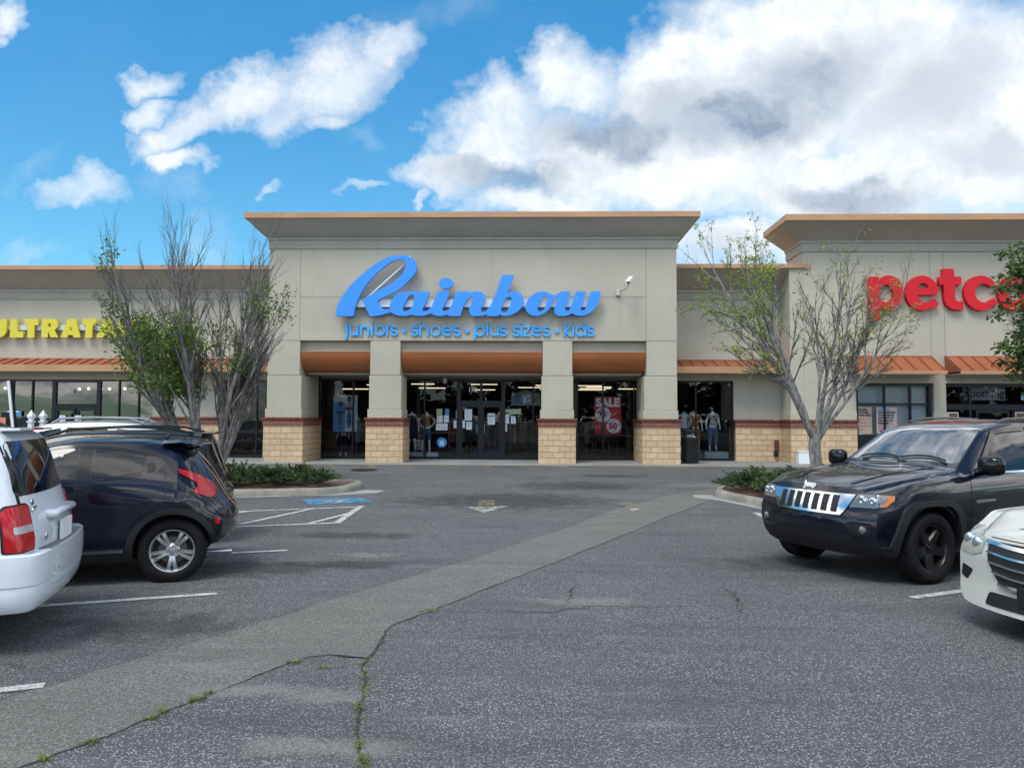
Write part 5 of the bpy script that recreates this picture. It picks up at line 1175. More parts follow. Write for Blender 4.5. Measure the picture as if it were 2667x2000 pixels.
# tree at the right edge: leafy drooping boughs reach into the view
ET = Vector((13.6, 17.6, .15))
tr = thing('tree', 'leafy dark green tree at the right edge, overhanging the red lettering', 'tree', ET)
T = Tree(5); rr = T.r
T.wood.tube([(0, 0, 0), (.05, 0, 1.2), (0, .05, 2.6), (-.05, 0, 4.2), (0, 0, 5.6)], [.2, .16, .14, .1, .05], 10, cap=False)
lv = MB()
for k in range(46):
    z = rr.uniform(2.5, 5.4); a = rr.uniform(0, 6.283); 
    if k < 26: a = R(180)+rr.gauss(0, .6)
    L = rr.uniform(1.9, 2.75)*(1.0-.10*abs(z-4.0)); T.grow((0, 0, z), Vector((math.cos(a), math.sin(a), .35)), L, .05, 1, 3, (0, 7, 4), .6, -.045, .06, .2, 8, .38)
for pts in T.tips:
    for q in pts:
        gap = math.sin(q.x*3.1+q.z*2.3)+math.sin(q.z*5.2-q.y*2.2)
        if gap < -.75: continue
        for _ in range(rr.randint(3, 7)): leaf_quad(lv, q+Vector((rr.gauss(0, .08), rr.gauss(0, .08), rr.gauss(0, .06))), rr.uniform(.07, .15), rr, droop=.2)
finish_tree(tr, T, 'oak_leaf', lv, 'maple_bark')

# spreading junipers in the islands
def juniper_mesh(seed, rx, h):
    r = random.Random(seed); mb = MB(); dry = MB(); st = MB()
    for k in range(95):
        a = r.uniform(0, 6.283); f = r.random()**.6; base = Vector((math.cos(a)*f*rx*.45, math.sin(a)*f*rx*.45, r.uniform(.02, .12)))
        d = Vector((math.cos(a)*(.45+f), math.sin(a)*(.45+f), r.uniform(.35, 1.15)*(1.25-f))).normalized(); L = rx*r.uniform(.45, .75)
        tip = base+d*L; tip.z = min(tip.z, h*r.uniform(.75, 1.15)); mid = base.lerp(tip, .5)+Vector((0, 0, .05))
        st.tube([base, mid, tip], [.010, .007, .003], 3, cap=False)
        isdry = r.random() < .05 and tip.z < h*.5
        for i in range(26):
            t = .25+.78*i/25; q = (base.lerp(mid, t*2) if t < .5 else mid.lerp(tip, min(1.05, t*2-1)))
            dd = (d+Vector((r.gauss(0, .55), r.gauss(0, .55), r.gauss(.18, .4)))).normalized(); s = r.uniform(.055, .11)*(1.15-.5*t)
            sdv = dd.cross(Vector((r.uniform(-1, 1), r.uniform(-1, 1), r.uniform(-1, 1))))
            if sdv.length < .05: continue
            sdv = sdv.normalized()*s*.2; (dry if isdry else mb).add([q, q+dd*s*.55+sdv, q+dd*s, q+dd*s*.55-sdv], [(0, 1, 2, 3)])
    return mb, dry, st
protos = []
def juniper(label, x, y, kind, rz, s, group):
    if len(protos) <= kind:
        t = thing('juniper_shrub', label, 'shrub', (x, y, zg(y)+.16), rz, group, s)
        mb, dry, st = juniper_mesh(kind+40, .62, .42)
        mb.build('foliage', M_['juniper_leaf'], t); st.build('stems', M_['twig_bark'], t)
        if dry.f: dry.build('dead_sprays', M_['dry_leaf'], t)
        protos.append(t); return t
    t = copy_tree(protos[kind]); t.location = (x, y, zg(y)+.16); t.rotation_euler.z = rz; t.scale = (s,)*3; t['label'] = label; t['group'] = group; return t
gl = 'junipers in the left planting island'; gr = 'junipers in the right planting island'; rj = random.Random(6)
spots = [(-5.05, 17.05, .95, gl, 'low juniper at the aisle end of the left island'), (-5.7, 17.45, 1.1, gl, 'fuller juniper just behind the end one in the left island'), (-6.1, 16.85, 1.05, gl, 'second juniper from the aisle end along the front of the left island'), (-6.9, 17.25, 1.25, gl, 'tall juniper in the middle of the left island'),
         (-7.05, 16.5, 1.0, gl, 'juniper with brown dead sprays along the left island kerb'), (-7.9, 16.75, 1.3, gl, 'tallest juniper by the dark car tail in the left island'), (-8.8, 16.9, 1.3, gl, 'juniper under the left tree, mostly behind the dark cars'), (-9.8, 16.4, 1.3, gl, 'juniper left of the left tree stems, behind the cars'),
         (4.75, 16.7, 1.0, gr, 'low juniper at the tip of the right island'), (5.2, 15.7, 1.05, gr, 'juniper along the kerb by the chrome-grilled car'), (5.35, 17.35, 1.1, gr, 'juniper behind the tip one in the right island'), (5.9, 16.6, 1.25, gr, 'full juniper left of the right tree trunk'), (6.0, 14.5, 1.0, gr, 'juniper close behind the dark car bonnet'),
         (6.75, 16.4, 1.3, gr, 'tall juniper in front of the right tree trunk'), (7.5, 17.1, 1.25, gr, 'juniper right of the right tree trunk'), (6.6, 15.4, 1.1, gr, 'juniper between the kerb and the right tree'), (8.6, 16.6, 1.3, gr, 'juniper furthest right, hidden by the dark car')]
for i, (x, y, s, g_, lb) in enumerate(spots): juniper(lb, x, y, i % 3, rj.uniform(0, 6.28), s, g_)
# far wood and low building on the other side of the lot (seen mirrored in the glass and paint)
fm_ = MB(); rf = random.Random(13)
for k in range(70):
    x = -30+k*1.9+rf.uniform(-1, 1); hgt = rf.uniform(6, 11)*(1.0 if x > -14 else .6); y = -62+rf.uniform(-5, 5)
    for _ in range(90):
        v = Vector((rf.gauss(0, 1), rf.gauss(0, 1), rf.gauss(0, 1))).normalized()*rf.random()**.4
        leaf_quad(fm_, Vector((x+v.x*3.0, y+v.y*2.5, hgt*.52+v.z*hgt*.48)), rf.uniform(1.2, 2.4), rf)
o = fm_.build('distant_trees', M_['far_leaf']); o['kind'] = 'stuff'
# ================================================================ CARS
def pchip(xs, ys, xq):
    xs = np.array(xs, float); ys = np.array(ys, float); h = np.diff(xs); dl = np.diff(ys)/h; n = len(xs); d = np.zeros(n)
    for i in range(1, n-1):
        if dl[i-1]*dl[i] > 0:
            w1 = 2*h[i]+h[i-1]; w2 = h[i]+2*h[i-1]; d[i] = (w1+w2)/(w1/dl[i-1]+w2/dl[i])
    d[0], d[-1] = dl[0], dl[-1]
    i = np.clip(np.searchsorted(xs, xq)-1, 0, n-2); t = (xq-xs[i])/h[i]
    return ys[i]*(1+2*t)*(1-t)**2+h[i]*d[i]*t*(1-t)**2+ys[i+1]*t*t*(3-2*t)+h[i]*d[i+1]*t*t*(t-1)
def sstep(x, a, b): t = min(1., max(0., (x-a)/(b-a))); return t*t*(3-2*t)
def car_paint(name, col, metal=0., rough=.32, dirt=.12):
    m, T, b, tc = custom(name)
    n = T.noise(tc, 2.2, 6, .65); n2 = T.noise(tc, 130, 2, .5)
    sp = T.new('ShaderNodeSeparateXYZ'); T.put(sp.inputs[0], tc)
    k = T.math('MULTIPLY', T.rng(n, .35, .75), T.rng(sp.outputs[2], 1.0, .25, .25, 1.))
    T.put(b.inputs['Base Color'], T.mix(T.math('MULTIPLY', k, dirt), col, (.16, .15, .14)))
    b.inputs['Metallic'].default_value = metal; b.inputs['Roughness'].default_value = rough; b.inputs['Specular IOR Level'].default_value = .5 if metal else .12
    b.inputs['Coat Weight'].default_value = 1.; T.put(b.inputs['Coat Roughness'], T.rng(n, .3, .8, .02, .07)); b.inputs['Coat IOR'].default_value = 1.42
    return m
car_paint('paint_black', (.003, .0038, .011), dirt=.03); car_paint('paint_black_blue', (.003, .0038, .010), dirt=.03); car_paint('paint_white', (.66, .69, .74), dirt=.10); car_paint('paint_pearl', (.47, .465, .42), dirt=.08)
car_paint('paint_black_dusty', (.004, .005, .010), dirt=.05); MATS['paint_black_dusty'].node_tree.nodes['Principled BSDF'].inputs['Coat Weight'].default_value = .55
car_paint('paint_silver', (.30, .32, .345), .6, .38)
mat('car_glass', (.006, .008, .012), .03, spec=.45); mat('windscreen', (.035, .045, .055), .03, spec=1., coat=1.); mat('tail_red', (.42, .004, .008), .22, spec=.3, coat=.5)
mat('tail_white', (.42, .42, .44), .15, coat=.6); mat('lamp_body', (.13, .135, .14), .2, .3, coat=1.); mat('reflector', (.62, .62, .63), .22, .9); mat('lamp_yellowed', (.36, .36, .30), .2, .2, coat=1.); mat('amber', (.50, .15, .012), .25, coat=.6); mat('seam', (.003, .003, .004), .7)
mat('grille_black', (.006, .006, .007), .5); mat('step_grey', (.13, .135, .14), .75); mat('trim_grey', (.016, .0165, .018), .5, spec=.35)

def car_shell(sp):
    st = sorted(sp['st']); xs = [r[0] for r in st]
    xq = np.unique(np.round(np.concatenate([np.linspace(xs[0], xs[-1], sp.get('n', 64)), np.array(xs), np.linspace(xs[-1]-.5, xs[-1], 10), np.linspace(xs[0], xs[0]+.8, 16)]), 4))
    C = [pchip(xs, [r[k] for r in st], xq) for k in range(1, 6)]
    dx = sp.get('dx', lambda x, y, z: 0.); dy = sp.get('dy', lambda x, z: 0.)
    rows = []
    for i, x in enumerate(xq):
        zt, zl, zb, wh, wt = (c[i] for c in C); H = zl-zb; ze = max(zl+.015, zt-sp.get('crown', .075)); yb = .95*wh
        wt = min(wt, yb-.005)
        P = [(0, zb), (.5*wh, zb), (.84*wh, zb+.008), (.94*wh, zb+.05), (.985*wh, zb+.2*H), (wh, zb+.45*H), (.998*wh, zb+.68*H), (.985*wh, zb+.86*H), (yb, zl),
             (yb+(wt-yb)*.27, zl+(ze-zl)*.35), (yb+(wt-yb)*.60, zl+(ze-zl)*.70), (wt, ze), (wt-.055, ze+(zt-ze)*.50), (wt*.62, ze+(zt-ze)*.86), (wt*.3, ze+(zt-ze)*.97), (0, zt)]
        Q = catmull([Vector(p) for p in P], False, 3)
        rows.append([(max(0., q.x+(dy(x, q.y) if q.x > .8*wh else 0)), q.y) for q in Q])
    mb = MB(); h = len(rows[0]); ring = 2*h-2; vs = []
    for x, r in zip(xq, rows):
        full = r+[(-y, z) for y, z in r[-2:0:-1]]
        vs += [(x+dx(x, y, z), y, z) for y, z in full]
    fs = [(i*ring+k, (i+1)*ring+k, (i+1)*ring+(k+1) % ring, i*ring+(k+1) % ring) for i in range(len(xq)-1) for k in range(ring)]
    mb.add(vs, fs)
    for e, x in ((0, xq[0]), (len(xq)-1, xq[-1])):         # end faces as a grid between the two sides
        r = rows[e]; n = 9; b = len(mb.v); idx = []
        for k, (y, z) in enumerate(r):
            row = []
            for c in range(n):
                if k in (0, h-1): row.append(e*ring+k); continue
                if c == 0: row.append(e*ring+k)
                elif c == n-1: row.append(e*ring+(ring-k))
                else: yy = y*(1-2*c/(n-1)); mb.v.append((x+dx(x, yy, z), yy, z)); row.append(len(mb.v)-1)
            idx.append(row)
        for k in range(h-1):
            for c in range(n-1):
                q = [idx[k][c], idx[k][c+1], idx[k+1][c+1], idx[k+1][c]]; q = [a for j, a in enumerate(q) if a not in q[:j]]
                if len(q) > 2: mb.f.append(tuple(q) if e else tuple(q[::-1])); mb.m.append(0)
    bm = bmesh.new(); vv = [bm.verts.new(p) for p in mb.v]
    for f in mb.f:
        try: bm.faces.new([vv[i] for i in f])
        except ValueError: pass
    bmesh.ops.recalc_face_normals(bm, faces=bm.faces[:])
    return bm
FR = dict(left=lambda a, b: (Vector((a, 3, b)), Vector((0, -1, 0))), right=lambda a, b: (Vector((a, -3, b)), Vector((0, 1, 0))), front=lambda a, b: (Vector((4, a, b)), Vector((-1, 0, 0))),
          rear=lambda a, b: (Vector((-8, a, b)), Vector((1, 0, 0))), top=lambda a, b: (Vector((a, b, 4)), Vector((0, 0, -1))))
def patch(mb, outline, frame, bvh, off=.004, thick=.02, step=.07, m=0):
    bm = bmesh.new(); f = bm.faces.new([bm.verts.new((p[0], p[1], 0)) for p in outline]); bmesh.ops.triangulate(bm, faces=[f])
    xs = [p[0] for p in outline]; ys = [p[1] for p in outline]
    for lo, hi, nrm in ((min(xs), max(xs), (1, 0, 0)), (min(ys), max(ys), (0, 1, 0))):
        k = int((hi-lo)/step)
        for i in range(1, k+1):
            v = lo+(hi-lo)*i/(k+1); bmesh.ops.bisect_plane(bm, geom=bm.verts[:]+bm.edges[:]+bm.faces[:], plane_co=(v*nrm[0], v*nrm[1], 0), plane_no=nrm)
    fr = FR[frame] if isinstance(frame, str) else frame
    ed = [e for e in bm.edges if e.is_boundary]; dirs = {}
    for v in bm.verts:
        o, d = fr(v.co.x, v.co.y); loc = bvh.ray_cast(o, d)[0]
        if loc is None: loc = bvh.find_nearest(o+d*2.1)[0]
        dirs[v] = d; v.co = loc-d*off
    top = bm.faces[:]; new = {}
    for e in ed:
        for v in e.verts:
            if v not in new: new[v] = bm.verts.new(v.co+dirs[v]*thick)
    for e in ed:
        a, b = e.verts; bm.faces.new((a, b, new[b], new[a]))
    bm.normal_update(); bm.verts.index_update()
    d0 = fr(0, 1)[1]
    flip = sum(f.normal.dot(d0)*f.calc_area() for f in top) > 0
    bmesh.ops.recalc_face_normals(bm, faces=bm.faces[:])
    if sum(f.normal.dot(d0)*f.calc_area() for f in top) > 0: bmesh.ops.reverse_faces(bm, faces=bm.faces[:])
    bm.verts.index_update(); mb.add([v.co.copy() for v in bm.verts], [[v.index for v in f.verts] for f in bm.faces], m); bm.free(); return mb
def strip(mb, pts, w, frame, bvh, off=.0025, m=0, n=6, closed=False):
    fr = FR[frame] if isinstance(frame, str) else frame
    P = catmull([Vector((p[0], p[1])) for p in pts], closed, n) if len(pts) > 2 else [Vector(pts[0]).lerp(Vector(pts[1]), i/12) for i in range(13)]
    if closed: P.append(P[0])
    vs = []
    for i, p in enumerate(P):
        t = (P[min(i+1, len(P)-1)]-P[max(i-1, 0)]); t = t.normalized() if t.length else Vector((1, 0)); nn = Vector((-t.y, t.x))*w/2
        for q in (p+nn, p-nn):
            o, d = fr(q.x, q.y); loc = bvh.ray_cast(o, d)[0]
            if loc is None: loc = bvh.find_nearest(o+d*2.1)[0]
            vs.append(loc-d*off)
    return mb.add(vs, [(2*i, 2*i+1, 2*i+3, 2*i+2) for i in range(len(P)-1)], m)
def rpoly(pts, r=.04): return [tuple(p) for p in rounded(pts, r, 4)]
def wheel(root, x, y, r, w, rim, style, side):
    """tyre and rim as a part with a sub-part; side = +1 outer face towards +y"""
    M = Matrix.Translation((x, y, r)) @ Matrix.Rotation(-side*math.pi/2, 4, 'X')      # local z -> outer
    rr = rim; mb = MB(); hw = w/2
    mb.lathe([(rr-.01, -hw*.8), (rr+.02, -hw*.98), (r-.045, -hw*1.02), (r-.012, -hw*.86), (r, -hw*.6), (r+.0005, 0), (r, hw*.6), (r-.012, hw*.86), (r-.045, hw*1.02), (rr+.025, hw*.99), (rr+.008, hw*.86), (rr-.012, hw*.80)], 48, M)
    for k in range(56):                    # tread blocks
        a = 2*math.pi*k/56
        for zz in (-.5, .5): mb.obox(M @ Matrix.Rotation(a+(.03 if zz > 0 else 0), 4, 'Z') @ Matrix.Translation((r-.003, 0, zz*hw)), .012, .030, hw*.62)
    ty = mb.build('wheel', M_['rubber'], root, smooth=True, ang=35)
    rm = 'rim_silver' if style != 'black' else 'rim_black'; z1 = hw*.72
    mb = MB(); mb.lathe([(rr-.012, hw*.80), (rr-.004, hw*.84), (rr-.016, hw*.82), (rr-.028, hw*.62), (rr-.035, -hw*.7)], 48, M)
    mb.lathe([(.0001, z1-.012), (.055, z1-.014), (.075, z1-.03), (.08, z1-.07)], 24, M); mb.lathe([(.0001, z1+.004), (.028, z1+.002), (.032, z1-.012)], 16, M)
    sp = {'black': [(k*72+90, 0, .058, .048) for k in range(5)], 'double': [(k*72+90+s*9.5, 0, .020, .026) for k in range(5) for s in (-1, 1)], 'plain': [(k*60, 0, .04, .035) for k in range(6)]}[style]
    for a, o, w0, w1 in sp:
        q = M @ Matrix.Rotation(R(a), 4, 'Z'); p0, p1 = .055, rr-.022; n = 6; vs = []
        for i in range(n+1):
            t = i/n; rad = p0+(p1-p0)*t; ww = w0+(w1-w0)*t; zz = z1-.018+.016*math.sin(t*2.4)
            vs += [q @ Vector((rad, -ww, zz-.028)), q @ Vector((rad, -ww*.72, zz)), q @ Vector((rad, ww*.72, zz)), q @ Vector((rad, ww, zz-.028))]
        mb.add(vs, [(4*i+k, 4*i+4+k, 4*i+5+k, 4*i+1+k) for i in range(n) for k in range(3)]+[(0, 1, 2, 3)])
    for k in range(5): mb.lathe([(.0001, z1+.0), (.011, z1-.002), (.012, z1-.02)], 8, M @ Matrix.Rotation(R(k*72+54), 4, 'Z') @ Matrix.Translation((.052, 0, 0)))
    mb.build('rim', M_[rm], ty, smooth=True, ang=35)
    mb = MB(); mb.lathe([(.0001, hw*.1), (rr-.04, hw*.1)], 32, M); mb.lathe([(.0001, hw*.25), (.145, hw*.25), (.145, hw*.1)], 32, M, 1); mb.build('brake_disc', [M_['black_plastic'], mat('disc_steel', (.12, .115, .11), .4, .7)], ty, smooth=True)
def make_car(sp):
    root = thing(sp['name'], sp['label'], sp['cat'], sp['loc'], sp['rz']); pm = M_[sp['paint']]
    bm = car_shell(sp); bvh = BVHTree.FromBMesh(bm)
    me = bpy.data.meshes.new('body'); bm.to_mesh(me); bm.free()
    r = sp['r']; ra = sp.get('ra', r+.05); axles = sp['axles']; W = max(x[4] for x in sp['st']); yin = W-.30
    # wheel arches are cut out of the closed shell, one at a time
    cur = me
    def vol(m):
        q = bmesh.new(); q.from_mesh(m); v = q.calc_volume(); q.free(); return v
    for ax in axles:
        for s in (-1, 1):
            v0 = vol(cur); done = False
            for slv, slf, dz in (('EXACT', False, 0), ('EXACT', True, 0), ('EXACT', False, .0031), ('FAST', False, 0), ('FAST', False, .0031)):
                cm_ = MB().lathe([(0., 0), (ra, 0), (ra, .5), (0., .5)], 47, Matrix.Translation((ax+dz, s*(yin+dz), r+.01)) @ Matrix.Rotation(-s*math.pi/2, 4, 'X'))
                bc = bmesh.new(); vv = [bc.verts.new(p) for p in cm_.v]
                for f in cm_.f: bc.faces.new([vv[i] for i in f])
                bmesh.ops.remove_doubles(bc, verts=bc.verts[:], dist=1e-6); bmesh.ops.recalc_face_normals(bc, faces=bc.faces[:])
                if bc.calc_volume() < 0: bmesh.ops.reverse_faces(bc, faces=bc.faces[:])
                cme = bpy.data.meshes.new('cut'); bc.to_mesh(cme); bc.free()
                tmp = bpy.data.objects.new('tmp', cur); COL.objects.link(tmp); cut = bpy.data.objects.new('cut', cme); COL.objects.link(cut)
                md = tmp.modifiers.new('b', 'BOOLEAN'); md.object = cut; md.operation = 'DIFFERENCE'; md.solver = slv
                if slv == 'EXACT': md.use_self = slf
                bpy.context.view_layer.update()
                new = bpy.data.meshes.new_from_object(tmp.evaluated_get(bpy.context.evaluated_depsgraph_get()))
                bpy.data.objects.remove(tmp); bpy.data.objects.remove(cut)
                if len(new.polygons) > 500 and .02 < v0-vol(new) < .25: cur = new; done = True; break
            if not done: print('ARCH NOT CUT', sp['label'], ax, s)
    me2 = cur
    me2.name = 'body'; me2.materials.clear(); me2.materials.append(pm); me2.materials.append(M_['black_plastic'])
    for p in me2.polygons:
        c = p.center; p.material_index = 0; p.use_smooth = True
        for ax in axles:
            d = math.hypot(c.x-ax, c.z-r-.01)
            if (abs(abs(c.y)-yin) < .004 and d < ra+.01) or (abs(d-ra) < .006 and abs(c.y) > yin-.01 and abs(p.normal.y) < .3): p.material_index = 1; p.use_smooth = False
        if c.z < sp.get('under', .3) and p.normal.z < -.5: p.material_index = 1
    me2.set_sharp_from_angle(angle=R(32))
    body = link('body', me2, root)
    for ax in axles:
        for s in (-1, 1): wheel(root, ax, s*(W-.125-sp.get('tuck', 0)), r, sp.get('tw', .235), sp['rim'], sp['style'], s)
    def part(name, m, outs, parent=None, off=.004, thick=.02, step=.07, smooth=True):
        mb = MB()
        for fr, o in outs: patch(mb, o, fr, bvh, off, thick, step)
        return mb.build(name, M_[m] if isinstance(m, str) else m, parent or root, smooth=smooth, ang=35)
    def both(name, m, o, **k): return [part(name, m, [(s, o)], **k) for s in ('left', 'right')]
    def lines(name, m, specs, w=.008, off=.0025, parent=None):
        mb = MB()
        for fr, pts in specs: strip(mb, pts, w, fr, bvh, off)
        return mb.build(name, M_[m], parent or root, smooth=True)
    return root, body, bvh, part, both, lines
def mirror_part(root, x, y, z, m, s=1., glass=False):
    for sd_ in (-1, 1):
        M = Matrix.Translation((x, sd_*(y+.11), z)) @ Matrix.Rotation(sd_*.12, 4, 'Z') @ Matrix.Diagonal((.09*s, .125*s, .095*s, 1))
        mb = MB(); prof = [(.0001, -1)]+[(abs(math.cos(R(a)))**.55, math.copysign(abs(math.sin(R(a)))**.6, a)) for a in range(-75, 90, 15)]+[(.0001, 1)]
        mb.lathe(prof, 22, M); mb.tube([(x-.01, sd_*(y-.06), z-.07*s), (x, sd_*(y+.05), z-.05*s)], [.045*s, .04*s], 8)
        mb.build('mirror', M_[m], root, smooth=True)
def ring_band(inner, outer): return list(inner)+list(outer)[::-1]

# ---- dark blue-black off-roader with the chrome grille, nosed out on the right
JR = R(206.5); JP = Vector((4.0, 9.15, 0))
def jdx(x, y, z):
    s = sstep(x, .25, .93); d = -s*.20*y*y
    if z > .74: d -= s*.13*((z-.74)/.32)**1.4
    if z < .52: d -= s*.14*((.52-z)/.26)**1.5
    if .50 < z < .74: d += s*.02*math.sin((z-.5)/.24*math.pi)
    t = sstep(-x, 3.4, 3.9); d += t*.10*y*y
    return d
def jdy(x, z):
    return .022*math.exp(-((x)/.5)**2)*sstep(z, .4, .85)*(1 if z < 1.15 else 0)+.022*math.exp(-((x+2.915)/.5)**2)*sstep(z, .4, .85)*(1 if z < 1.15 else 0)-.012*math.exp(-((x+1.5)/.7)**2)*math.exp(-((z-.72)/.2)**2)
jeep, jb, jv, part, both, lines = make_car(dict(name='parked_car', label='dark off-road car with a tall chrome slotted grille and black wheels, facing the aisle', cat='car', loc=JP, rz=JR, paint='paint_black_blue', r=.385, ra=.455, axles=(.07, -2.845), rim=.262, style='black', tw=.265, dx=jdx, dy=jdy, crown=.07, st=[
 (.93, 1.035, .98, .30, .84, .66), (.86, 1.06, 1.0, .285, .88, .70), (.70, 1.095, 1.03, .27, .925, .76), (.45, 1.135, 1.065, .26, .95, .80), (0, 1.20, 1.11, .26, .96, .82), (-.40, 1.238, 1.13, .26, .96, .83), (-.58, 1.258, 1.14, .26, .96, .83),
 (-.70, 1.33, 1.145, .26, .96, .81), (-1.0, 1.53, 1.15, .26, .96, .745), (-1.28, 1.70, 1.155, .26, .96, .69), (-1.45, 1.745, 1.16, .26, .96, .67), (-2.0, 1.80, 1.165, .26, .96, .665), (-2.8, 1.795, 1.18, .26, .96, .66), (-3.3, 1.77, 1.19, .27, .955, .645),
 (-3.6, 1.68, 1.20, .29, .94, .62), (-3.72, 1.58, 1.20, .31, .93, .62), (-3.84, 1.25, 1.18, .33, .90, .64), (-3.90, 1.10, 1.05, .38, .84, .6)]))
part('windscreen', 'windscreen', [('top', rpoly([(-.66, -.755), (-.64, -.4), (-.625, 0), (-.64, .4), (-.66, .755), (-1.30, .625), (-1.355, 0), (-1.30, -.625)], .05))])
for n_, o in (('side_window', [(-.86, 1.195), (-1.32, 1.57), (-1.48, 1.63), (-1.96, 1.665), (-1.985, 1.20)]), ('side_window', [(-2.06, 1.20), (-2.04, 1.668), (-2.6, 1.662), (-2.80, 1.64), (-2.86, 1.22)]), ('quarter_window', [(-2.95, 1.225), (-2.90, 1.595), (-3.25, 1.57), (-3.46, 1.50), (-3.52, 1.27)])):
    both(n_, 'car_glass', rpoly(o, .045))
part('rear_window', 'car_glass', [('rear', rpoly([(-.58, 1.24), (.58, 1.24), (.52, 1.60), (-.52, 1.60)], .05))])
lines('chrome_trim', 'chrome', [(s, [(-.80, 1.178), (-1.4, 1.182), (-2.2, 1.188), (-3.0, 1.20), (-3.5, 1.235)]) for s in ('left', 'right')], .022, .010)
for s in ('left', 'right'):
    lines('window_deflector', 'black_gloss', [(s, [(-.93, 1.28), (-1.33, 1.60), (-1.5, 1.66), (-1.98, 1.69)])], .055, .022); lines('window_deflector', 'black_gloss', [(s, [(-2.03, 1.69), (-2.6, 1.685), (-2.85, 1.66)])], .055, .022)
lines('door_seam', 'seam', [(s, p) for s in ('left', 'right') for p in ([(-.62, 1.10), (-.60, .9), (-.60, .55), (-.66, .36)], [(-2.02, 1.66), (-2.02, 1.2), (-2.01, .8), (-2.0, .36)], [(-2.90, 1.62), (-2.92, 1.3), (-2.80, 1.0), (-2.62, .75), (-2.5, .5), (-2.46, .36)], [(-.66, .36), (-1.4, .35), (-2.46, .36)])])
lines('bonnet_seam', 'seam', [('top', [(.72, -.72), (.3, -.80), (-.2, -.835), (-.55, -.84)]), ('top', [(.72, .72), (.3, .80), (-.2, .835), (-.55, .84)]), ('top', [(-.6, -.8), (-.585, 0), (-.6, .8)])], .009)
lines('bonnet_crease', 'paint_black_blue', [('top', [(.66, -.40), (.2, -.50), (-.5, -.56)]), ('top', [(.66, .40), (.2, .50), (-.5, .56)])], .05, .012)
for s in ('left', 'right'):
    for x in (-1.83, -2.75): part('door_handle', 'black_gloss', [(s, rpoly([(x, .99), (x-.19, .995), (x-.19, 1.03), (x, 1.03)], .015))], off=.028, thick=.04)
# chrome grille with seven dark slots
g = part('grille', 'chrome', [('front', [(-.585, .965), (.585, .965), (.54, .86), (.50, .785), (.46, .735), (-.46, .735), (-.50, .785), (-.54, .86)])], off=.022, thick=.05, step=.06)
mb = MB()
for k in range(7):
    y = (k-3)*.126; w_ = .040; patch(mb, rpoly([(y-w_, .945), (y+w_, .945), (y+w_*.95, .762), (y-w_*.95, .762)], .010), 'front', jv, .026, .01, .05)
mb.build('grille_slots', M_['grille_black'], g)
mb = MB()
for k in range(7):
    for j in range(3): y = (k-3)*.126-.022+j*.022; patch(mb, [(y-.003, .94), (y+.003, .94), (y+.003, .77), (y-.003, .77)], 'front', jv, .030, .004, .1)
mb.build('grille_bars', M_['trim_grey'], g)
for s in (-1, 1):
    h = part('headlight', 'lamp_body', [('front', [(s*.60, .968), (s*.70, .978), (s*.80, .978), (s*.885, .968), (s*.895, .915), (s*.87, .85), (s*.80, .835), (s*.54, .828), (s*.57, .90)])], off=.012, thick=.03, step=.04)
    mb = MB()
    for y, z, r_ in ((.66, .905, .055), (.77, .905, .045)):
        o, d = FR['front'](s*y, z); l = jv.ray_cast(o, d)[0]; Mx = Matrix.Translation(l+Vector((.014, 0, 0))) @ Matrix.Rotation(math.pi/2, 4, 'Y'); mb.lathe([(.0001, .0), (r_*.45, .012), (r_*.8, .010), (r_, .002), (r_*1.05, -.03)], 20, Mx)
    mb.build('bulb', M_['reflector'], h, smooth=True)
    part('turn_signal', 'amber', [('front', [(s*.858, .972), (s*.887, .966), (s*.897, .915), (s*.875, .851), (s*.845, .855), (s*.868, .915)])], h, off=.016, thick=.02, step=.03)
    f = part('fog_lamp', 'black_plastic', [('front', rpoly([(s*.50, .64), (s*.77, .655), (s*.79, .57), (s*.72, .53), (s*.60, .53)], .03))], off=.004, thick=.02, step=.05)
    o, d = FR['front'](s*.70, .595); l = jv.ray_cast(o, d)[0]; mb = MB(); mb.lathe([(.0001, .014), (.03, .010), (.042, 0), (.044, -.02)], 20, Matrix.Translation(l+Vector((.012, 0, 0))) @ Matrix.Rotation(math.pi/2, 4, 'Y')); mb.build('lens', M_['lamp_body'], f, smooth=True)
part('bumper_valance', 'black_plastic', [('front', [(-.84, .46), (-.62, .47), (-.52, .515), (-.40, .53), (.40, .53), (.52, .515), (.62, .47), (.84, .46), (.80, .31), (.6, .30), (-.6, .30), (-.80, .31)])], off=.014, thick=.05)
part('lower_intake', 'grille_black', [('front', rpoly([(-.48, .50), (.48, .50), (.52, .43), (-.52, .43)], .02))], off=.017, thick=.01)
lines('bumper_seam', 'seam', [('front', [(-.86, .815), (-.72, .80), (-.60, .775)]), ('front', [(.60, .775), (.72, .80), (.86, .815)]), ('front', [(-.5, .72), (0, .71), (.5, .72)])], .009)
arch_o = [(.60, .42), (.535, .62), (.44, .81), (.34, .885), (.2, .905), (-.2, .905), (-.36, .875), (-.46, .76), (-.53, .55), (-.555, .36)]
arch_i = [(.52, .36), (.455, .58), (.375, .74), (.28, .82), (.16, .845), (-.16, .845), (-.29, .81), (-.385, .70), (-.445, .50), (-.465, .36)]
for s in ('left', 'right'):
    for ax in (.07, -2.845):
        part('wheel_arch_flare', 'trim_grey', [(s, [(x+ax, z) for x, z in ring_band(catmull([Vector(p) for p in arch_i], False, 3), catmull([Vector(p) for p in arch_o], False, 3))])], off=.03, thick=.06, step=.09)
    part('sill', 'black_plastic', [(s, [(-.50, .40), (-2.42, .40), (-2.42, .28), (-.50, .28)])], off=.012, thick=.03)
    part('fender_vent', 'chrome', [(s, rpoly([(-.68, .845), (-1.02, .86), (-1.02, .885), (-.70, .882)], .01))], off=.008, thick=.02)
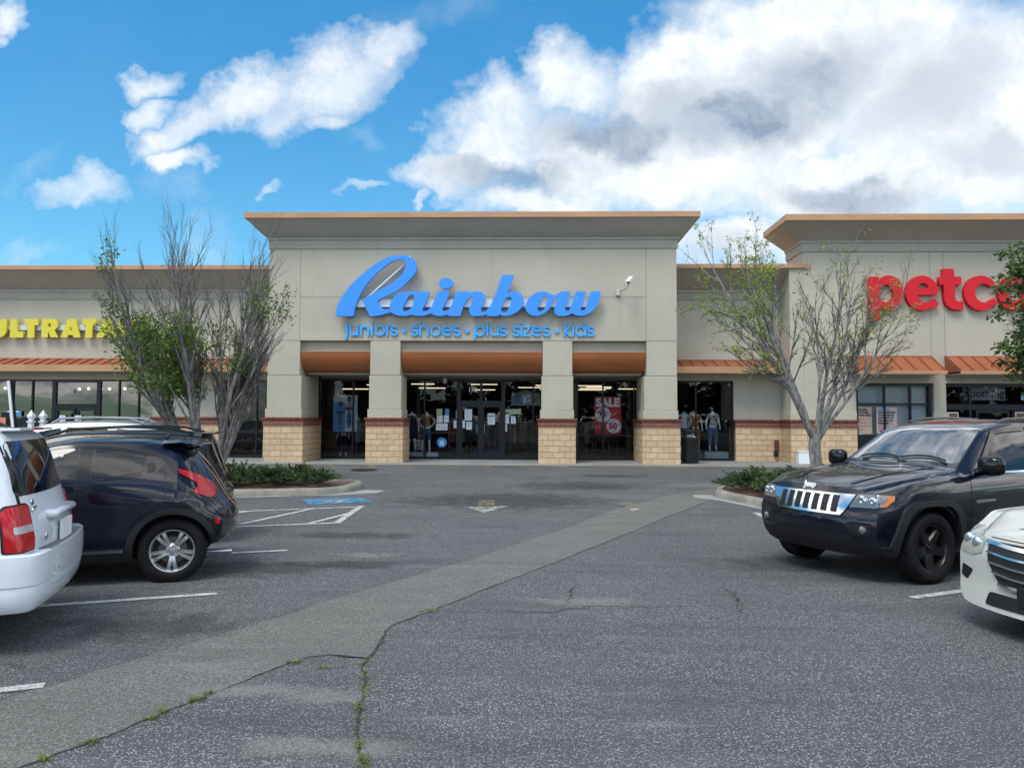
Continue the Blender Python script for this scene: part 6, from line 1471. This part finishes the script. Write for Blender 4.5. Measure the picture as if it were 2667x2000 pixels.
mirror_part(jeep, -.80, .95, 1.27, 'black_gloss', 1.15)
for y in (-.60, .60):
    mb = MB(); mb.tube([(-1.65, y, 1.76), (-1.8, y, 1.80), (-2.4, y, 1.82), (-3.1, y, 1.80), (-3.35, y, 1.75)], [.012, .016, .018, .016, .012], 8); mb.build('roof_rail', mat('rail_dull', (.10, .10, .105), .35, .5), jeep, smooth=True)
for y0, y1 in ((.62, .02), (.0, -.55)):
    mb = MB(); pts = []
    for k in range(6):
        t = k/5; y = y0+(y1-y0)*t; l = jv.ray_cast(*FR['top'](-.66-.05*math.sin(t*3.1), y))[0]; pts.append(l+Vector((.01, 0, .022)))
    mb.tube(pts, .011, 6); mb.build('wiper', M_['black_plastic'], jeep, smooth=True)
l = jv.ray_cast(*FR['front'](0, 1.035))[0]
text('Jeep', .098, mat('badge_silver', (.75, .75, .76), .35, .3), jeep, Matrix.Translation((l.x+.010, -.03, 1.032)) @ Matrix.Rotation(R(90), 4, 'Z') @ Matrix.Rotation(R(78), 4, 'X'), name='badge', extrude=.006, bold=.0035)
part('tail_light', 'tail_red', [('left', rpoly([(-3.60, 1.02), (-3.84, 1.02), (-3.82, 1.18), (-3.62, 1.18)], .03))]); part('tail_light', 'tail_red', [('right', rpoly([(-3.60, 1.02), (-3.84, 1.02), (-3.82, 1.18), (-3.62, 1.18)], .03))])

# ---- black crossover with boomerang tail lamps, left
LR_ = R(197.0)
def kdx(x, y, z):
    s = sstep(x, .3, .83); d = -s*.28*y*y-(s*.10*((z-.6)/.3)**2 if z > .6 else 0); t = sstep(-x, 2.4, 3.12); d += t*.30*y*y
    if .40 < z < .80: d -= t*.05*math.sin((z-.4)/.4*math.pi)
    return d
def kdy(x, z):
    return .045*math.exp(-((x+2.62)/.42)**2)*math.exp(-((z-.84)/.19)**2)+.05*math.exp(-(x/.45)**2)*math.exp(-((z-.82)/.2)**2)-.035*math.exp(-((x+1.35)/.5)**2)*math.exp(-((z-.72)/.16)**2)+.012*math.exp(-((x+1.3)/.8)**2)*math.exp(-((z-.42)/.1)**2)
_ax = Vector((-3.82, 7.91, 0)); fwd = Vector((math.cos(LR_), math.sin(LR_), 0)); lft = Vector((-fwd.y, fwd.x, 0))
JKP = _ax-lft*.80+fwd*2.53
juke, kb, kv, part, both, lines = make_car(dict(name='parked_car', label='black crossover with a red boomerang tail lamp and silver ten-spoke wheels', cat='car', loc=Vector((-6.55, 7.86, 0)), rz=R(200), paint='paint_black', r=.338, ra=.385, axles=(0, -2.53), rim=.232, style='double', tw=.225, dx=kdx, dy=kdy, crown=.07, n=80, st=[
 (.83, .80, .72, .28, .66, .5), (.70, .92, .84, .24, .80, .6), (.45, 1.0, .93, .22, .855, .68), (0, 1.05, .99, .21, .86, .72), (-.45, 1.09, 1.02, .21, .86, .74), (-.6, 1.12, 1.03, .21, .86, .74), (-.9, 1.30, 1.04, .21, .86, .70), (-1.25, 1.50, 1.06, .22, .86, .62),
 (-1.6, 1.555, 1.075, .22, .86, .60), (-2.1, 1.545, 1.09, .22, .86, .585), (-2.45, 1.505, 1.105, .23, .86, .565), (-2.58, 1.47, 1.10, .24, .86, .56), (-2.70, 1.37, 1.06, .26, .845, .565), (-2.82, 1.23, 1.01, .29, .825, .58), (-2.92, 1.08, .94, .32, .80, .59), (-3.00, .94, .86, .35, .775, .60), (-3.07, .83, .77, .38, .74, .60), (-3.12, .76, .70, .42, .70, .58)]))
both('side_window', 'car_glass', rpoly([(-.98, 1.12), (-1.0, 1.23), (-1.22, 1.37), (-1.40, 1.43), (-1.575, 1.44), (-1.56, 1.125)], .03))
both('side_window', 'car_glass', rpoly([(-1.72, 1.125), (-1.74, 1.435), (-2.0, 1.41), (-2.225, 1.365), (-2.22, 1.185), (-1.95, 1.145)], .035))
both('pillar_trim', 'black_gloss', [(-1.58, 1.12), (-1.595, 1.447), (-1.72, 1.445), (-1.70, 1.12)], off=.0035)
for s in ('left', 'right'):
    q = part('quarter_trim', 'grille_black', [(s, rpoly([(-2.24, 1.18), (-2.245, 1.365), (-2.36, 1.33), (-2.44, 1.285), (-2.39, 1.21), (-2.32, 1.17)], .025))], off=.0035)
    part('door_handle', 'black_gloss', [(s, rpoly([(-2.255, 1.19), (-2.255, 1.285), (-2.33, 1.285), (-2.33, 1.20)], .02))], off=.012, thick=.02)
    part('door_handle', 'black_gloss', [(s, rpoly([(-1.30, .99), (-1.48, .995), (-1.48, 1.03), (-1.30, 1.03)], .015))], off=.03, thick=.04)
lines('door_seam', 'seam', [(s, p) for s in ('left', 'right') for p in ([(-2.22, 1.40), (-2.34, 1.35), (-2.40, 1.22), (-2.46, 1.07), (-2.45, .95), (-2.43, .86), (-2.44, .80)], [(-1.65, 1.46), (-1.64, 1.2), (-1.58, .98), (-1.55, .7), (-1.56, .34)], [(-.55, 1.06), (-.52, .8), (-.55, .5), (-.62, .34)], [(-.62, .335), (-1.2, .33), (-2.05, .34), (-2.14, .42)])])
lines('window_trim', 'black_gloss', [(s, [(-.95, 1.11), (-1.3, 1.105), (-1.65, 1.108), (-1.95, 1.13), (-2.2, 1.165)]) for s in ('left', 'right')]+[(s, [(-.98, 1.25), (-1.22, 1.395), (-1.40, 1.452), (-1.7, 1.455), (-2.0, 1.425), (-2.3, 1.365)]) for s in ('left', 'right')], .028, .006)
ao = arc(0, .348, .455, .455, 205, -28, 30); ai = arc(0, .348, .392, .392, 205, -28, 30)
for s in ('left', 'right'):
    for ax in (0, -2.53): part('wheel_arch_flare', 'trim_grey', [(s, [(x+ax, z) for x, z in ring_band(ai, ao)])], off=.022, thick=.05, step=.08)
    part('sill', 'trim_grey', [(s, [(-.42, .34), (-2.10, .34), (-2.12, .24), (-.42, .24)])], off=.014, thick=.03)
    part('chrome_strip', 'chrome', [(s, [(-.50, .335), (-2.06, .345), (-2.06, .375), (-.50, .365)])], off=.018, thick=.02)
    part('mud_flap', 'black_plastic', [(s, rpoly([(-2.90, .42), (-2.98, .40), (-2.97, .17), (-2.91, .17)], .02))], off=.02, thick=.10)
    part('tail_light', 'tail_red', [(s, [(-2.56, 1.215), (-2.66, 1.185), (-2.78, 1.125), (-2.87, 1.06), (-2.93, .985), (-2.95, .905), (-2.89, .885), (-2.81, .925), (-2.72, .965), (-2.765, 1.02), (-2.75, 1.06), (-2.66, 1.12), (-2.58, 1.17)])], off=.016, thick=.03, step=.04)
    part('rear_reflector', 'tail_red', [(s, rpoly([(-2.95, .60), (-3.0, .60), (-3.0, .66), (-2.95, .66)], .01))], off=.005)
part('rear_window', 'car_glass', [('rear', rpoly([(-.60, 1.08), (.60, 1.08), (.48, 1.38), (-.48, 1.38)], .06))])
lines('bumper_seam', 'seam', [(s, [(-2.88, .62), (-2.95, .70), (-3.0, .76)]) for s in ('left', 'right')]+[('rear', [(-.7, .66), (0, .64), (.7, .66)])], .009)
mb = MB(); P = [(-2.38, 1.515), (-2.56, 1.525), (-2.80, 1.50), (-2.82, 1.475), (-2.66, 1.43), (-2.48, 1.46)]
for y0, y1, k0, k1 in ((-.60, -.50, .05, .0), (-.50, 0, .0, -.02), (0, .50, -.02, 0), (.50, .60, 0, .05)):
    n = len(P); mb.add([(x+(k0 if i in (2, 3) else 0), y0, z-abs(k0)*.6) for i, (x, z) in enumerate(P)]+[(x+(k1 if i in (2, 3) else 0), y1, z-abs(k1)*.6) for i, (x, z) in enumerate(P)], [(i, n+i, n+(i+1) % n, (i+1) % n) for i in range(n)])
mb.build('roof_spoiler', M_['paint_black'], juke, smooth=True, ang=50)
mirror_part(juke, -.78, .86, 1.12, 'black_gloss')
mb = MB(); mb.tube([(-2.85, .45, .25), (-3.12, .45, .245)], .028, 12, cap=False); mb.build('exhaust', M_['steel'], juke, smooth=True)
part('windscreen', 'windscreen', [('top', rpoly([(-.66, -.66), (-.63, 0), (-.66, .66), (-1.18, .56), (-1.24, 0), (-1.18, -.56)], .05))])
mb = MB(); mb.tube([(-2.33, 0, 1.52), (-2.37, 0, 1.56), (-2.43, 0, 1.57)], [.03, .025, .004], 8); mb.build('antenna', M_['black_gloss'], juke, smooth=True)

# ---- white SUV at the left edge, seen from its rear corner
def hdx(x, y, z):
    t = sstep(-x, 3.3, 3.70); d = t*.13*y*y
    s = sstep(x, .3, .92); d -= s*.2*y*y
    return d
HP = Vector((-7.45, 4.88, 0))
hi, hb, hv, part, both, lines = make_car(dict(name='parked_car', label='white SUV at the left edge showing its rear corner and red tail lamp', cat='car', loc=HP, rz=R(202), paint='paint_white', r=.345, ra=.40, axles=(0, -2.715), rim=.22, style='plain', dx=hdx, crown=.06, st=[
 (.92, .90, .82, .28, .70, .55), (.6, 1.02, .95, .25, .86, .7), (0, 1.09, 1.02, .24, .905, .76), (-.55, 1.15, 1.04, .24, .91, .76), (-.9, 1.36, 1.05, .24, .91, .71), (-1.3, 1.61, 1.06, .24, .91, .66), (-1.6, 1.685, 1.06, .24, .91, .65), (-2.4, 1.71, 1.07, .24, .91, .65), (-3.1, 1.695, 1.08, .25, .905, .64),
 (-3.36, 1.665, 1.08, .27, .90, .635), (-3.43, 1.60, 1.075, .28, .898, .64), (-3.52, 1.40, 1.06, .30, .893, .66), (-3.60, 1.18, 1.03, .32, .888, .68), (-3.66, 1.0, .95, .33, .88, .70), (-3.70, .86, .82, .34, .87, .72)]))
for o in ([(-.95, 1.10), (-1.35, 1.50), (-1.75, 1.56), (-1.80, 1.10)], [(-1.88, 1.10), (-1.86, 1.565), (-2.6, 1.56), (-2.7, 1.12)], [(-2.80, 1.13), (-2.74, 1.55), (-3.22, 1.52), (-3.32, 1.16)]): both('side_window', 'car_glass', rpoly(o, .05))
rw_ = part('rear_window', 'car_glass', [('rear', rpoly([(-.745, 1.17), (.745, 1.17), (.64, 1.585), (-.64, 1.585)], .06))])
for n_ in ('left', 'right'): lines('hatch_seam', 'seam', [(n_, [(-3.30, 1.66), (-3.36, 1.60), (-3.46, 1.38), (-3.53, 1.15), (-3.545, 1.10)])], .012)
for s, n_ in ((1, 'left'), (-1, 'right')):
    dg = Vector((.72, -s*.69, 0)); tg = Vector((.69, s*.72, 0)); fr_ = lambda a, z, dg=dg, tg=tg, s=s: (Vector((-3.58, s*.80, z))+tg*a-dg*2, dg)
    part('lamp_gap', 'seam', [(fr_, rpoly([(-.137, .763), (.137, .763), (.147, 1.063), (.10, 1.112), (-.095, 1.117), (-.137, 1.092)], .02))], off=.005, thick=.02, step=.035)  # dark patch under the lamp, painted as the shaded gap around it
    t = part('tail_light', 'tail_red', [(fr_, rpoly([(-.125, .775), (.125, .775), (.135, 1.06), (.09, 1.10), (-.09, 1.105), (-.125, 1.08)], .02))], off=.014, thick=.05, step=.035)
    part('reverse_lens', 'tail_white', [(fr_, rpoly([(-.122, .905), (.075, .905), (.075, .958), (-.122, .958)], .008))], t, off=.017, thick=.01, step=.035)
plan = catmull([Vector(p) for p in ((-3.12, .905), (-3.45, .908), (-3.62, .885), (-3.70, .80), (-3.735, .55), (-3.75, .25), (-3.755, 0), (-3.75, -.25), (-3.735, -.55), (-3.70, -.80), (-3.62, -.885), (-3.45, -.908), (-3.12, -.905))], False, 5)
bprof = [(-.11, .752), (-.004, .755), (.014, .742), (.020, .69), (.021, .60), (.019, .525), (.007, .515), (.012, .50), (.004, .42), (-.012, .355), (-.04, .325), (-.11, .31)]
mb = MB(); vs = []
for i, p in enumerate(plan):
    t = plan[min(i+1, len(plan)-1)]-plan[max(i-1, 0)]; n_ = Vector((t.y, -t.x)).normalized()
    if n_.x > 0 and abs(p.y) < .8: n_ = -n_
    if p.y*n_.y < 0: n_ = -n_
    for o_, z in bprof: vs.append((p.x+n_.x*o_, p.y+n_.y*o_, z))
k = len(bprof); mb.add(vs, [(i*k+j, i*k+j+1, (i+1)*k+j+1, (i+1)*k+j) for i in range(len(plan)-1) for j in range(k-1)])
bump_ = mb.build('rear_bumper', M_['paint_white'], hi, smooth=True, ang=34)
mb = MB(); mb.add([(p.x+.10, p.y*.98, .758) for p in plan if abs(p.y) < .66]+[(p.x-.008, p.y, .7585) for p in plan if abs(p.y) < .66][::-1], [tuple(range(2*sum(abs(p.y) < .66 for p in plan)))]); mb.build('bumper_step', M_['step_grey'], bump_)
mb = MB(); mb.box(-3.735, -3.60, -.36, .36, .955, 1.025); mb.build('plate_garnish', M_['paint_white'], hi, smooth=True, bevel=.03)
mb = MB(); mb.box(-3.735, -3.71, -.17, .17, .76, .92); mb.build('licence_plate', M_['white_plain'], hi)
mb = MB(); mb.box(-3.49, -3.33, -.54, .54, 1.662, 1.684); mb.build('roof_spoiler', M_['paint_white'], hi, bevel=.015); mb = MB(); mb.box(-3.50, -3.485, -.16, .16, 1.664, 1.682); mb.build('brake_light', M_['tail_red'], hi)
for y in (-.62, .62):
    mb = MB(); mb.tube([(-1.6, y, 1.66), (-1.75, y, 1.735), (-2.4, y, 1.755), (-3.0, y, 1.735), (-3.15, y, 1.66)], .02, 8); mb.build('roof_rail', M_['trim_grey'], hi, smooth=True)
for s_, y, z in (('V6', .55, 1.105), ('4WD', .55, 1.055), ('LT', .46, .83)):
    l = hv.ray_cast(*FR['rear'](y, z))[0]; text(s_, .06, M_['chrome'], hi, Matrix.Translation((l.x-.006, y, z)) @ Matrix.Rotation(R(-90), 4, 'Z') @ Matrix.Rotation(R(90), 4, 'X'), name='badge', extrude=.003, bold=.002)
mirror_part(hi, -.75, .91, 1.12, 'paint_white')
part('windscreen', 'windscreen', [('top', rpoly([(-.62, -.70), (-.58, 0), (-.62, .70), (-1.24, .60), (-1.3, 0), (-1.24, -.60)], .05))])

# ---- black SUV with roof rails behind the crossover
def sdx(x, y, z):
    t = sstep(-x, 3.1, 3.6); d = t*.16*y*y-t*.09*sstep(z, .40, .52)*sstep(z, .86, .74); s = sstep(x, .3, .9); return d-s*.2*y*y
SP = Vector((-4.62, 11.15, 0))+fwd*3.62
su, sb, sv_, part, both, lines = make_car(dict(name='parked_car', label='black SUV with roof rails and a square tail lamp, parked beyond the black crossover', cat='car', loc=SP, rz=LR_, paint='paint_black_dusty', r=.36, ra=.41, axles=(0, -2.66), rim=.235, style='plain', dx=sdx, crown=.06, st=[
 (.9, .92, .84, .28, .70, .55), (.6, 1.03, .96, .25, .86, .7), (0, 1.09, 1.03, .24, .905, .76), (-.55, 1.15, 1.06, .24, .91, .76), (-.9, 1.36, 1.08, .24, .91, .71), (-1.35, 1.60, 1.09, .24, .91, .66), (-1.7, 1.665, 1.10, .24, .91, .65), (-2.5, 1.68, 1.11, .24, .91, .65), (-3.1, 1.655, 1.12, .25, .905, .64),
 (-3.32, 1.63, 1.12, .28, .90, .635), (-3.40, 1.54, 1.11, .29, .895, .64), (-3.48, 1.30, 1.09, .31, .89, .66), (-3.55, 1.12, 1.04, .33, .885, .68), (-3.60, .98, .92, .36, .87, .70)]))
for o in ([(-.95, 1.15), (-1.38, 1.49), (-1.78, 1.545), (-1.80, 1.15)], [(-1.88, 1.15), (-1.86, 1.55), (-2.55, 1.54), (-2.65, 1.17)], [(-2.75, 1.19), (-2.7, 1.53), (-3.05, 1.49), (-3.12, 1.22)]): both('side_window', 'car_glass', rpoly(o, .05))
part('rear_window', 'car_glass', [('rear', rpoly([(-.72, 1.17), (.72, 1.17), (.62, 1.53), (-.62, 1.53)], .06))])
for s, n_ in ((1, 'left'), (-1, 'right')):
    q = part('tail_light', 'black_plastic', [(n_, rpoly([(-3.30, .97), (-3.53, .97), (-3.50, 1.16), (-3.32, 1.16)], .03))], off=.012, thick=.03, step=.05); part('red_lens', 'tail_red', [(n_, rpoly([(-3.35, .985), (-3.45, .985), (-3.44, 1.12), (-3.36, 1.12)], .015))], q, off=.018, thick=.02, step=.05)
for y in (-.62, .62):
    mb = MB(); mb.tube([(-1.35, y, 1.60), (-1.65, y, 1.70), (-2.3, y, 1.735), (-2.9, y, 1.715), (-3.2, y, 1.63)], .022, 8); mb.build('roof_rail', M_['black_gloss'], su, smooth=True)
mb = MB(); mb.box(-3.50, -3.30, -.58, .58, 1.62, 1.645); mb.build('roof_spoiler', M_['paint_black_blue'], su, bevel=.01)
lines('door_seam', 'seam', [(s, p) for s in ('left', 'right') for p in ([(-1.84, 1.6), (-1.84, 1.1), (-1.84, .35)], [(-2.7, 1.55), (-2.72, 1.1), (-2.5, .8), (-2.4, .4)])])
mirror_part(su, -.75, .91, 1.15, 'black_gloss')
part('windscreen', 'windscreen', [('top', rpoly([(-.62, -.70), (-.58, 0), (-.62, .70), (-1.24, .60), (-1.3, 0), (-1.24, -.60)], .05))])

su.scale.z = .945
# ---- silver SUV further along, only its roof shows
VP = Vector((-7.15, 14.6, .04))+fwd*3.6
vi, vb, vv_, part, both, lines = make_car(dict(name='parked_car', label='silver SUV of which only the roof shows beyond the black cars', cat='car', loc=VP, rz=LR_, paint='paint_silver', r=.36, ra=.41, axles=(0, -2.66), rim=.235, style='plain', dx=sdx, crown=.06, st=[
 (.9, .92, .84, .28, .70, .55), (.6, 1.03, .96, .25, .86, .7), (0, 1.09, 1.03, .24, .905, .76), (-.55, 1.15, 1.06, .24, .91, .76), (-.9, 1.38, 1.08, .24, .91, .71), (-1.35, 1.66, 1.09, .24, .91, .66), (-1.7, 1.735, 1.10, .24, .91, .65), (-2.5, 1.76, 1.11, .24, .91, .65), (-3.1, 1.735, 1.12, .25, .905, .64),
 (-3.32, 1.70, 1.12, .28, .90, .635), (-3.40, 1.58, 1.11, .29, .895, .64), (-3.48, 1.32, 1.09, .31, .89, .66), (-3.55, 1.12, 1.04, .33, .885, .68), (-3.60, .98, .92, .36, .87, .70)]))
for o in ([(-.95, 1.15), (-1.38, 1.53), (-1.78, 1.61), (-1.80, 1.15)], [(-1.88, 1.15), (-1.86, 1.62), (-2.55, 1.61), (-2.65, 1.17)], [(-2.75, 1.19), (-2.7, 1.60), (-3.05, 1.55), (-3.12, 1.22)]): both('side_window', 'car_glass', rpoly(o, .05))
for y in (-.62, .62):
    mb = MB(); mb.tube([(-1.6, y, 1.69), (-1.75, y, 1.79), (-2.3, y, 1.815), (-2.9, y, 1.795), (-3.15, y, 1.70)], .022, 8); mb.build('roof_rail', mat('rail_silver', (.32, .33, .34), .4, .5), vi, smooth=True)
both('tail_light', 'tail_red', rpoly([(-3.30, .85), (-3.53, .85), (-3.50, 1.12), (-3.32, 1.12)], .03)); mirror_part(vi, -.75, .91, 1.15, 'paint_silver')
part('rear_window', 'car_glass', [('rear', rpoly([(-.72, 1.17), (.72, 1.17), (.62, 1.58), (-.62, 1.58)], .06))])
mb = MB(); mb.tube([(-3.1, 0, 1.73), (-3.17, 0, 1.80)], [.012, .006], 6); mb.build('antenna', M_['black_gloss'], vi)

vi.scale.z = .95
# ---- pearl white car at the right edge, nose only
CRZ = R(201.0)
def cdx(x, y, z):
    s = sstep(x, .2, .98); d = -s*.26*y*y
    if z > .62: d -= s*.12*((z-.62)/.25)**1.6
    if z < .42: d += s*.03*(.42-z)/.2
    return d
cf = Vector((math.cos(CRZ), math.sin(CRZ), 0)); CP = Vector((3.94, 5.92, 0))-cf*.98
cr, cb_, cv, part, both, lines = make_car(dict(name='parked_car', label='pearl white car at the right edge showing a black grille with chrome bars', cat='car', loc=CP, rz=CRZ, paint='paint_pearl', r=.345, ra=.39, axles=(0, -2.80), rim=.24, style='plain', dx=cdx, crown=.06, st=[
 (.98, .84, .76, .21, .84, .60), (.9, .885, .81, .20, .88, .66), (.7, .945, .88, .19, .92, .72), (.3, 1.01, .95, .19, .945, .77), (-.3, 1.06, .98, .19, .95, .79), (-.55, 1.09, .99, .19, .95, .79), (-.9, 1.25, 1.0, .19, .95, .73), (-1.3, 1.42, 1.01, .2, .95, .65), (-2, 1.49, 1.03, .2, .95, .62), (-2.8, 1.44, 1.05, .2, .95, .6), (-3.6, 1.25, 1.06, .25, .93, .6), (-3.95, 1.08, 1.0, .3, .85, .6)]))
g = part('grille', 'grille_black', [('front', rpoly([(-.50, .775), (.50, .775), (.47, .60), (.36, .44), (-.36, .44), (-.47, .60)], .02))], off=.012, thick=.04, step=.06)
mb = MB()
for zz, hw, h_ in ((.775, .515, .030), (.685, .49, .016), (.605, .465, .016), (.525, .42, .016), (.438, .365, .022)):
    patch(mb, [(-hw, zz+.01), (-.25, zz-.012), (0, zz-.022), (.25, zz-.012), (hw, zz+.01), (hw, zz+.01-h_), (.25, zz-.012-h_), (0, zz-.022-h_), (-.25, zz-.012-h_), (-hw, zz+.01-h_)], 'front', cv, .028, .03, .05)
mb.build('grille_bars', M_['chrome'], g, smooth=True)
l = cv.ray_cast(*FR['front'](0, .62))[0]
mb = MB(); E_M = Matrix.Translation((l.x+.045, 0, .62)) @ Matrix.Rotation(R(90), 4, 'Z') @ Matrix.Rotation(R(90), 4, 'X')
def emb(c, d=.02): 
    o = outlines('emblem', c, d, M_['chrome'], None, E_M); m = o.data; b = len(mb.v); mb.add([v.co.copy() for v in m.vertices], [tuple(p.vertices) for p in m.polygons]); bpy.data.objects.remove(o)
emb([rpoly([(-.085, .07), (.085, .07), (.065, -.075), (-.065, -.075)], .03), rpoly([(-.070, .057), (.070, .057), (.053, -.062), (-.053, -.062)], .022)])
emb([[(-.062, .055), (-.035, .055), (-.027, .008), (.027, .008), (.035, .055), (.062, .055), (.045, -.060), (.022, -.060), (.024, -.012), (-.024, -.012), (-.022, -.060), (-.045, -.060)]], .024)
mb.build('emblem', M_['chrome'], g)
for s, n_ in ((1, 'left'), (-1, 'right')):
    h = part('headlight', 'lamp_yellowed', [('front', [(s*.54, .775), (s*.62, .83), (s*.74, .855), (s*.84, .85), (s*.885, .80), (s*.87, .70), (s*.80, .64), (s*.66, .63), (s*.55, .665)])], off=.01, thick=.04, step=.04)
    mb = MB()
    for y, z in ((.62, .73), (.74, .75)): l = cv.ray_cast(*FR['front'](s*y, z))[0]; mb.lathe([(.0001, .012), (.03, .010), (.05, .002), (.052, -.03)], 18, Matrix.Translation(l+Vector((.012, 0, 0))) @ Matrix.Rotation(R(90), 4, 'Y'))
    mb.build('bulb', M_['reflector'], h, smooth=True)
    part('side_duct', 'black_plastic', [('front', rpoly([(s*.66, .50), (s*.80, .53), (s*.82, .43), (s*.74, .40)], .02))], off=.005)
part('lower_intake', 'grille_black', [('front', rpoly([(-.46, .36), (.46, .36), (.50, .25), (-.50, .25)], .03))], off=.006)
mb = MB(); l = cv.ray_cast(*FR['front'](0, .38))[0]; mb.box(l.x+.005, l.x+.03, -.17, .17, .30, .46); mb.build('plate_holder', M_['black_plastic'], cr, bevel=.006)
lines('bonnet_seam', 'seam', [('top', [(.80, -.60), (.4, -.74), (-.5, -.80)]), ('top', [(.80, .60), (.4, .74), (-.5, .80)])], .009); lines('bonnet_crease', 'paint_pearl', [('top', [(.75, -.30), (.2, -.42), (-.5, -.48)]), ('top', [(.75, .30), (.2, .42), (-.5, .48)])], .06, .010)
lines('bumper_seam', 'seam', [('front', [(-.86, .64), (-.93, .66)]), ('front', [(-.5, .80), (0, .795), (.5, .80)])], .008)
part('windscreen', 'windscreen', [('top', rpoly([(-.62, -.72), (-.58, 0), (-.62, .72), (-1.3, .58), (-1.38, 0), (-1.3, -.58)], .05))]); mirror_part(cr, -.75, .95, 1.08, 'paint_pearl')
for o in ([(-1.0, 1.05), (-1.4, 1.34), (-1.85, 1.40), (-1.88, 1.06)], [(-1.95, 1.06), (-1.93, 1.41), (-2.6, 1.38), (-2.9, 1.12)]): both('side_window', 'car_glass', rpoly(o, .05))
